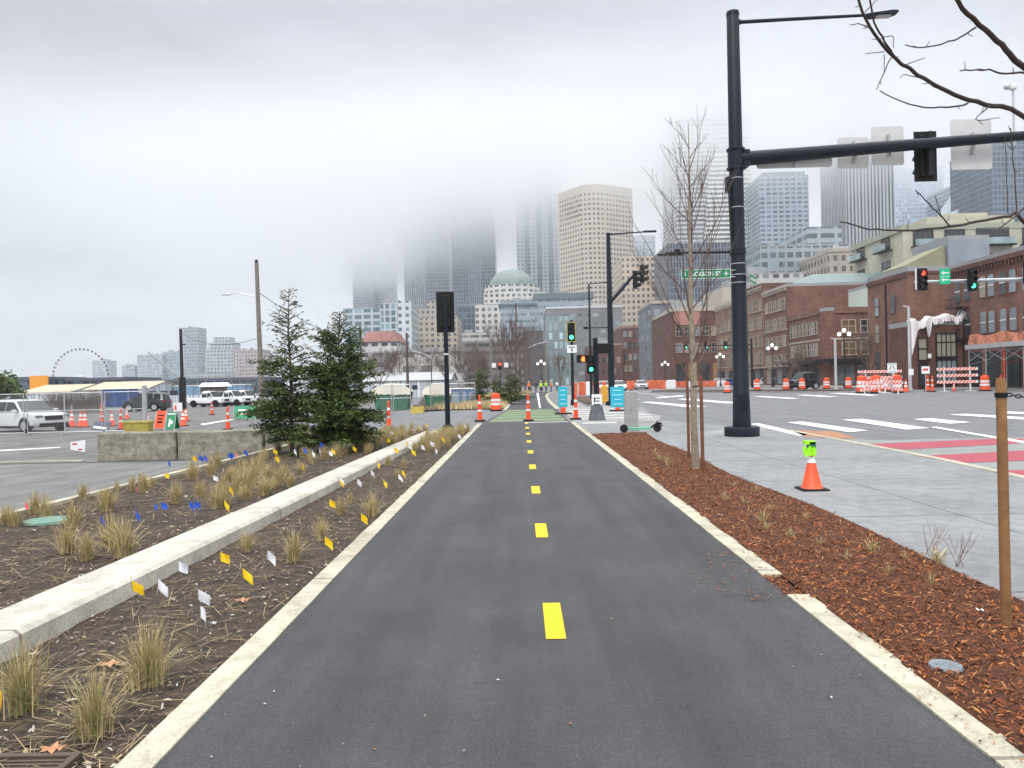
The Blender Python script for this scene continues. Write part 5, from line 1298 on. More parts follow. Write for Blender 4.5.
def striped_rail(g, x0, x1, z0, z1, y):
    g.box(x0,x1,y,y+.03,z0,z1,0)
    n = int((x1-x0)/.3)
    for k in range(n+1):
        a = x0+k*.3; s = (z1-z0)*.9; q = [(a,z0+.004),(a+.15,z0+.004),(a+.15+s,z1-.004),(a+s,z1-.004)]
        q = [(min(max(x,x0+.003),x1-.003), z) for x, z in q]
        if q[2][0]-q[3][0] < .02 or q[1][0]-q[0][0] < .02: continue
        g.add([(x,y-.004,z) for x, z in q], [(0,1,2,3)], 1)
def barricade(px0, px1, py, label, rails=3, ht=1.75):
    Y = G((px0+px1)/2, py)[1]; a = D(px0, py, Y).x; b = D(px1, py, Y).x; wd = b-a
    r = thing('barricade', label, 'barricade', ((a+b)/2, Y, 0))
    for k in range(rails):
        g = MB(); z1 = ht-k*.55; striped_rail(g, -wd/2, wd/2, z1-.24, z1, -.06); g.build('rail', [M['whitec'], M['orange']], r)
    for sx in (-1, 1):
        g = MB(); x = sx*wd*.32; g.box(x-.04,x+.04,-.025,.025,0,ht+.06); g.box(x-.04,x+.04,-.7,.7,.0,.06); g.build('upright', M['whitec'], r)
    return r
barricade(937,978,391.5,'three rail orange and white striped barricade at right', 3, 2.05)
barricade(858,902,392,'orange and white striped barricade behind the barrels at centre right', 3, 2.0)
barricade(861,884,393.6,'low striped barricade board leaning in front of the left cluster', 2, 1.1).rotation_euler = (0,R(-9),0)
barricade(880,903,394,'low striped barricade nearest the viewer in the left cluster', 2, 1.15).rotation_euler = (0,R(7),.2)
def small_sign(px, py, w_, h_, Y, label, txt=None, base=0., leg=True):
    q = D(px, py, Y); r = thing('sign', label, 'sign', (q.x, Y, base))
    g = MB(); g.box(-w_/2,w_/2,-.02,-.005,q.z-base-h_/2,q.z-base+h_/2); g.build('panel', M['whitec'], r)
    if leg: g = MB(); g.box(-.03,.03,-.004,.03,0,q.z-base+h_/2-.02); g.build('post', M['galv'], r)
    if txt: lettering(txt, h_*.45, M['blk'], r, (0,-.024,q.z-base), bold=.004)
    return r
s_ = small_sign(892,368,.75,.8,60,'white no parking style sign with black border above the left barricade')
g = MB(); z = D(892,368,60).z
for a, b in ((-.3,.3),): g.box(-.33,.33,-.024,-.021,z+.3,z+.34); g.box(-.33,.33,-.024,-.021,z-.34,z-.3); g.tube([(-.2,-.022,z-.15),(-.05,-.022,z+.2)], .03, 4); g.tube([(.05,-.022,z+.2),(.2,-.022,z-.15)], .03, 4)
g.build('symbol', M['blk'], s_)
s_ = small_sign(925.5,370,.65,.6,60.5,'small white sign with red mark left of the striped barricade')
g = MB(); z = D(925.5,370,60).z; g.box(-.2,.2,-.024,-.021,z-.05,z+.12); g.build('symbol', flat('red_mark', (.6,.05,.05), .5), s_)
small_sign(911,372,.4,.5,61,'tiny white sign beside the silver pole foot')
small_sign(929.5,356,.35,.45,75.7,'small white notice on the corner of the dark brick annex', leg=False, base=4.0)
# cyan signs on orange stands
for (px0, px1, py0, py1, pb, lb) in [(558.5,568,387,407,414,'left cyan sign on a short orange stand at the right path edge'), (610.5,625,387,407,411,'right cyan sign on an orange stand by the second tall pole')]:
    x, y = G((px0+px1)/2, pb); a = D(px0, py0, y); b = D(px1, py1, y)
    r = thing('cyan_sign', lb, 'sign', (x, y, 0))
    g = MB(); wd = b.x-a.x; g.bbox(-wd/2,wd/2,-.03,.03,b.z,a.z,.012); g.build('panel', M['cyan'], r)
    g = MB()
    for k, ww in enumerate((.6,.75,.5,.7)): z = a.z-.16-(a.z-b.z-.3)*k/3.2; g.box(-wd*ww/2,wd*ww/2,-.036,-.031,z-.035,z)
    g.build('lettering', flat('pale_cyan_mark', (.5,.85,.9), .5), r)
    g = MB(); g.lathe([(.13,.06),(.12,b.z-.01)], n=14); g.build('stand', M['orange'], r, smooth=True)
    g = MB(); g.bbox(-.42,.42,-.25,.25,0,.06,.015); g.build('base', M['rubber'], r)
# yellow crash cushion / tub by the second pole
x, y = G(604.5,402.5); r = thing('yellow_cabinet', 'yellow orange plastic cabinet left of the right cyan sign', 'cabinet', (x, y, 0))
g = MB(); g.bbox(-.24,.24,-.2,.2,0,1.25,.05); g.build('body', pm('orange_yellow_plastic', (.75,.38,.04), .5, .1, 3), r); g = MB(); g.lathe([(.1,1.25),(.12,1.3),(.1,1.5),(.03,1.55)], n=10); g.build('beacon', M['orange'], r)
# grey steel bollard box and scooter
x, y = G(631.5,431); r = thing('utility_box', 'tall narrow grey concrete box standing at the mulch bed end', 'box', (x, y, 0))
h_ = D(631,391.5,y).z
g = MB(); g.bbox(-.2,.2,-.14,.14,.02,h_,.012); g.build('body', pm('grey_box_paint', (.36,.35,.34), .7, .12, 12), r)
g = MB(); g.box(-.24,.24,-.18,.18,-.01,.03); g.build('base', M['walk2'], r)
g = MB(); g.tube([(-.04,0,h_),(.0,0,h_+.05),(.08,0,h_+.03)], .015, 6); g.build('cable', M['blk'], r)
x, y = G(641,432.5); sc_r = thing('scooter', 'electric kick scooter lying behind the tall grey box with green deck', 'scooter', (x, y+.12, 0))
for sx, nm in ((-.5,'wheel'),(.52,'wheel')):
    g = MB(); g.lathe([(.06,-.02),(.1,-.025),(.125,-.015),(.125,.015),(.1,.025),(.06,.02)], (0,0,0), 18, ax='y'); g.xf(Matrix.Translation((sx,0,.125))); w1 = g.build(nm, M['rubber'], sc_r, smooth=True)
    g = MB(); g.lathe([(.055,-.022),(.055,.022)], (0,0,0), 12, ax='y'); g.xf(Matrix.Translation((sx,0,.125))); g.build('rim', M['blk'], w1)
g = MB(); g.bbox(-.38,.32,-.09,.09,.09,.15,.015); g.build('deck', flat('scooter_green', (.1,.42,.25), .5), sc_r)
g = MB(); g.tube([(.3,0,.12),(.42,0,.2),(.52,0,.28),(.66,0,.24)], .03, 8); g.tube([(-.38,0,.14),(-.5,0,.17)], .025, 6); g.add([(.4,-.05,.2),(.62,-.05,.31),(.62,.05,.31),(.4,.05,.2)], [(0,1,2,3)]); g.build('frame', M['blk'], sc_r)
g = MB(); g.tube([(.54,0,.26),(.62,.55,.3),(.7,1.0,.12)], .022, 8); g.tube([(.55,1.0,.14),(.88,1.0,.12)], .018, 6); g.build('handlebar', M['blk'], sc_r)

# ------------------------------------------------------------------ stakes in the mulch
def stake(px, pyb, pyt, label, mat, r_=.032):
    x, y = G(px, pyb); b = D(px, pyt, y)
    o = MB().tube([(0,0,-.1),(0,0,b.z-.03),(0,0,b.z)], [r_, r_*.95, r_*.8], 10)
    s = thing('tree_stake', label, 'stake', (x, y, 0)); o.build('stake', mat, s, smooth=True); return s, x, y, b.z
s, x, y, z = stake(1006.5,628,377.5,'thick brown wooden stake in the foreground mulch at the right edge', M['wood'], .031)
g = MB(); g.lathe([(.036,1.50-.06),(.037,1.50-.03)], n=10)
for k in range(24):
    t_ = k/23; c = Vector((.05+.78*t_, .2*t_, 1.455-.16*t_*(1-t_)+.02*t_)); 
    for j in range(6):
        a0 = j*PI/3; a1 = (j+1)*PI/3; f_ = (lambda a: (c.x+.021*math.cos(a), c.y+(.011*math.sin(a) if k%2 else 0), c.z+(0 if k%2 else .011*math.sin(a))))
        g.tube([f_(a0), f_(a1)], .004, 4, caps=False)
g.build('chain_tie', M['blk'], s)
s, x, y, z = stake(689,459,376,'left dark stake beside the young bare street tree', M['woodd'], .03)
s, x, y, z = stake(703,473,375,'right dark stake beside the young bare street tree', M['woodd'], .032)
g = MB(); g.tube([(0,0,z-.18),(-.05,.3,z-.2),(-.12,.1,z-.2),(0,0,z-.18)], .012, 5); g.build('tie_strap', M['blk'], s)
# covers and drain
x, y = G(946,671); r = tag(MB().lathe([(.085,.0),(.08,.012),(.05,.01)], n=20).xf(Matrix.Translation((x,y,.022))).build('valve_cover', pm('grey_iron', (.22,.25,.28), .5, .2, 30, .3)), 'round grey valve cover set in the mulch near the right edge', 'valve cover')
x, y = G(48,521,-.02); r = tag(MB().lathe([(.28,.0),(.27,.03),(.1,.045)], n=20).xf(Matrix.Translation((x,y,-.03))).build('valve_cover', pm('green_plastic_lid', (.13,.25,.19), .6, .2, 12)), 'flat green irrigation lid in the left bed', 'valve cover')
x, y = G(134,461-6,-.0)
dr = thing('drain_grate', 'dark iron drain grate cut off by the bottom left corner', 'drain grate', (-2.22,3.05,-.02))
g = MB(); g.box(-.25,.24,.17,.2,0,.03); g.box(-.25,.24,-.22,-.19,0,.03); g.box(.21,.24,-.19,.17,0,.03); g.box(-.25,-.22,-.19,.17,0,.03); g.build('frame', M['brown'], dr)
g = MB()
for k in range(11): g.box(-.215,.205,-.17+k*.031,-.155+k*.031,.0,.022)
g.build('bars', M['brown'], dr)
g = MB(); g.box(-.22,.21,-.19,.17,-.02,-.005); g.build('pit', M['blk'], dr)
# ------------------------------------------------------------------ PLANTS
def leaf_mesh(name, pts, dirs, ls, ws, mats, mi, jitter=.5, seed=1):
    """many small two-triangle sprays"""
    rs = np.random.RandomState(seed); n = len(pts)
    pts = np.array(pts); dirs = np.array(dirs); dirs /= np.linalg.norm(dirs, axis=1)[:,None]+1e-9
    r = rs.randn(n,3); s = np.cross(dirs, r); s /= np.linalg.norm(s, axis=1)[:,None]+1e-9
    up = np.cross(s, dirs)
    ls = np.array(ls)[:,None]; ws = np.array(ws)[:,None]
    a = pts; b = pts+dirs*ls*.45+s*ws+up*ws*.35; c = pts+dirs*ls-up*ws*.2; d = pts+dirs*ls*.5-s*ws+up*ws*.35
    V = np.stack([a,b,c,d], 1).reshape(-1,3)
    F = np.arange(n*4).reshape(-1,4)
    me = bpy.data.meshes.new(name); me.vertices.add(n*4); me.vertices.foreach_set('co', V.ravel())
    me.loops.add(n*4); me.loops.foreach_set('vertex_index', F.ravel())
    me.polygons.add(n); me.polygons.foreach_set('loop_start', np.arange(n)*4); me.polygons.foreach_set('loop_total', np.full(n,4))
    for m_ in mats: me.materials.append(m_)
    me.polygons.foreach_set('material_index', mi); me.update(); me.validate(); return me
def leafmat(name, c, v=.3):
    m, nt, b = nodes(name)
    g = N(nt, 'ShaderNodeNewGeometry'); n = tex_noise(nt, g.outputs['Position'], 3.5, 3)
    L(nt, ramp(nt, n, [(.35, tuple(x*(1-v) for x in c)), (.65, tuple(x*(1+v) for x in c))]), b.inputs['Base Color'])
    b.inputs['Roughness'].default_value = .65; return m
cm = [leafmat('conifer_green_a', (.058,.098,.018)), leafmat('conifer_green_b', (.1,.145,.026)), leafmat('conifer_green_c', (.032,.058,.014)), leafmat('conifer_tip', (.15,.17,.04))]
def conifer(name, label, loc, H, Wd, seed, dens=1.0, open_top=.75, bare=0.0, tiers=34):
    r = thing(name, label, 'evergreen tree', loc)
    rr = random.Random(seed); g = MB(); pts = []; dirs = []; ls = []; ws = []; mi = []
    g.tube([(0,0,-.1),(.02,.01,H*.4),(-.03,.02,H*.75),(.02,0,H)], [.05*H/3.5,.035*H/3.5,.018*H/3.5,.004], 8)
    g.build('trunk', M['barkd'], r, smooth=True)
    b = MB()
    for t in range(tiers):
        f = (t+.5)/tiers; z = H*(.07+.91*f)
        prof = (1-f)**.75*(.8+.2*math.sin(f*23+seed)); nb = int(7-3*f)
        for k in range(nb):
            a = rr.random()*6.283; Lb = Wd*.5*prof*rr.uniform(.65,1.22)+.08
            rise = .15+.55*f; droop = rr.uniform(.1,.35)*(1-f)
            n = max(4, int(Lb/.06)); base = Vector((0,0,z)); P = []
            for i in range(n+1):
                s = i/n; P.append(Vector((math.cos(a)*Lb*s, math.sin(a)*Lb*s, z+Lb*(rise*s-droop*s*s*1.3))))
            b.tube(P[::max(1,n//4)], [.012*(1-i/ (len(P[::max(1,n//4)])+.5))+.002 for i in range(len(P[::max(1,n//4)]))], 4, caps=False)
            keep = dens if f < open_top else dens*(.45-.25*(f-open_top)/(1-open_top))
            for i in range(1, n+1):
                s = i/n; tw = Lb*.36*(1-s*.75)+.06
                for q in range(2 if s > .25 else 1):
                    side = rr.choice((-1,1)); da = a+side*rr.uniform(.5,1.1); m_ = max(2, int(tw/.035))
                    for j in range(m_):
                        if rr.random() > keep: continue
                        u = (j+.5)/m_*tw
                        p = P[i]+Vector((math.cos(da)*u, math.sin(da)*u, rr.gauss(0,.02)-.25*u*u/max(tw,.1)+.05*rr.random()))
                        d = Vector((math.cos(da)+rr.gauss(0,.5), math.sin(da)+rr.gauss(0,.5), rr.gauss(-.05,.45)))
                        pts.append(p); dirs.append(d); ls.append(rr.uniform(.06,.13)); ws.append(rr.uniform(.011,.024))
                        mi.append(3 if (u > tw*.75 and rr.random() < .35) else rr.choice((0,0,1,2,2)))
                        if rr.random() < .8:
                            pts.append(p); dirs.append(d+Vector((rr.gauss(0,.8),rr.gauss(0,.8),rr.gauss(0,.5)))); ls.append(rr.uniform(.04,.09)); ws.append(rr.uniform(.008,.015)); mi.append(rr.choice((0,1,2)))
    b.build('branches', M['barkd'], r)
    o = bpy.data.objects.new('crown', leaf_mesh('crown', pts, dirs, ls, ws, cm, mi, seed=seed)); COL.objects.link(o); o.parent = r
    return r
x, y = G(292,453); conifer('conifer', 'open topped evergreen with thin drooping boughs, left of the two in the bed', (x,y,-.03), 4.1, 2.3, 3, .62, .5)
x, y = G(342,450); c2_ = conifer('conifer', 'denser darker bushy evergreen, right of the two in the left bed', (x,y,-.03), 3.55, 2.8, 9, .85, .8, tiers=42)
far_c = conifer('conifer', 'small dark evergreen beyond the crossing, left of its neighbour', (D(483,400,58).x,58,.0), 3.3, 2.0, 5, .9, .8, tiers=20)
f2 = copy_tree(far_c, (D(511,400,56).x,56,0), 1.9, 'wider dark evergreen bush close to the left edge of the far path'); f2.scale = (1.5,1.5,.78)
f2 = copy_tree(far_c, (D(497,400,64).x,64,0), 4.1, 'partly hidden evergreen between its two dark neighbours beyond the crossing'); f2.scale = (.8,.8,.7)
# treetop at the extreme left
def broad_tree(label, loc, H, Wd, seed, n=5000, cols=None):
    r = thing('tree', label, 'tree', loc); rr = random.Random(seed); g = MB(); g.tube([(0,0,-.3),(.1,0,H*.5),(0,.1,H*.8)], [.3,.2,.06], 8); g.build('trunk', M['barkd'], r)
    cl = [(rr.gauss(0,Wd*.2), rr.gauss(0,Wd*.2), H*rr.uniform(.4,.95), Wd*rr.uniform(.12,.24)) for _ in range(16)]
    pts = []; dirs = []; ls = []; ws = []; mi = []
    for k in range(n):
        c = rr.choice(cl); v_ = Vector((rr.gauss(0,1),rr.gauss(0,1),rr.gauss(0,.8))); v_.normalize(); v_ *= c[3]*rr.uniform(.5,1.1)
        pts.append(Vector(c[:3])+v_); dirs.append(Vector((rr.gauss(0,1),rr.gauss(0,1),rr.gauss(0,1)))); ls.append(rr.uniform(.2,.5)); ws.append(rr.uniform(.06,.14)); mi.append(rr.choice((0,1,2)))
    o = bpy.data.objects.new('crown', leaf_mesh('crown', pts, dirs, ls, ws, cm, mi, seed=seed)); COL.objects.link(o); o.parent = r
q = D(-2,395,85); broad_tree('dark round evergreen tree at the extreme left edge', (q.x,85,LOT), 3.9, 6.5, 2)

# bare trees
def grow(g, p, d, ln, r_, lv, rr, up=.25, spread=.6, kids=(2,4), minr=.003, sides=5):
    n = 4; P = [p.copy()]; dd = d.copy()
    for i in range(n):
        dd = (dd+Vector((rr.gauss(0,.09),rr.gauss(0,.09),rr.gauss(0,.05)+up*.12))).normalized(); P.append(P[-1]+dd*(ln/n))
    R0 = max(r_, minr); R1 = max(r_*.55, minr*.8)
    g.tube(P, [R0+(R1-R0)*i/n for i in range(n+1)], sides if lv > 1 else 3, caps=False)
    if lv <= 0: return
    for k in range(rr.randint(*kids)):
        t = rr.uniform(.35,1.); i = min(n-1, int(t*n)); q = P[i].lerp(P[i+1], t*n-i)
        a = rr.random()*6.283; s = dd.orthogonal().normalized(); s = Matrix.Rotation(a, 3, dd) @ s
        nd = (dd*(1-spread*.4)+s*spread*rr.uniform(.6,1.1)+Vector((0,0,up))).normalized()
        grow(g, q, nd, ln*rr.uniform(.5,.75), r_*.5, lv-1, rr, up, spread, kids, minr, sides)
    grow(g, P[-1], dd, ln*.7, r_*.55, lv-1, rr, up, spread, kids, minr, sides)
# the young street tree between its stakes
x, y = G(696,470); r = thing('bare_tree', 'young bare street tree with upswept thin branches between two dark stakes', 'tree', (x,y,0)); rr = random.Random(12)
Ht = D(694,122,y).z
g = MB(); tp = [(0,0,-.05),(-.02,.0,.9),(.0,.01,1.8),(-.03,0,2.8),(-.01,.02,4.0),(.0,0,5.2),(0,.0,Ht)]
g.tube(tp, [.072,.06,.054,.042,.028,.015,.005], 10); g.build('trunk', pm('grey_tan_bark', (.27,.22,.16), .85, .3, 16, 0, .5), r, smooth=True)
g = MB()
for k in range(26):
    z = 1.5+.165*k*(1 if k < 20 else 1); a = k*2.4+rr.uniform(-.3,.3); f = (z-1.4)/4.2
    ln = (1.9*(1-f*.75))*rr.uniform(.8,1.15); d = Vector((math.cos(a)*.62, math.sin(a)*.4, .9)).normalized()
    if k in (0,3): d = Vector((-.55,.1,.85)).normalized(); ln = 1.05
    if k in (1,5): d = Vector((.5,.1,.9)).normalized(); ln = 1.05
    p = Vector((-.02*math.sin(z), 0, z))
    grow(g, p, d, ln*.72, .019*(1-f*.5), 2, rr, .3, .38, (1,3), .0034, 5)
g.build('branches', pm('reddish_bark', (.13,.085,.07), .8, .2, 10, 0, 0), r)
# tree beyond the right edge whose boughs hang into the picture
Yt = 4.9; r = thing('bare_tree', 'bare tree with branches hanging into the top right corner of the picture', 'tree', (3.95,Yt+.1,0))
g = MB(); g.tube([(0,0,-.05),(.02,0,1.2),(-.02,0,2.6),(.03,.05,3.8),(0,0,5.2)], [.075,.065,.055,.04,.02], 10); g.build('trunk', M['bark'], r, smooth=True)
g = MB(); rr = random.Random(5)
def bough(pp, Y0, Y1, r0, r1, root=None, tw=1.0):
    n = len(pp); P = [D(px, py, Y0+(Y1-Y0)*i/(n-1))-r.location for i, (px, py) in enumerate(pp)]
    if root is not None: P = [Vector(root)]+P
    if len(P) > 2:
        Q = []; 
        for i in range(len(P)-1):
            a0 = P[max(i-1,0)]; a1 = P[i]; a2 = P[i+1]; a3 = P[min(i+2,len(P)-1)]
            for q in range(4):
                t = q/4; Q.append(.5*((2*a1)+(a2-a0)*t+(2*a0-5*a1+4*a2-a3)*t*t+(3*a1-a0-3*a2+a3)*t*t*t)+Vector((rr.gauss(0,.002),0,rr.gauss(0,.003))))
        P = Q+[P[-1]]
    for i in range(2, len(P)-1, 3):
        if r0 > .0035 and rr.random() < .6:
            d_ = Vector((rr.gauss(0,1),rr.gauss(0,.3),rr.gauss(0,1))).normalized(); g.tube([P[i],P[i]+d_*.02,P[i]+d_*.045+Vector((0,0,.008))], [.003,.0025,.0015], 4, caps=False)
    g.tube(P, [r0+(r1-r0)*(i/(len(P)-1)) for i in range(len(P))], 7, caps=False)
bough([(1024,117),(985,105),(955,95),(925,80),(895,58),(878,40),(862,12),(856,-12)], 4.8, 4.5, .017, .007, (-.02,0,2.75))
bough([(894,57),(885,42),(874,22),(868,-8)], 4.6, 4.4, .007, .005)
bough([(1024,68),(1006,50),(985,30),(962,8),(950,-12)], 4.75, 4.5, .02, .012, (.02,.03,3.2))
bough([(968,104),(940,108),(910,104),(880,91)], 4.65, 4.3, .006, .003)
bough([(975,28),(955,40),(925,48),(905,45)], 4.6, 4.3, .006, .003)
bough([(1024,73),(1000,73),(985,70),(960,71)], 4.7, 4.5, .007, .004)
bough([(893,55),(888,63),(880,82),(876,90)], 4.6, 4.5, .004, .0025); bough([(886,50),(868,27),(850,25)], 4.6, 4.4, .004, .0025)
bough([(884,52),(865,54)], 4.55, 4.45, .003, .002); bough([(884,55),(884,74)], 4.55, 4.45, .003, .002); bough([(876,40),(892,36),(893,48)], 4.55, 4.5, .003, .002)
bough([(905,65),(925,58)], 4.6, 4.5, .003, .002); bough([(925,80),(905,75),(900,78)], 4.65, 4.6, .003, .002); bough([(990,106),(975,120),(1000,118)], 4.7, 4.6, .004, .002)
bough([(865,12),(872,5),(880,-3)], 4.5, 4.5, .003, .002); bough([(932,83),(922,84)], 4.65, 4.6, .003, .002)
bough([(1024,222),(1010,216),(985,220),(955,226),(930,229),(900,231),(870,229),(840,222)], 4.8, 4.4, .012, .004, (-.03,0,1.95))
bough([(1024,208),(1008,222),(995,232)], 4.75, 4.6, .006, .003)
bough([(950,227),(940,215),(925,200),(915,190)], 4.6, 4.5, .005, .003); bough([(941,216),(935,196)], 4.6, 4.55, .003, .002)
bough([(1017,215),(1015,180),(1012,150),(1010,128)], 4.8, 4.8, .004, .003); bough([(1008,214),(1006,170),(1004,132)], 4.7, 4.7, .003, .002)
g.build('branches', pm('dark_red_bark', (.05,.03,.025), .8, .2, 20, 0, 0), r)
# background bare trees
def bare_tree_mesh(seed, H, minr):
    rr = random.Random(seed); g = MB(); t = MB()
    t.tube([(0,0,-.2),(.05,0,H*.15),(0,.05,H*.3)], [.022*H,.018*H,.015*H], 8)
    for k in range(5):
        a = k*1.26+rr.random(); grow(g, Vector((0,0.03,H*(.2+.02*k))), Vector((math.cos(a)*.5,math.sin(a)*.5,.9)).normalized(), H*.3, .009*H, 4, rr, .3, .6, (2,3), minr, 4)
    return t, g
protos = []
for s_, H in ((1,9.5),(2,8.5),(3,10)):
    t, g = bare_tree_mesh(s_, H, .016)
    protos.append((t.mesh('trunk', M['bark_far']), g.mesh('crown', M['bark_far'])))
bt = [(380,95,'behind the white shed roof'),(398,120,''),(425,125,''),(447,118,''),(466,120,''),(478,150,''),(494,110,''),(508,96,'tall bare tree just left of the path end'),(520,105,'tall bare tree right beside the path end'),(531,140,''),(437,150,''),(410,150,''),(365,130,''),(345,140,''),(560,150,''),(788,112,''),(800,118,''),(868,96,''),(732,165,''),(757,150,''),(700,175,''),(640,190,''),(480,175,''),(455,170,'')]
for k, (px, Y, lb) in enumerate(bt):
    q = D(px, 380, Y); t, g = protos[k%3]
    left = px < 560
    lab = 'bare brown winter tree in the thicket left of the far path' if left else 'slender bare tree on the pavement before the brick buildings'
    if lb and lb[0] == 't': lab = lb
    r = thing('bare_tree', lab, 'tree', (q.x, Y, -.2), k*1.7, ('bare trees left of the far path' if left else 'bare trees before the brick buildings') if not (lb and lb[0] == 't') else None)
    s_ = .75+.35*((k*37)%10)/10
    if not left: s_ *= .8
    r.scale = (s_,s_,s_*(1.2 if lb and lb[0] == 't' else 1))
    for me, nm in ((t,'trunk'),(g,'crown')):
        o = bpy.data.objects.new(nm, me); COL.objects.link(o); o.parent = r
# grey twiggy shrub mass behind the lot fence
def shrub(label, loc, H, Wd, seed, mat, n=40, minr=.01):
    rr = random.Random(seed); g = MB()
    for k in range(n):
        a = rr.random()*6.283; grow(g, Vector((rr.gauss(0,Wd*.25),rr.gauss(0,Wd*.1),0)), Vector((math.cos(a)*.4,math.sin(a)*.4,.9)).normalized(), H*.45, .015, 2, rr, .2, .7, (2,3), minr, 3)
    o = g.build('shrub', mat); o.location = loc; tag(o, label, 'shrub'); return o
for px, lb in ((60,'grey twiggy shrub behind the fence nearest the white car'),(78,'grey twiggy shrub in the middle behind the lot fence'),(94,'grey twiggy shrub left of the blue container')):
    q = D(px,405,70); shrub(lb, (q.x,70,LOT), 2.4, 3.2, px, M['bark_far'], 34)

# grass tufts
gm = [pm('straw_grass', (.42,.32,.15), .8, .25, 30, 0, 0), pm('pale_straw_grass', (.55,.44,.24), .8, .2, 30, 0, 0), pm('greenish_grass', (.24,.26,.1), .8, .25, 30, 0, 0)]
def tuft_mesh(seed, H, Wd, n, bw, green=.25):
    rs = random.Random(seed); g = MB(); seg = 4
    for k in range(n):
        a = rs.random()*6.283; r0 = abs(rs.gauss(0,1))*Wd*.13; lean = abs(rs.gauss(.28,.22)) if rs.random() < .85 else rs.uniform(.8,1.4)
        h = H*rs.uniform(.45,1.05)*(1-.2*min(1,lean)); a2 = a+rs.gauss(0,.5); w_ = bw*rs.uniform(.6,1.2)
        base = Vector((math.cos(a)*r0, math.sin(a)*r0, -.01)); side = Vector((-math.sin(a2+rs.gauss(0,.8)), math.cos(a2), 0)).normalized()
        vs = []
        for i in range(seg+1):
            t = i/seg; c = base+Vector((math.cos(a2),math.sin(a2),0))*(h*lean*t*t*.9)+Vector((0,0,h*(t-.28*lean*t*t)))
            ww = w_*(1-t)**.7*.5+.0004; vs += [c-side*ww, c+side*ww]
        mi = 2 if rs.random() < green else (1 if rs.random() < .45 else 0)
        g.add(vs, [(2*i,2*i+1,2*i+3,2*i+2) for i in range(seg)], mi)
    return g.mesh('grass_tuft', gm)
tm_near = [tuft_mesh(s_, .42, .34, 330, .005, .25) for s_ in range(4)]
tm_mid = [tuft_mesh(s_+10, .42, .34, 190, .009, .08) for s_ in range(4)]
def tuft(x, y, s, label, near, k, group=None, lean=0):
    o = bpy.data.objects.new('grass_tuft', (tm_near if near else tm_mid)[k%4]); COL.objects.link(o)
    o.location = (x,y,-.02); o.rotation_euler = (0,lean,k*2.4); o.scale = (s*(.9+.2*((k*7)%5)/5),)*2+(s,); tag(o, label, 'grass', group)
nb = [(22,712,66,1),(95,736,62,1),(147,688,58,1),(247,552,24,0),(294,562,34,0),(321,541,26,0),(341,515,20,0),(372,517,28,0),(388,466,13,0),(404,468,12,0),(350,503,12,0),(415,452,12,0),(422,446,12,0),(432,447,14,0),(443,442,15,0),(452,441,16,0),(460,437,16,0),(428,452,10,0),(398,478,10,0),(467,433,14,0),(437,452,13,0),(448,448,11,0)]
nb.sort(key=lambda t: -t[1])
for k, (px, py, h, near) in enumerate(nb):
    x, y = G(px, py, -.03); s = h/FP*y/(.34 if near else .4)
    tuft(x, y, s, ('large dry grass tuft in the narrow bed, ' if near else 'dry grass tuft in the narrow bed beside the path, ')+ordn(k)+' to the viewer', near, k)
lb_ = [(7,526,26),(14,527,22),(35,514,26),(46,518,28),(73,529,32),(67,555,38),(87,560,30),(110,548,38),(124,557,44),(107,511,30),(132,487,14),(141,485,14),(152,487,13),(117,491,12),(83,500,20),(176,504,26),(193,480,24),(218,467,18),(200,497,20),(215,509,28),(224,507,26),(244,491,28),(211,466,12),(254,483,28),(258,473,22),(267,491,18),(279,486,26),(291,488,20),(304,458,14),(338,458,18),(368,456,16),(247,500,18),(236,494,20),(262,464,16),(232,476,12),(240,470,14),(365,447,12),(377,447,14),(386,444,14),(394,441,14),(402,440,14),(410,437,13),(418,436,13),(425,434,12),(372,440,12),(382,437,12),(392,435,12),(402,432,11),(412,430,10),(268,480,20),(249,486,22),(284,476,14)]
lb_.sort(key=lambda t: -t[1])
for k, (px, py, h) in enumerate(lb_):
    x, y = G(px, py, -.03); s = h/FP*y/.4
    tuft(x, y, s, 'straw coloured grass tuft in the wide left bed, '+ordn(k)+' to the viewer', False, k+3)
rr = random.Random(6)
for k in range(95):   # dense row at the far end of both left beds, nothing tells them apart
    y = rr.uniform(18,25.8); x = rr.uniform(-6.3,-1.9) if k%3 else rr.uniform(-2.7,-1.9)
    if abs(x-wallc(y)) < .35 or (y > 23.0 and abs(x+2.45) < .4): continue
    tuft(x, y, rr.uniform(.8,1.15), 'dry straw grass tuft in the dense planting at the far end of the left beds', False, k, 'dense grass tufts at the far end of the left beds')
for k in range(26):
    y = rr.uniform(11,18); x = rr.uniform(-6.4,-3.75)
    tuft(x, y, rr.uniform(.5,.85), 'low dry straw tuft scattered between the taller tufts of the wide left bed', False, k, 'low tufts scattered through the wide left bed')
# far bed grass: a continuous golden mass
g = MB(); rr = random.Random(8)
for k in range(1500):
    y = 45.8+75*rr.random()**1.4; xr = float(np.interp(y, [44,60,85,105,122], [-1.2,-1.05,-.5,.4,2.0])); x = xr-abs(rr.gauss(0,1.6)) if rr.random() < .75 else rr.uniform(-6,-2)
    h = rr.uniform(.25,.55)
    for j in range(9):
        a = rr.random()*6.283; w_ = .018; q = Vector((x+rr.gauss(0,.12), y+rr.gauss(0,.12), .03)); e = q+Vector((math.cos(a)*.18,math.sin(a)*.18,h*rr.uniform(.6,1)))
        s = Vector((math.sin(a),-math.cos(a),0))*w_; g.add([q-s,q+s,e], [(0,1,2)], rr.choice((0,1,1)))
tag(g.build('dry_grass', gm), 'golden dry grass filling the bed left of the far path', 'grass', kind='stuff')
g = MB()
for k in range(260):
    y = rr.uniform(27.2,30); x = rr.uniform(-9,-2.6)
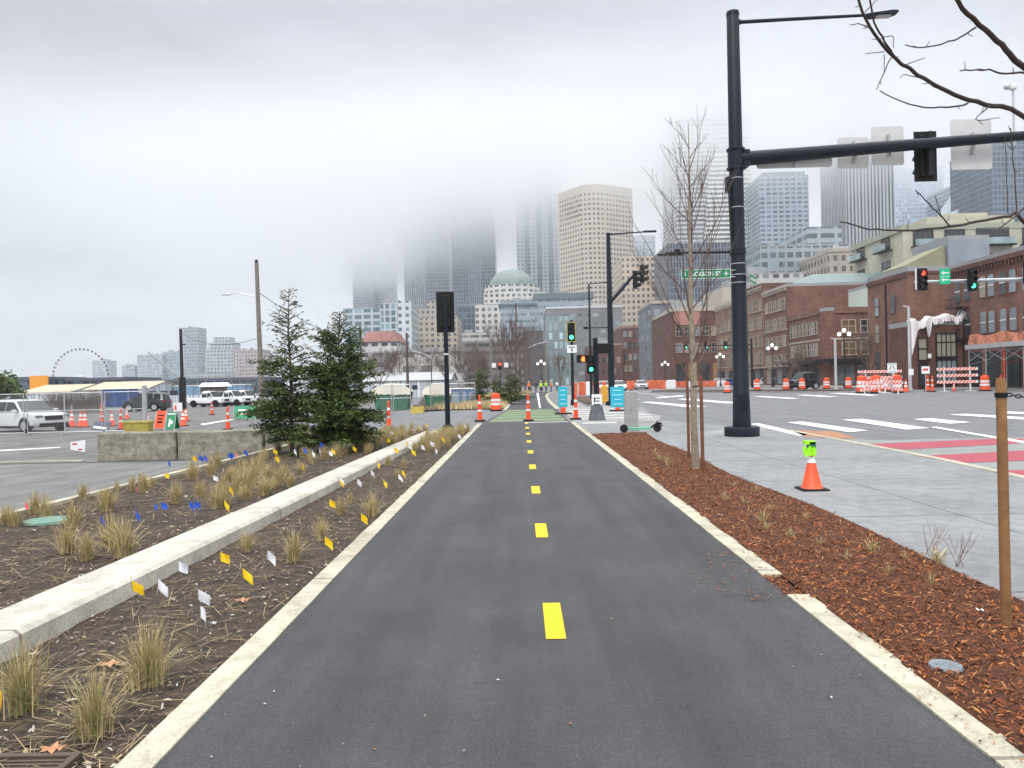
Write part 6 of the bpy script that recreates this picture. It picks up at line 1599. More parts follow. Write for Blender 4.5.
# small wisps in the mulch
mw = [(668,466,11),(661,461,9),(746,505,10),(763,522,16),(771,511,9),(766,530,10),(792,538,10),(725,500,8),(757,492,8),(700,462,6),(655,455,7),(735,487,7),(820,545,9),(848,560,10),(872,553,16),(938,563,20),(930,585,12),(806,520,8),(890,575,10),(905,560,8)]
mw.sort(key=lambda t: -t[1])
tm_w = [tuft_mesh(s_+30, .2, .22, 42, .006, .05) for s_ in range(3)]
for k, (px, py, h) in enumerate(mw):
    x, y = G(px, py); o = bpy.data.objects.new('grass_tuft', tm_w[k%3]); COL.objects.link(o); s = h/FP*y/.17; o.location = (x,y,.01); o.scale = (s*1.3,s*1.3,s); o.rotation_euler = (0,0,k)
    tag(o, 'small withered grass wisp in the red mulch, '+ordn(k)+' to the viewer', 'grass')
# red twigs by the pavement edge
for k, (px, py, lb) in enumerate([(955,566,'thin reddish leafless twigs at the mulch edge before the right stake'),(930,556,'thin reddish leafless twigs at the mulch edge farther from the stake')]):
    x, y = G(px, py); g = MB(); rr = random.Random(k)
    for j in range(5):
        a = rr.random()*6.283; grow(g, Vector((rr.gauss(0,.03),rr.gauss(0,.03),0)), Vector((math.cos(a)*.5,math.sin(a)*.5,.8)).normalized(), .2, .003, 1, rr, .1, .6, (1,3), .0015, 3)
    o = g.build('twig_shrub', flat('red_twig', (.16,.05,.045), .7)); o.location = (x,y,0); tag(o, lb, 'shrub')

# ------------------------------------------------------------------ marking flags
def flag_meshes(col, seed):
    rs = random.Random(seed); g = MB(); nx, nz = 5, 4; w_, h_ = .085, .085
    a = rs.uniform(-.5,.5); dr = rs.uniform(-.3,.8); vs = []
    for j in range(nz+1):
        for i in range(nx+1):
            u = i/nx; v = j/nz
            x = w_*u*math.cos(a); z = h_*v-(.035+.05*dr)*u-w_*u*math.sin(a)*.3
            y = .018*math.sin(u*4+seed)+.01*math.sin(v*3+seed*2)*u
            vs.append((x,y,z))
    n = nx+1
    g.add(vs, [(j*n+i,j*n+i+1,(j+1)*n+i+1,(j+1)*n+i) for j in range(nz) for i in range(nx)])
    return g.mesh('flag', col)
fl = {c: [flag_meshes(M[c], s_) for s_ in range(4)] for c in ('yflag','wflag','bflag','pflag')}
prt = MB(); prt.box(.03,.085,-.03,-.028,.01,.02); prt.box(.03,.07,-.03,-.028,.03,.04)
wm = MB().tube([(0,0,-.04),(0,0,.34)], .0018, 4).mesh('wire', M['wire'])
nm_ = dict(yflag='yellow', wflag='white', bflag='blue', pflag='pink')
FL = [('yflag', [(142,583),(227,554),(251,570),(3,692),(194,459),(168,473),(231,487),(227,501),(276,458),(277,452),(305,468),(344,481),(332,500),(365,515),(330,538),(387,480),(405,471),(380,463),(397,450),(415,452),(355,449),(334,452),(427,425),(420,427),(396,434),(443,439),(408,444),(388,440)]),
      ('wflag', [(164,581),(183,563),(206,592),(208,609),(271,552),(359,480),(374,471),(402,475),(296,452),(314,453),(321,452),(331,453),(411,446),(425,448),(437,449),(392,433),(465,426),(460,436),(217,476),(344,478),(433,444)]),
      ('bflag', [(103,517),(138,510),(158,501),(166,503),(194,503),(202,503),(171,464),(200,458),(205,458),(229,456),(233,455),(247,453),(312,442),(322,445),(306,450),(338,442),(345,444),(357,440),(198,501)]),
      ('pflag', [(29,504),(139,487),(238,454)])]
k = 0
for c, lst in FL:
    for nb_, (px, py) in enumerate(sorted(lst, key=lambda t: -t[1])):
        zf = .22
        for _ in range(1): x, y = G(px, py, zf)
        near_wall = abs(x-wallc(min(max(y,2),23.5))) < .3
        if near_wall: x = wallc(min(max(y,2),23.5))+.32*(1 if x > wallc(min(max(y,2),23.5)) or True else -1)
        where = 'narrow bed by the path' if x > wallc(min(max(y,2),23.5)) else 'wide left bed'
        r = thing('marking_flag', '%s of the %s marking flags, standing in the %s' % (ordn(nb_), nm_[c], where), 'flag', (x-.05,y,-.03), (k*1.3)%1.2-.6, nm_[c]+' marking flags in the planting beds')
        o = bpy.data.objects.new('wire', wm); COL.objects.link(o); o.parent = r
        o = bpy.data.objects.new('flag', fl[c][k%4]); COL.objects.link(o); o.parent = r; o.location = (0,0,.22)
        tilt = ((k*53)%17-8)/70; r.rotation_euler = (tilt*.6, tilt, (k*1.3)%1.4-.7); sz = 1.05 if py < 470 else .88; r.scale = (sz,)*3; k += 1

# fallen leaves and scraps
def leaf(px, py, s, label, mat, z=.0):
    x, y = G(px, py, z); g = MB(); n = 11; vs = [(0,0,.012)]
    for i in range(n):
        a = 2*PI*i/n; r_ = s*(1. if i%2 else .55)*(1.1 if i in (3,5) else .85); vs.append((r_*math.cos(a), r_*math.sin(a)*.8, .004+.018*abs(math.sin(i*1.7))))
    g.add(vs, [(0,i+1,(i+1)%n+1) for i in range(n)]); o = g.build('fallen_leaf', mat); o.location = (x,y,z); tag(o, label, 'leaf')
lm = pm('dry_maple_leaf', (.5,.24,.12), .8, .2, 25)
leaf(110,666,.075,'large orange brown maple leaf behind the second grass tuft', lm)
leaf(52,752,.07,'orange brown leaf beside the drain grate', lm)
leaf(242,602,.07,'orange brown leaf near the pair of white flags', lm)
leaf(33,656,.045,'pale leaf lying behind the leftmost big tuft', M['stone'])
leaf(980,612,.04,'pale torn scrap in the mulch left of the stake', M['whitec'], .02)
leaf(185,497,.05,'white paper scrap in the wide left bed', M['whitec'], -.02); leaf(401,497,.05,'white scrap beside the path kerb', M['whitec'], -.02)
leaf(720,516,.05,'pale pinkish leaf in the mulch', pm('pinkish_leaf', (.55,.33,.25), .8, .1, 10), .02)
leaf(707,510,.05,'pale pinkish leaf scrap in the mulch behind its neighbour', pm('pinkish_leaf_b', (.5,.3,.22), .8, .1, 10), .02)
leaf(213,625,.03,'small white crumpled scrap under the white flags', M['whitec'], -.02)
# ------------------------------------------------------------------ VEHICLES
def car(label, cat, loc, rz, Lc, Wc, H, paint_, kind='suv', lights=False, name='parked_car'):
    """local +x is the front"""
    r = thing(name, label, cat, loc, rz)
    # (x fraction, lower z, shoulder z, half width factor)
    hz_ = H
    if kind == 'suv':
        st = [(-.5,.42,.62,.80),(-.492,.30,.98,.9),(-.47,.25,1.04,.96),(-.3,.24,1.06,1),(0,.24,1.05,1),(.2,.24,1.04,1),(.3,.24,1.04,.99),(.42,.25,.99,.96),(.47,.27,.93,.9),(.492,.3,.82,.8),(.5,.4,.6,.7)]
        cab = [(-.485,.99,1.0),(-.45,1.0,1.5),(-.40,1.0,1.66),(-.2,1.0,1.73),(.0,1.0,1.72),(.08,1.0,1.66),(.24,1.0,1.06)]
    elif kind == 'pickup':
        st = [(-.5,.45,.9,.9),(-.49,.4,1.05,.96),(-.2,.4,1.06,1),(0,.35,1.05,1),(.25,.35,1.06,1),(.42,.35,1.04,.97),(.485,.38,.95,.9),(.5,.45,.8,.82)]
        cab = [(-.12,1.0,1.04),(-.09,1.0,1.7),(0,1.0,1.8),(.12,1.0,1.76),(.24,1.0,1.08)]
    s = H/1.73
    prof = lambda zl, zs, w_: [(-w_*.86,zl),(-w_,zl+.12),(-w_*1.0,zl+(zs-zl)*.62),(-w_*.95,zs-.05),(-w_*.86,zs),(w_*.86,zs),(w_*.95,zs-.05),(w_*1.0,zl+(zs-zl)*.62),(w_,zl+.12),(w_*.86,zl)]
    g = MB(); n = 10
    for fx, zl, zs, wf in st: g.v += [(fx*Lc, y, z*s) for y, z in prof(zl, zs, Wc/2*wf)]
    for i in range(len(st)-1):
        for k in range(n): j = (k+1)%n; g.f.append((i*n+k,i*n+j,(i+1)*n+j,(i+1)*n+k))
    g.f += [tuple(range(n-1,-1,-1)), tuple(range((len(st)-1)*n,len(st)*n))]; g.m = [0]*len(g.f)
    g.f = [tuple(reversed(f)) for f in g.f]
    bo = g.build('body', paint_, r, smooth=35)
    g = MB(); n = 6
    cp = lambda zb, zt, f: [(-Wc/2*.93,zb),(-Wc/2*(.93-.2*f),zb+(zt-zb)*.88),(-Wc/2*(.8-.16*f),zt),(Wc/2*(.8-.16*f),zt),(Wc/2*(.93-.2*f),zb+(zt-zb)*.88),(Wc/2*.93,zb)]
    for fx, zb, zt in cab: g.v += [(fx*Lc, y, z*s) for y, z in cp(zb, zt, 1 if zt > 1.2 else .15)]
    for i in range(len(cab)-1):
        for k in range(n-1): g.f.append((i*n+k+1,i*n+k,(i+1)*n+k,(i+1)*n+k+1)[::-1])
    g.f += [tuple(range(n)), tuple(range((len(cab)-1)*n+n-1,(len(cab)-1)*n-1,-1))]; g.m = [0]*len(g.f)
    g.build('cabin', paint_, r, smooth=35)
    # glass
    def top(fx):
        for a, b in zip(cab[:-1], cab[1:]):
            if a[0] <= fx <= b[0]: return a[2]+(b[2]-a[2])*(fx-a[0])/(b[0]-a[0])
        return cab[0][2]
    x0, x1 = cab[1][0]+.02, cab[-1][0]-.035
    cuts = [x0, x0+(x1-x0)*.28, x0+(x1-x0)*.62, x1] if kind == 'suv' else [cab[1][0]+.01, (cab[1][0]+.24)/2-.01, .215]
    for sy in (-1,1):
        for a, b in zip(cuts[:-1], cuts[1:]):
            a += .006; b -= .006
            pts = [(a,1.05),(b,1.05)]+[(b-(b-a)*t, min(top(b-(b-a)*t)-.09, 1.60)) for t in (0,.25,.5,.75,1)]
            pts = [(x, max(z,1.06)) for x, z in pts]
            Z = lambda z: Wc/2*(.93-.2*min(1,(z-1.0)/(.73*.88)))+.012
            q = [(x*Lc, sy*Z(z), z*s) for x, z in pts]
            g = MB(); g.add(q, [tuple(range(len(q)))]); g.add([(x,y-sy*.02,z) for x,y,z in q], [tuple(range(len(q)))]); g.build('side_window', M['carglass'], r)
    a, b = cab[-1], cab[-2]; g = MB()
    wz = lambda f: Wc/2*(.86-.2*f)
    lerp = lambda f: ((a[0]+(b[0]-a[0])*f)*Lc+.03, (a[2]+(b[2]-a[2])*f)*s+.02)
    xa, za = lerp(.04); xb, zb = lerp(.93)
    g.quad((xa,-wz(.05),za),(xa,wz(.05),za),(xb,wz(.9),zb),(xb,-wz(.9),zb)); g.build('windscreen', M['carglass'], r)
    # wheels
    wr = .36*s
    wxs = (-.29*Lc, .315*Lc)
    for sy in (-1,1):
        for wx in wxs:
            g = MB(); g.lathe([(wr*.62,-.11),(wr*.95,-.12),(wr,-.09),(wr,.09),(wr*.95,.12),(wr*.62,.11)], (0,0,0), 22, ax='y'); g.xf(Matrix.Translation((wx,sy*(Wc/2-.09),wr))); w1 = g.build('wheel', M['rubber'], r, smooth=True)
            g = MB(); g.lathe([(wr*.64,-.122),(wr*.6,-.10),(wr*.15,-.105),(wr*.15,.105),(wr*.6,.10),(wr*.64,.122)], (0,0,0), 22, ax='y')
            for k in range(5):
                a_ = k*2*PI/5; d = Vector((math.cos(a_),0,math.sin(a_))); e = Vector((-math.sin(a_),0,math.cos(a_)))
                for yy in (-.128,.118): g.add([tuple(d*wr*.1+e*wr*.08+Vector((0,yy,0))),tuple(d*wr*.6+e*wr*.05+Vector((0,yy,0))),tuple(d*wr*.6-e*wr*.05+Vector((0,yy,0))),tuple(d*wr*.1-e*wr*.08+Vector((0,yy,0)))], [(0,1,2,3)])
            g.xf(Matrix.Translation((wx,sy*(Wc/2-.09),wr))); g.build('rim', M['galv'] if kind == 'suv' else M['blk'], w1)
            g = MB(); seg = 12; vs = []
            for rr_ in (wr*1.02, wr*1.22):
                for i in range(seg+1): a_ = PI*(-.08+1.16*i/seg); vs.append((wx+rr_*math.cos(a_), sy*(Wc/2+.008), wr+rr_*math.sin(a_)))
            g.add(vs, [(i,i+1,seg+2+i,seg+1+i) for i in range(seg)]); g.build('wheel_arch', M['blk'], r)
    fx = Lc/2
    for sy in (-1,1):
        g = MB(); g.bbox(fx-.3,fx-.02,min(sy*Wc*.27,sy*Wc*.44),max(sy*Wc*.27,sy*Wc*.44),.78*s,.9*s,.02); g.build('headlight', M['head_on'] if lights else M['glassl'], r)
        g = MB(); g.bbox(-fx+.01,-fx+.1,min(sy*Wc*.3,sy*Wc*.46),max(sy*Wc*.3,sy*Wc*.46),.75*s,.98*s,.02); g.build('tail_light', flat('tail_red', (.35,.01,.01), .3), r)
        g = MB(); g.bbox(.17*Lc,.17*Lc+.16,min(sy*Wc*.5,sy*Wc*.5+sy*.2),max(sy*Wc*.5,sy*Wc*.5+sy*.2),1.05*s,1.2*s,.02); g.build('mirror', paint_, r)
    g = MB(); g.bbox(fx-.08,fx+.015,-Wc*.24,Wc*.24,.62*s,.86*s,.02); g.build('grille', M['blk'], r)
    g = MB(); g.bbox(fx-.12,fx+.01,-Wc*.38,Wc*.38,.28*s,.5*s,.03); g.build('bumper_intake', M['blk'], r)
    g = MB(); g.box(-.46*Lc,.46*Lc,-Wc*.495,-Wc*.47,.22*s,.32*s); g.box(-.46*Lc,.46*Lc,Wc*.47,Wc*.495,.22*s,.32*s); g.build('sill', M['blk'], r)
    return r
def carpaint(name, c, metal=0.):
    m = pm(name, c, .25, .04, 1, metal, 0); m.node_tree.nodes['Principled BSDF'].inputs['Coat Weight'].default_value = .6; return m
wp = carpaint('white_car_paint', (.72,.73,.75)); bpnt = carpaint('black_car_paint', (.015,.017,.02)); gp = carpaint('grey_car_paint', (.12,.13,.14))
# white SUV at the left, front to the right
Y = 38.2; xf_ = D(71,430,Y).x; Lc = 4.75
car('white SUV parked behind the lot fence at the left edge, front facing right', 'car', (xf_-2.42, Y, LOT), R(-24), Lc, 1.95, 1.68, carpaint('silver_white_car_paint', (.6,.61,.62)))
Y = 72; q = D(147,410,Y); car('black pickup with roof rack parked behind the cones in the left lot', 'truck', (q.x, Y, LOT), PI, 4.1, 1.9, 1.85, bpnt, 'suv', name='parked_truck')
for k, (px, Y, lb, pt) in enumerate([(209,84,'leftmost white pickup in the far row of the left lot', wp), (221,92,'dark car between the white pickups of the far row', gp), (231,86,'second white pickup of the far row in the left lot', wp), (244,90,'third white pickup of the far row, by the evergreens', wp)]):
    q = D(px,405,Y); car(lb, 'car' if pt is gp else 'truck', (q.x, Y, LOT), R([-12,20,-15,-18][k]), 4.6, 1.9, 1.75, pt, 'suv' if pt is gp else 'pickup', name='parked_car' if pt is gp else 'parked_truck')
Y = 86; q = D(803,385,Y); car('dark boxy off road vehicle parked on the far side of the median', 'car', (q.x, Y, 0.02), R(200), 3.5, 1.9, 2.1, bpnt, 'suv')
for k, (px, Y, lb) in enumerate([(604,118,'left of two white cars with glowing headlights at the end of the street'), (619,112,'right of two white cars with glowing headlights at the end of the street'), (641,125,'white car farther right at the end of the street')]):
    q = D(px,385,Y); car(lb, 'car', (q.x, Y, 0), R(-92), 4.5, 1.9, 1.6, wp, 'suv', lights=k < 2, name='white_car')
for k, (px, Y, lb, c) in enumerate([(716,150,'parked white car left of the dark corner pole, far off', wp), (729,148,'blue parked car just left of the dark corner pole, far off', carpaint('blue_car_paint', (.03,.1,.35))), (763,140,'white parked car right of the dark corner pole, far off', wp)]):
    q = D(px,380,Y); car(lb, 'car', (q.x, Y, 0), R(185), 4.4, 1.8, 1.5, c, 'suv')

# ------------------------------------------------------------------ LEFT LOT
# chain link fence panels
Yf = 34.5
def fence_panel(x0, x1, Y, label, H=1.95, y1=None):
    y1 = Y if y1 is None else y1; ang = math.atan2(y1-Y, x1-x0); Ln = math.hypot(x1-x0, y1-Y)
    r = thing('chain_link_fence', label, 'fence', (x0, Y, LOT), ang)
    for z in (.12, H, H*.58):
        g = MB(); g.tube([(0,0,z),(Ln,0,z)], .022 if z != H*.58 else .016, 6); g.build('rail', M['galv'], r)
    for x in (0, Ln): g = MB(); g.tube([(x,0,.05),(x,0,H)], .024, 6); g.box(x-.04,x+.04,-.3,.3,0,.05); g.build('post', M['galv'], r)
    g = MB(); st = .13; n = int((Ln+H)/st)
    for k in range(n):
        a = k*st
        xa, za = (a, .12) if a <= Ln else (Ln, .12+a-Ln); xb, zb = (a-(H-.12), H) if a >= H-.12 else (0, .12+a)
        for fl_ in (0,1):
            p, q = ((xa,za),(xb,zb)) if not fl_ else ((Ln-xa,za),(Ln-xb,zb))
            d = Vector((p[0],0,p[1])), Vector((q[0],0,q[1]))
            g.tube([tuple(d[0]), tuple(d[1])], .0035, 3, caps=False)
    g.build('wire_mesh', M['galv'], r); return r
xs_ = [D(p,420,Yf).x for p in (-16,25,64,103,144)]
for i, lb in enumerate(['fence panel at the left edge in front of the white car', 'wire fence panel in front of the white car wheel', 'wire fence panel in front of the white car bonnet', 'wire fence panel in front of the cones right of the white car']):
    fence_panel(xs_[i]+.04, xs_[i+1]-.04, Yf+.1*(i%2), lb)
r = thing('steel_bollard', 'thick grey post at the right end of the lot fence', 'post', (xs_[4]+.05, Yf, LOT)); g = MB(); g.lathe([(.11,0),(.11,2.2),(.05,2.25)], n=12); g.build('post', pm('grey_post_paint', (.35,.37,.39), .6, .1, 3), r)
# concrete blocks
def block(x0, x1, Y, label, seed, rz=0, H=.78):
    rs = random.Random(seed); Ln = x1-x0; g = MB(); nx, nz, ny = 26, 9, 6
    r = thing('concrete_block', label, 'concrete block', (x0, Y, LOT), rz)
    bm_ = MB().bbox(0, Ln, 0, .62, 0, H, .03)
    import bmesh
    me = bm_.mesh('tmp', M['blk']); b = bmesh.new(); b.from_mesh(me); bmesh.ops.subdivide_edges(b, edges=b.edges[:], cuts=5, use_grid_fill=True)
    bmesh.ops.triangulate(b, faces=[f for f in b.faces if len(f.verts) > 4])
    for v_ in b.verts:
        c = v_.co; d = noise.noise((c.x*2+seed, c.y*2, c.z*3))*.025+noise.noise((c.x*9+seed, c.y*9, c.z*9))*.012
        edge = 1 if (c.z > H*.85) else .5; v_.co += Vector((0,-1,.6))*d*edge*1.4
    b.to_mesh(me); b.free(); me.name = 'block'; me.materials.clear(); me.materials.append(M['oldconc']); me.shade_smooth(); me.set_sharp_from_angle(angle=R(35))
    o = bpy.data.objects.new('block', me); COL.objects.link(o); o.parent = r; return r
m, nt, b = nodes('mossy_old_concrete'); v = N(nt, 'ShaderNodeTexCoord').outputs['Object']; sp = N(nt, 'ShaderNodeSeparateXYZ'); L(nt, v, sp.inputs[0])
n1 = tex_noise(nt, v, 3.5, 8, .7); n2 = tex_noise(nt, v, 14, 6, .7)
c1_ = ramp(nt, n1, [(.3, (.13,.12,.08)), (.5, (.30,.28,.22)), (.7, (.42,.39,.33))])
cr = tex_noise(nt, v, 1.1, 8, .8); moss = ramp(nt, math_(nt, 'ADD', math_(nt, 'MULTIPLY', n2, .5), math_(nt, 'MULTIPLY', sp.outputs[2], .45)), [(.5, 0.), (.66, 1.)])
col_ = mixc(nt, math_(nt, 'MULTIPLY', moss, .55), c1_, (.08,.085,.035)); col_ = mixc(nt, ramp(nt, cr, [(.485, 0.), (.5, .8), (.515, 0.)]), col_, (.05,.04,.03))
L(nt, col_, b.inputs['Base Color']); b.inputs['Roughness'].default_value = .95; bump(nt, b, n2, .7, .02); M['oldconc'] = m
x0, y0 = G(97,461,LOT); x1 = D(177,459,y0).x; x2 = D(262,458,y0).x
block(x0, x1-.03, y0, 'mossy grey concrete block at the left end of the row behind the left bed', 1)
block(x1+.02, x2, y0, 'mossy concrete block between its left neighbour and the open topped evergreen', 5, R(1))
block(x2+.05, x2+2.2, y0+.1, 'concrete block mostly hidden behind the two big evergreens', 8, R(1))
# yellow tubs
for k, (px, lb) in enumerate([(135,'left yellow plastic tub behind the concrete block'),(145,'right yellow plastic tub behind the concrete block')]):
    x, y = G(px,437,LOT); r = thing('plastic_tub', lb, 'tub', (x, y-.2*k, LOT), .1*k); g = MB(); g.prism([(-.3,-.25),(.3,-.25),(.3,.25),(-.3,.25)], 0, .62, top=[(-.36,-.3),(.36,-.3),(.36,.3),(-.36,.3)]); g.build('tub', M['yellow'], r)
    g = MB(); g.box(-.39,.39,-.33,.33,.62,.68); g.build('rim', M['yellow'], r)
# A-frame signs
def aframe(px0, px1, py0, pyb, label, mat, marks, tilt=.25, rz=0):
    x, y = G((px0+px1)/2, pyb, LOT); a = D(px0, py0, y); b = D(px1, py0, y); wd = b.x-a.x; h = a.z-LOT
    r = thing('folding_sign', label, 'sign', (x, y, LOT), rz)
    for s in (1,-1):
        g = MB(); g.add([(-wd/2,-s*.3,.1),(wd/2,-s*.3,.1),(wd/2,-s*.02,h),(-wd/2,-s*.02,h),(-wd/2,-s*.3+.02*s,.1),(wd/2,-s*.3+.02*s,.1),(wd/2,-s*.02+.02*s,h),(-wd/2,-s*.02+.02*s,h)], [(0,1,2,3),(7,6,5,4),(0,3,7,4),(1,5,6,2),(3,2,6,7),(0,4,5,1)]); g.build('panel', mat, r)
    g = MB()
    for (u0,u1,v0,v1) in marks:
        f = lambda u, v: (-wd/2+wd*u, -.3+.28*v-.006, .1+(h-.1)*v)
        g.quad(f(u0,v0), f(u1,v0), f(u1,v1), f(u0,v1))
    g.build('lettering', M['white'] if mat is not M['orange'] else M['blk'], r)
    g = MB()
    for x_ in (-wd/2,wd/2): g.tube([(x_,-.32,0),(x_,-.02,h)], .015, 5); g.tube([(x_,.32,0),(x_,.02,h)], .015, 5)
    g.build('legs', M['galv'], r); return r
aframe(157,168,411,430,'orange folding sign leaning left of the green and white sign', M['orange'], [(.25,.75,.3,.42),(.3,.7,.5,.6),(.2,.8,.7,.78)], rz=-.15)
aframe(168,177,412,431,'green folding sign with a white figure right of the orange sign', M['green'], [(.3,.5,.15,.6),(.5,.75,.3,.5),(.1,.9,.85,.92)])
aframe(235,256,406,420,'tilted green sign with white lettering beside the evergreens', M['green'], [(.2,.8,.62,.72),(.3,.65,.3,.42)], rz=.12)
x, y = G(178,425,LOT)
q = D(178,408,41); r = small_sign(178,407,.5,.5,43,'small white notice sticking up behind the green folding sign', base=LOT)
# blue tilted board
x, y = G(100,431,LOT); r = thing('tilted_board', 'dark blue and white board lying tilted against the fence by the cones', 'board', (x, y, LOT), .1); g = MB(); g.slab([(-.45,.0,.1),(.35,.0,-.02),(.5,.25,.42),(-.3,.25,.5)], .03); g.build('panel', pm('dark_blue_board', (.04,.06,.12), .5, .3, 5), r); g = MB(); g.slab([(-.35,-.004,.16),(.3,-.004,.06),(.32,.06,.17),(-.3,.06,.27)], .004); g.build('stripe', M['white'], r)
# white board with red marks
x, y = G(78,454,LOT); h0 = D(78,441,y).z; h1 = D(78,451,y).z; w_ = D(86,446,y).x-D(71,446,y).x
r = thing('sign', 'small tilted white sign with two red marks standing on the service road', 'sign', (x, y, LOT), 0)
g = MB(); a_ = .1; g.add([(-w_/2,0,h1-LOT+.05),(w_/2*.9,0,h1-LOT-.04),(w_/2,0,h0-LOT+.03),(-w_/2,0,h0-LOT-.03),(-w_/2,.02,h1-LOT+.05),(w_/2*.9,.02,h1-LOT-.04),(w_/2,.02,h0-LOT+.03),(-w_/2,.02,h0-LOT-.03)], [(0,1,2,3),(7,6,5,4),(0,3,7,4),(1,5,6,2),(3,2,6,7),(0,4,5,1)]); g.build('panel', M['whitec'], r)
g = MB(); g.box(-w_*.35,-w_*.05,-.006,-.002,h0-LOT-.12,h0-LOT-.07); g.box(.0,w_*.3,-.006,-.002,h1-LOT+.03,h1-LOT+.07); g.build('red_mark', flat('sign_red', (.6,.02,.03), .5), r)
g = MB(); g.tube([(0,.03,0),(0,.03,h1-LOT+.1)], .012, 5); g.build('leg', M['galv'], r)

# sheds and the elevated pier building
def shed(px0, px1, pyr, pye, Y, depth, label, wall, roofm, gable_right=False, base=LOT, cat='shed', name='shed'):
    a = D(px0, pye, Y); b = D(px1, pye, Y); zr = D(px0, pyr, Y+depth/2).z; ze = (a.z+b.z)/2
    r = thing(name, label, cat, ((a.x+b.x)/2, Y+depth/2, base)); w_ = (b.x-a.x)/2; d = depth/2
    g = MB(); g.box(-w_,w_,-d,d,0,ze-base)
    g.add([(w_,-d,ze-base),(w_,d,ze-base),(w_,0,zr-base)], [(0,1,2)]); g.add([(-w_,-d,ze-base),(-w_,d,ze-base),(-w_,0,zr-base)], [(0,2,1)]); g.build('wall', wall, r)
    g = MB(); o = .25
    for s in (-1,1): g.slab([(-w_-o,s*(d+o),ze-base-.05),(w_+o,s*(d+o),ze-base-.05),(w_+o,0,zr-base+.08),(-w_-o,0,zr-base+.08)][::-s if s == 1 else 1], .08)
    g.build('roof', roofm, r); return r, a.x, b.x, ze
def boxes_on(r, lst, mat, nm):
    for (x0,x1,y0,y1,z0,z1) in lst: g = MB(); g.box(x0,x1,y0,y1,z0,z1); g.build(nm, mat, r, True)
M['corrv'] = facade('corrugated_wall', (.60,.64,.68), (.5,.54,.58), .4, 50, .5, 1, wvar=.05)
r, a, b, z = shed(20,70,386,392,120,14,'white shed with tan roof behind the fence, left of its longer neighbour', M['corrv'], M['tan'])
r, a, b, z = shed(84,146,383,389,112,12,'longer white shed with tan roof and dark windows behind the black pickup', M['corrv'], M['tan'])
boxes_on(r, [(a+4+k*1.6,a+5.2+k*1.6,111.9,111.99,.9,1.6) for k in range(3)]+[(a+10+k*1.6,a+11.2+k*1.6,111.9,111.99,.9,1.6) for k in range(3)], M['glassd'], 'window')
q0 = D(104,400,95); r = thing('container', 'blue shipping container left of the black pickup', 'container', (q0.x,95,LOT)); g = MB(); g.box(-.2,3.2,0,2.4,0,2.3); g.build('body', facade('blue_corrugated', (.03,.1,.3), (.02,.07,.22), .3, 50, .5, 1), r)
g = MB(); g.box(-.2,-.14,-.02,-.001,0,2.3); g.box(3.14,3.2,-.02,-.001,0,2.3); g.build('frame', M['galv'], r)
# elevated roadway style pier building
def longb(px0, px1, pyt, pyb, Y, depth, label, mat, name='pier_building'):
    a = D(px0, pyt, Y); b = D(px1, pyt, Y); c = D(px0, pyb, Y); z1 = (a.z+b.z)/2; z0 = c.z
    r = bldg(name, label, 'building', [(a.x,Y),(a.x,Y+depth),(b.x,Y+depth),(b.x,Y)], z1, mat, z0=LOT, parapet=.3, cornice=flat('dark_roof_edge', (.09,.11,.14), .6)); return r, a.x, b.x, z1
M['pier'] = facade('dark_blue_pier_glass', (.10,.13,.17), (.05,.075,.1), 2.2, 3.2, .8, .55, wvar=.2)
r, a, b, z = longb(14,40,378,400,190,20,'dark pier building with an orange corner at the far left', M['pier']); g = MB(); g.box(a+4.3,a+9,189.6,189.99,z-7,z+.5); g.build('orange_panel', flat('orange_panel', (.85,.33,.02), .6), r, True)
r, a, b, z = longb(39,125,379,396,200,20,'long dark blue pier building under the observation wheel', M['pier'])
r, a, b, z = longb(124,186,381,402,195,18,'long dark pier building with tan lower wall behind the black utility pole', M['pier'])
g = MB(); g.box(a+6,b-1,194.6,194.98,LOT,z-4); g.build('lower_wall', pm('tan_lower_wall', (.33,.25,.18), .8, .15, .3), r, True)
r, a, b, z = longb(185,262,379,400,190,18,'dark steel trussed pier building behind the white pickups', M['pier'])
g = MB()
for k in range(9): g.tube([(a+k*2.2,189.7,z-3.3),(a+k*2.2+1.1,189.7,z-.4),(a+k*2.2+2.2,189.7,z-3.3)], .12, 4)
g.build('truss', M['galv'], r, True)
q0 = D(190,398,120); r = thing('container', 'pale blue site office behind the white pickups', 'container', (q0.x,120,LOT)); g = MB(); g.box(-2.5,9,0,3,0,2.6); g.build('body', facade('pale_blue_corrugated', (.28,.42,.58), (.22,.35,.5), .4, 50, .5, 1), r); g = MB(); g.box(-2.6,9.1,-.1,3.1,2.6,2.75); g.build('roof', M['white'], r)
q0 = D(214,392,110); r = thing('covered_boat', 'white tarpaulined hump above the pickups', 'boat', (q0.x,110,LOT), .2); g = MB(); g.prism([(-2,-.8),(1.6,-.9),(2.6,0),(1.6,.9),(-2,.8)], 2.4, 3.0, top=[(-1.6,-.3),(1.2,-.3),(2.0,0),(1.2,.3),(-1.6,.3)]); g.build('tarpaulin', M['whitec'], r)
g = MB(); g.box(-1.8,1.8,-.6,.6,0,2.39); g.build('rack', M['brown'], r)
def longwall(px0, px1, pyt, Y, label, mat):
    a = D(px0, pyt, Y); b = D(px1, pyt, Y); r = thing('site_fence', label, 'fence', ((a.x+b.x)/2, Y, LOT)); w_ = (b.x-a.x)/2
    g = MB(); g.box(-w_,w_,0,.05,.05,a.z-LOT); g.build('panel', mat, r)
    n = int(w_*2/2.6)
    for k in range(n+1): g = MB(); x = -w_+k*2*w_/n; g.box(x-.05,x+.05,-.06,-.001,0,a.z-LOT+.05); g.build('post', M['galv'], r)
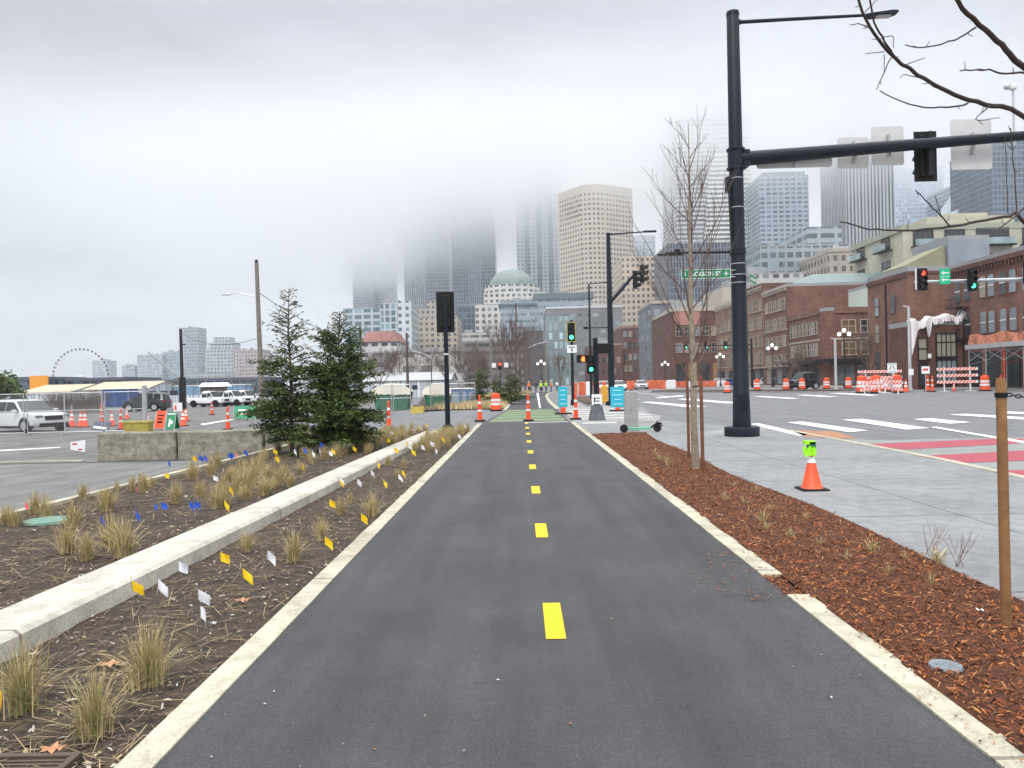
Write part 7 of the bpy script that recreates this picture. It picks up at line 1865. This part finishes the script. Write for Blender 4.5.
longwall(150,262,396,100,'pale grey site hoarding behind the pickups', M['corrv'])
longwall(-10,24,399,75,'dark green mesh hoarding at the left edge behind the white car', pm('dark_mesh', (.05,.055,.05), .8, .2, 2))
longwall(40,104,401,76,'grey mesh hoarding behind the twiggy shrubs', pm('grey_mesh', (.17,.165,.15), .8, .4, 3))
# crane
Yc = 420; a = D(148,353,Yc); b = D(178,378,Yc); r = thing('crane', 'pale crane with slanting boom beside the slim grey tower', 'crane', (b.x,Yc,LOT))
g = MB(); P0 = Vector((0,0,b.z-LOT)); P1 = Vector((a.x-b.x,0,a.z-LOT))
for s in (-.5,.5): g.tube([P0+Vector((0,s,0)),P1+Vector((0,s*.5,0))], .22, 4); g.tube([P0+Vector((0,s,1.6)),P1+Vector((0,s*.5,.5))], .22, 4)
for k in range(14): u = P0.lerp(P1,k/14); w2 = P0.lerp(P1,(k+.5)/14); g.tube([u,w2+Vector((0,0,1.2)),P0.lerp(P1,(k+1)/14)], .12, 4)
g.build('boom', pm('grey_green_paint', (.3,.34,.33), .6, .1, 1), r)
g = MB(); g.box(-1.5,3.5,-1.5,1.5,0,b.z-LOT); g.box(3.5,6,-1.2,1.2,2,5); g.build('cab', M['brown'], r)
# observation wheel
Yw = 726; c = D(80.5,377,Yw); Rw = 26.8
r = thing('observation_wheel', 'white observation wheel with a ring of dark cabins beyond the pier buildings', 'ferris wheel', (c.x,Yw,LOT)); cz = c.z-LOT
g = MB()
for rr_ in (Rw, Rw-2):
    for s in (-.8,.8): g.tube([(rr_*math.cos(2*PI*k/64),s,cz+rr_*math.sin(2*PI*k/64)) for k in range(65)], .14, 4, caps=False)
g.build('rim', M['white'], r)
g = MB()
for k in range(21): a_ = 2*PI*k/21; g.tube([(0,0,cz),(Rw*math.cos(a_),0,cz+Rw*math.sin(a_))], .07, 3, caps=False)
g.build('spokes', M['white'], r)
g = MB(); g.lathe([(2,-2),(2,2)], (0,0,0), 12, ax='y'); g.xf(Matrix.Translation((0,0,cz))); g.build('hub', M['white'], r)
for s in (-1,1): g = MB(); g.tube([(0,s*2.5,cz),(s*9,s*5,0)], .6, 6); g.tube([(0,s*2.5,cz),(-s*9,s*5,0)], .6, 6); g.build('support', M['white'], r)
cabm = MB().ball((0,0,0),1.15,1.0,1.25,8,6).mesh('cabin', M['glassd'])
for k in range(42):
    a_ = 2*PI*(k+.5)/42; o = bpy.data.objects.new('cabin', cabm); COL.objects.link(o); o.parent = r; o.location = ((Rw+.7)*math.cos(a_),0,cz+(Rw+.7)*math.sin(a_))

# dumpsters with white covers, blue toilets, fence behind the side road
def dumpster(px0, px1, pyt, Y, label):
    a = D(px0, pyt, Y); b = D(px1, pyt, Y); w_ = (b.x-a.x)/2; h = a.z-LOT-.5
    r = thing('dumpster', label, 'dumpster', ((a.x+b.x)/2, Y, LOT))
    g = MB(); g.prism([(-w_+.2,-.1),(w_-.2,-.1),(w_-.2,1.9),(-w_+.2,1.9)], .15, h, top=[(-w_,-.2),(w_,-.2),(w_,2),(-w_,2)]); g.build('body', pm('dumpster_green', (.035,.15,.075), .6, .15, 1.5), r)
    for k in range(int(w_*2/.7)): g = MB(); x = -w_+.35+k*.7; g.box(x-.05,x+.05,-.26,-.16,.2,h-.05); g.build('rib', M['green'], r)
    g = MB(); n = 12; rs = random.Random(int(px0)); up = []
    for k in range(n+1): up.append((-w_-.1+(2*w_+.2)*k/n, h+.12+.55*math.sin(PI*k/n)+.1*rs.random()))
    for k in range(n): g.quad((up[k][0],-.3,h-.1-.12*rs.random()),(up[k+1][0],-.3,h-.1-.1*rs.random()),(up[k+1][0],-.1,up[k+1][1]),(up[k][0],-.1,up[k][1])); g.quad((up[k][0],-.1,up[k][1]),(up[k+1][0],-.1,up[k+1][1]),(up[k+1][0],2.1,up[k+1][1]-.2),(up[k][0],2.1,up[k][1]-.2))
    g.build('cover', flat('cream_cover', (.6,.56,.47), .8), r)
dumpster(373,409,386,55,'green dumpster with a cream cover right of the big evergreens')
dumpster(424,450,386,55,'green dumpster with a peaked cream cover behind the slim signal pole')
for k, px in enumerate((455,462,470)):
    q = D(px,388,60+k*3); r = thing('portable_toilet', ['left blue portable toilet right of the slim signal pole','middle blue portable toilet right of the slim signal pole','right blue portable toilet before the far evergreens'][k], 'portable toilet', (q.x,60+k*3,-.2)); h = q.z+.2
    g = MB(); g.bbox(-.55,.55,-.55,.55,0,h-.1,.03); g.build('body', pm('toilet_blue', (.05,.16,.36), .6, .1, 2), r); g = MB(); g.bbox(-.6,.6,-.6,.6,h-.1,h,.03); g.build('roof', M['white'], r)
    g = MB(); g.box(-.35,.35,-.57,-.552,.1,h-.3); g.build('door', pm('toilet_grey', (.3,.36,.42), .6, .1, 2), r)
fx = [D(p,410,46).x for p in (372,392,411)]
fence_panel(fx[0],fx[1],46,'wire fence panel in front of the left green dumpster',2.0); fence_panel(fx[1]+.1,fx[2],46,'wire fence panel between the two green dumpsters',2.0)
fx = [D(p,405,52).x for p in (430,446,462,476)]
for i, lb in enumerate(['wire fence panel left of the slim signal pole','wire fence panel right of the slim signal pole','wire fence panel before the portable toilets']): fence_panel(fx[i]+.05,fx[i+1]-.05,52,lb,2.0)
x, y = G(418,416,LOT+.1); r = thing('yellow_bin', 'square yellow bin with a brown load between the dumpsters', 'bin', (x,y,LOT+.05)); g = MB(); g.prism([(-.33,-.3),(.33,-.3),(.33,.3),(-.33,.3)], 0, .62, top=[(-.38,-.35),(.38,-.35),(.38,.35),(-.38,.35)]); g.build('tub', pm('bin_yellow', (.6,.47,.1), .6, .2, 4), r); g = MB(); g.prism([(-.3,-.3),(.3,-.3),(.3,.3),(-.3,.3)], .63, .75, top=[(-.2,-.25),(.1,-.2),(.2,.2),(-.1,.2)]); g.build('load', M['brown'], r)
r, a, b, z = shed(364,450,374,380,115,12,'long low white shed with grey roof behind the green dumpsters', M['corrv'], pm('pale_grey_roof', (.42,.43,.45), .7, .06, .4))
boxes_on(r, [(a+1.5+k*3,a+2.3+k*3,114.9,114.99,1.0,1.6) for k in range(4)], M['glassd'], 'window')
# billboard-like white panel
q = D(394,362,140); r = thing('white_hoarding', 'pale boxy structure among the bare trees behind the white shed', 'hoarding', (q.x+1,140,LOT)); g = MB(); g.box(-3,12,0,3,0,q.z+1.6); g.build('wall', facade('pale_boxy', (.5,.48,.45), (.25,.24,.24), 3.4, 3.2, .6, .5), r)
# far traffic sign pair with red light (left of the path end)
q = D(500,365,90); r = thing('far_signal', 'distant red signal between two small white boards above the far evergreens', 'traffic light', (q.x,90,0)); g = MB(); g.tube([(0,.1,0),(0,.1,q.z)], .06, 6); g.box(-1,1,.05,.12,q.z-.05,q.z+.02); g.build('post', M['black'], r); g = MB(); g.box(-.2,.2,-.1,.1,q.z-.6,q.z+.3); g.build('housing', M['blk'], r); g = MB(); g.lathe([(.15,-.13),(.16,-.1)], (0,0,0), 12, ax='y'); g.xf(Matrix.Translation((0,0,q.z+.1))); g.build('lens', M['rd_on'], r)
for s in (-.75,.75): g = MB(); g.box(s-.25,s+.25,.0,.04,q.z-.3,q.z+.25); g.build('board', M['whitec'], r)

# ------------------------------------------------------------------ construction at the end of the street
M['onet'] = pm('orange_plastic_fence', (.85,.13,.05), .6, .3, 4)
for k, (p0, p1, py0, Y, lb) in enumerate([(572,588,383,100,'orange plastic barrier fence left of the second tall pole, far off'), (626,676,381,128,'long orange and white barrier row at the street end'), (650,726,382,140,'farther orange barrier row left of the street tree'), (578,600,382,84,'orange mesh barrier on the corner island')]):
    a = D(p0,py0,Y); b = D(p1,py0,Y); r = thing('barrier', lb, 'barrier', ((a.x+b.x)/2,Y,0)); w_ = (b.x-a.x)/2; n = max(3,int(w_*2/1.6)); ht = a.z
    for i in range(n):
        g = MB(); x = -w_+(i+.5)*2*w_/n; g.bbox(x-w_/n*.9,x+w_/n*.9,-.15,.15,0,ht,.05); g.build('segment', M['onet'] if i%3 != 1 else M['whitec'], r)
# ------------------------------------------------------------------ people
def person(label, loc, rz, pose, vest, trousers, helmet, hair=None):
    """one skinned body; local -y is forward"""
    J = {'pel':(0,0,.95),'sp':(0,.01,1.2),'ch':(0,.0,1.38),'nk':(0,-.01,1.52),'hd':(0,-.02,1.62),'ht':(0,-.02,1.72)}
    for s, n_ in ((-1,'L'),(1,'R')):
        st = pose.get('step',0)*s
        J['hp'+n_] = (s*.1,0,.9); J['kn'+n_] = (s*.11,-.05-st*.12,.5); J['an'+n_] = (s*.12,-st*.2,.09); J['to'+n_] = (s*.13,-st*.2-.17,.04)
        J['sh'+n_] = (s*.19,0,1.42); arm = pose.get('arm'+n_, (s*.24,.02,1.14,s*.24,-.1,.9)); J['el'+n_] = arm[:3]; J['wr'+n_] = arm[3:]; J['hn'+n_] = tuple(a+b for a, b in zip(arm[3:], (0,-.05,-.08)))
    rad = dict(pel=.13,sp=.125,ch=.14,nk=.055,hd=.085,ht=.07,hp=.09,kn=.06,an=.04,to=.035,sh=.065,el=.042,wr=.03,hn=.035)
    keys = list(J); E = [('pel','sp'),('sp','ch'),('ch','nk'),('nk','hd'),('hd','ht')]
    for n_ in 'LR': E += [('pel','hp'+n_),('hp'+n_,'kn'+n_),('kn'+n_,'an'+n_),('an'+n_,'to'+n_),('ch','sh'+n_),('sh'+n_,'el'+n_),('el'+n_,'wr'+n_),('wr'+n_,'hn'+n_)]
    me = bpy.data.meshes.new('body'); me.from_pydata([J[k] for k in keys], [(keys.index(a), keys.index(b)) for a, b in E], [])
    o = bpy.data.objects.new('body', me); COL.objects.link(o)
    m = o.modifiers.new('skin', 'SKIN')
    for i, k in enumerate(keys):
        q = rad[k if k in rad else k[:-1]]; me.skin_vertices[0].data[i].radius = (q*1.15 if k in ('ch','sp','pel') else q, q*.85 if k in ('ch','sp','pel') else q)
    me.skin_vertices[0].data[0].use_root = True
    s2_ = o.modifiers.new('sub', 'SUBSURF'); s2_.levels = 1; s2_.render_levels = 1
    dg = bpy.context.evaluated_depsgraph_get(); m2_ = bpy.data.meshes.new_from_object(o.evaluated_get(dg)); bpy.data.objects.remove(o)
    skin = flat('skin', (.45,.26,.19), .6)
    m2_.materials.clear()
    for mm in (vest, trousers, skin, M['blk']): m2_.materials.append(mm)
    for p in m2_.polygons:
        c = p.center; p.material_index = 0 if (c.z > .98 and c.z < 1.5) else (2 if c.z >= 1.5 else (3 if c.z < .1 else 1))
        if abs(c.x) > .2 and c.z < .98: p.material_index = 2 if c.z > .78 and c.z < .95 else p.material_index
        p.use_smooth = True
    r = thing('person', label, 'person', loc, rz); b = bpy.data.objects.new('body', m2_); COL.objects.link(b); b.parent = r
    g = MB(); g.ball((0,-.01,1.73),.115,.13,.1 if helmet else .08,12,8); g.build('helmet' if helmet else 'hair', helmet or hair or M['blk'], r, smooth=True)
    return r
hv = flat('lime_vest', (.5,.85,.08), .6); ov = flat('orange_vest', (.9,.25,.04), .6); jn = flat('dark_trousers', (.03,.035,.05), .8); dk = flat('dark_jacket', (.03,.03,.035), .8); wh = flat('white_helmet', (.8,.8,.78), .4)
armf = dict(armR=(.26,-.08,1.16,.2,-.32,1.12))
for px, Y, rz, pz, vs_, tr, hm, lb in [(541,108,.3,dict(step=.6),hv,jn,wh,'worker in lime vest walking at the far end of the path'), (546,112,2.6,armf,hv,jn,ov,'second worker in lime vest right of the first at the path end'),
        (536,116,.0,dict(step=.3),dk,jn,None,'person in a dark jacket standing left of the lime vested worker'), (551,120,1.2,armf,ov,jn,wh,'worker in orange vest at the right of the group'), (529,118,.5,dict(step=1),ov,jn,wh,'worker in orange vest at the left of the group by the path end'), (557,125,3.1,dict(step=.5),wh,jn,None,'person in white top farthest right of the group')]:
    q = D(px,388,Y); person(lb, (q.x,Y,.0), rz, pz, vs_, tr, hm)
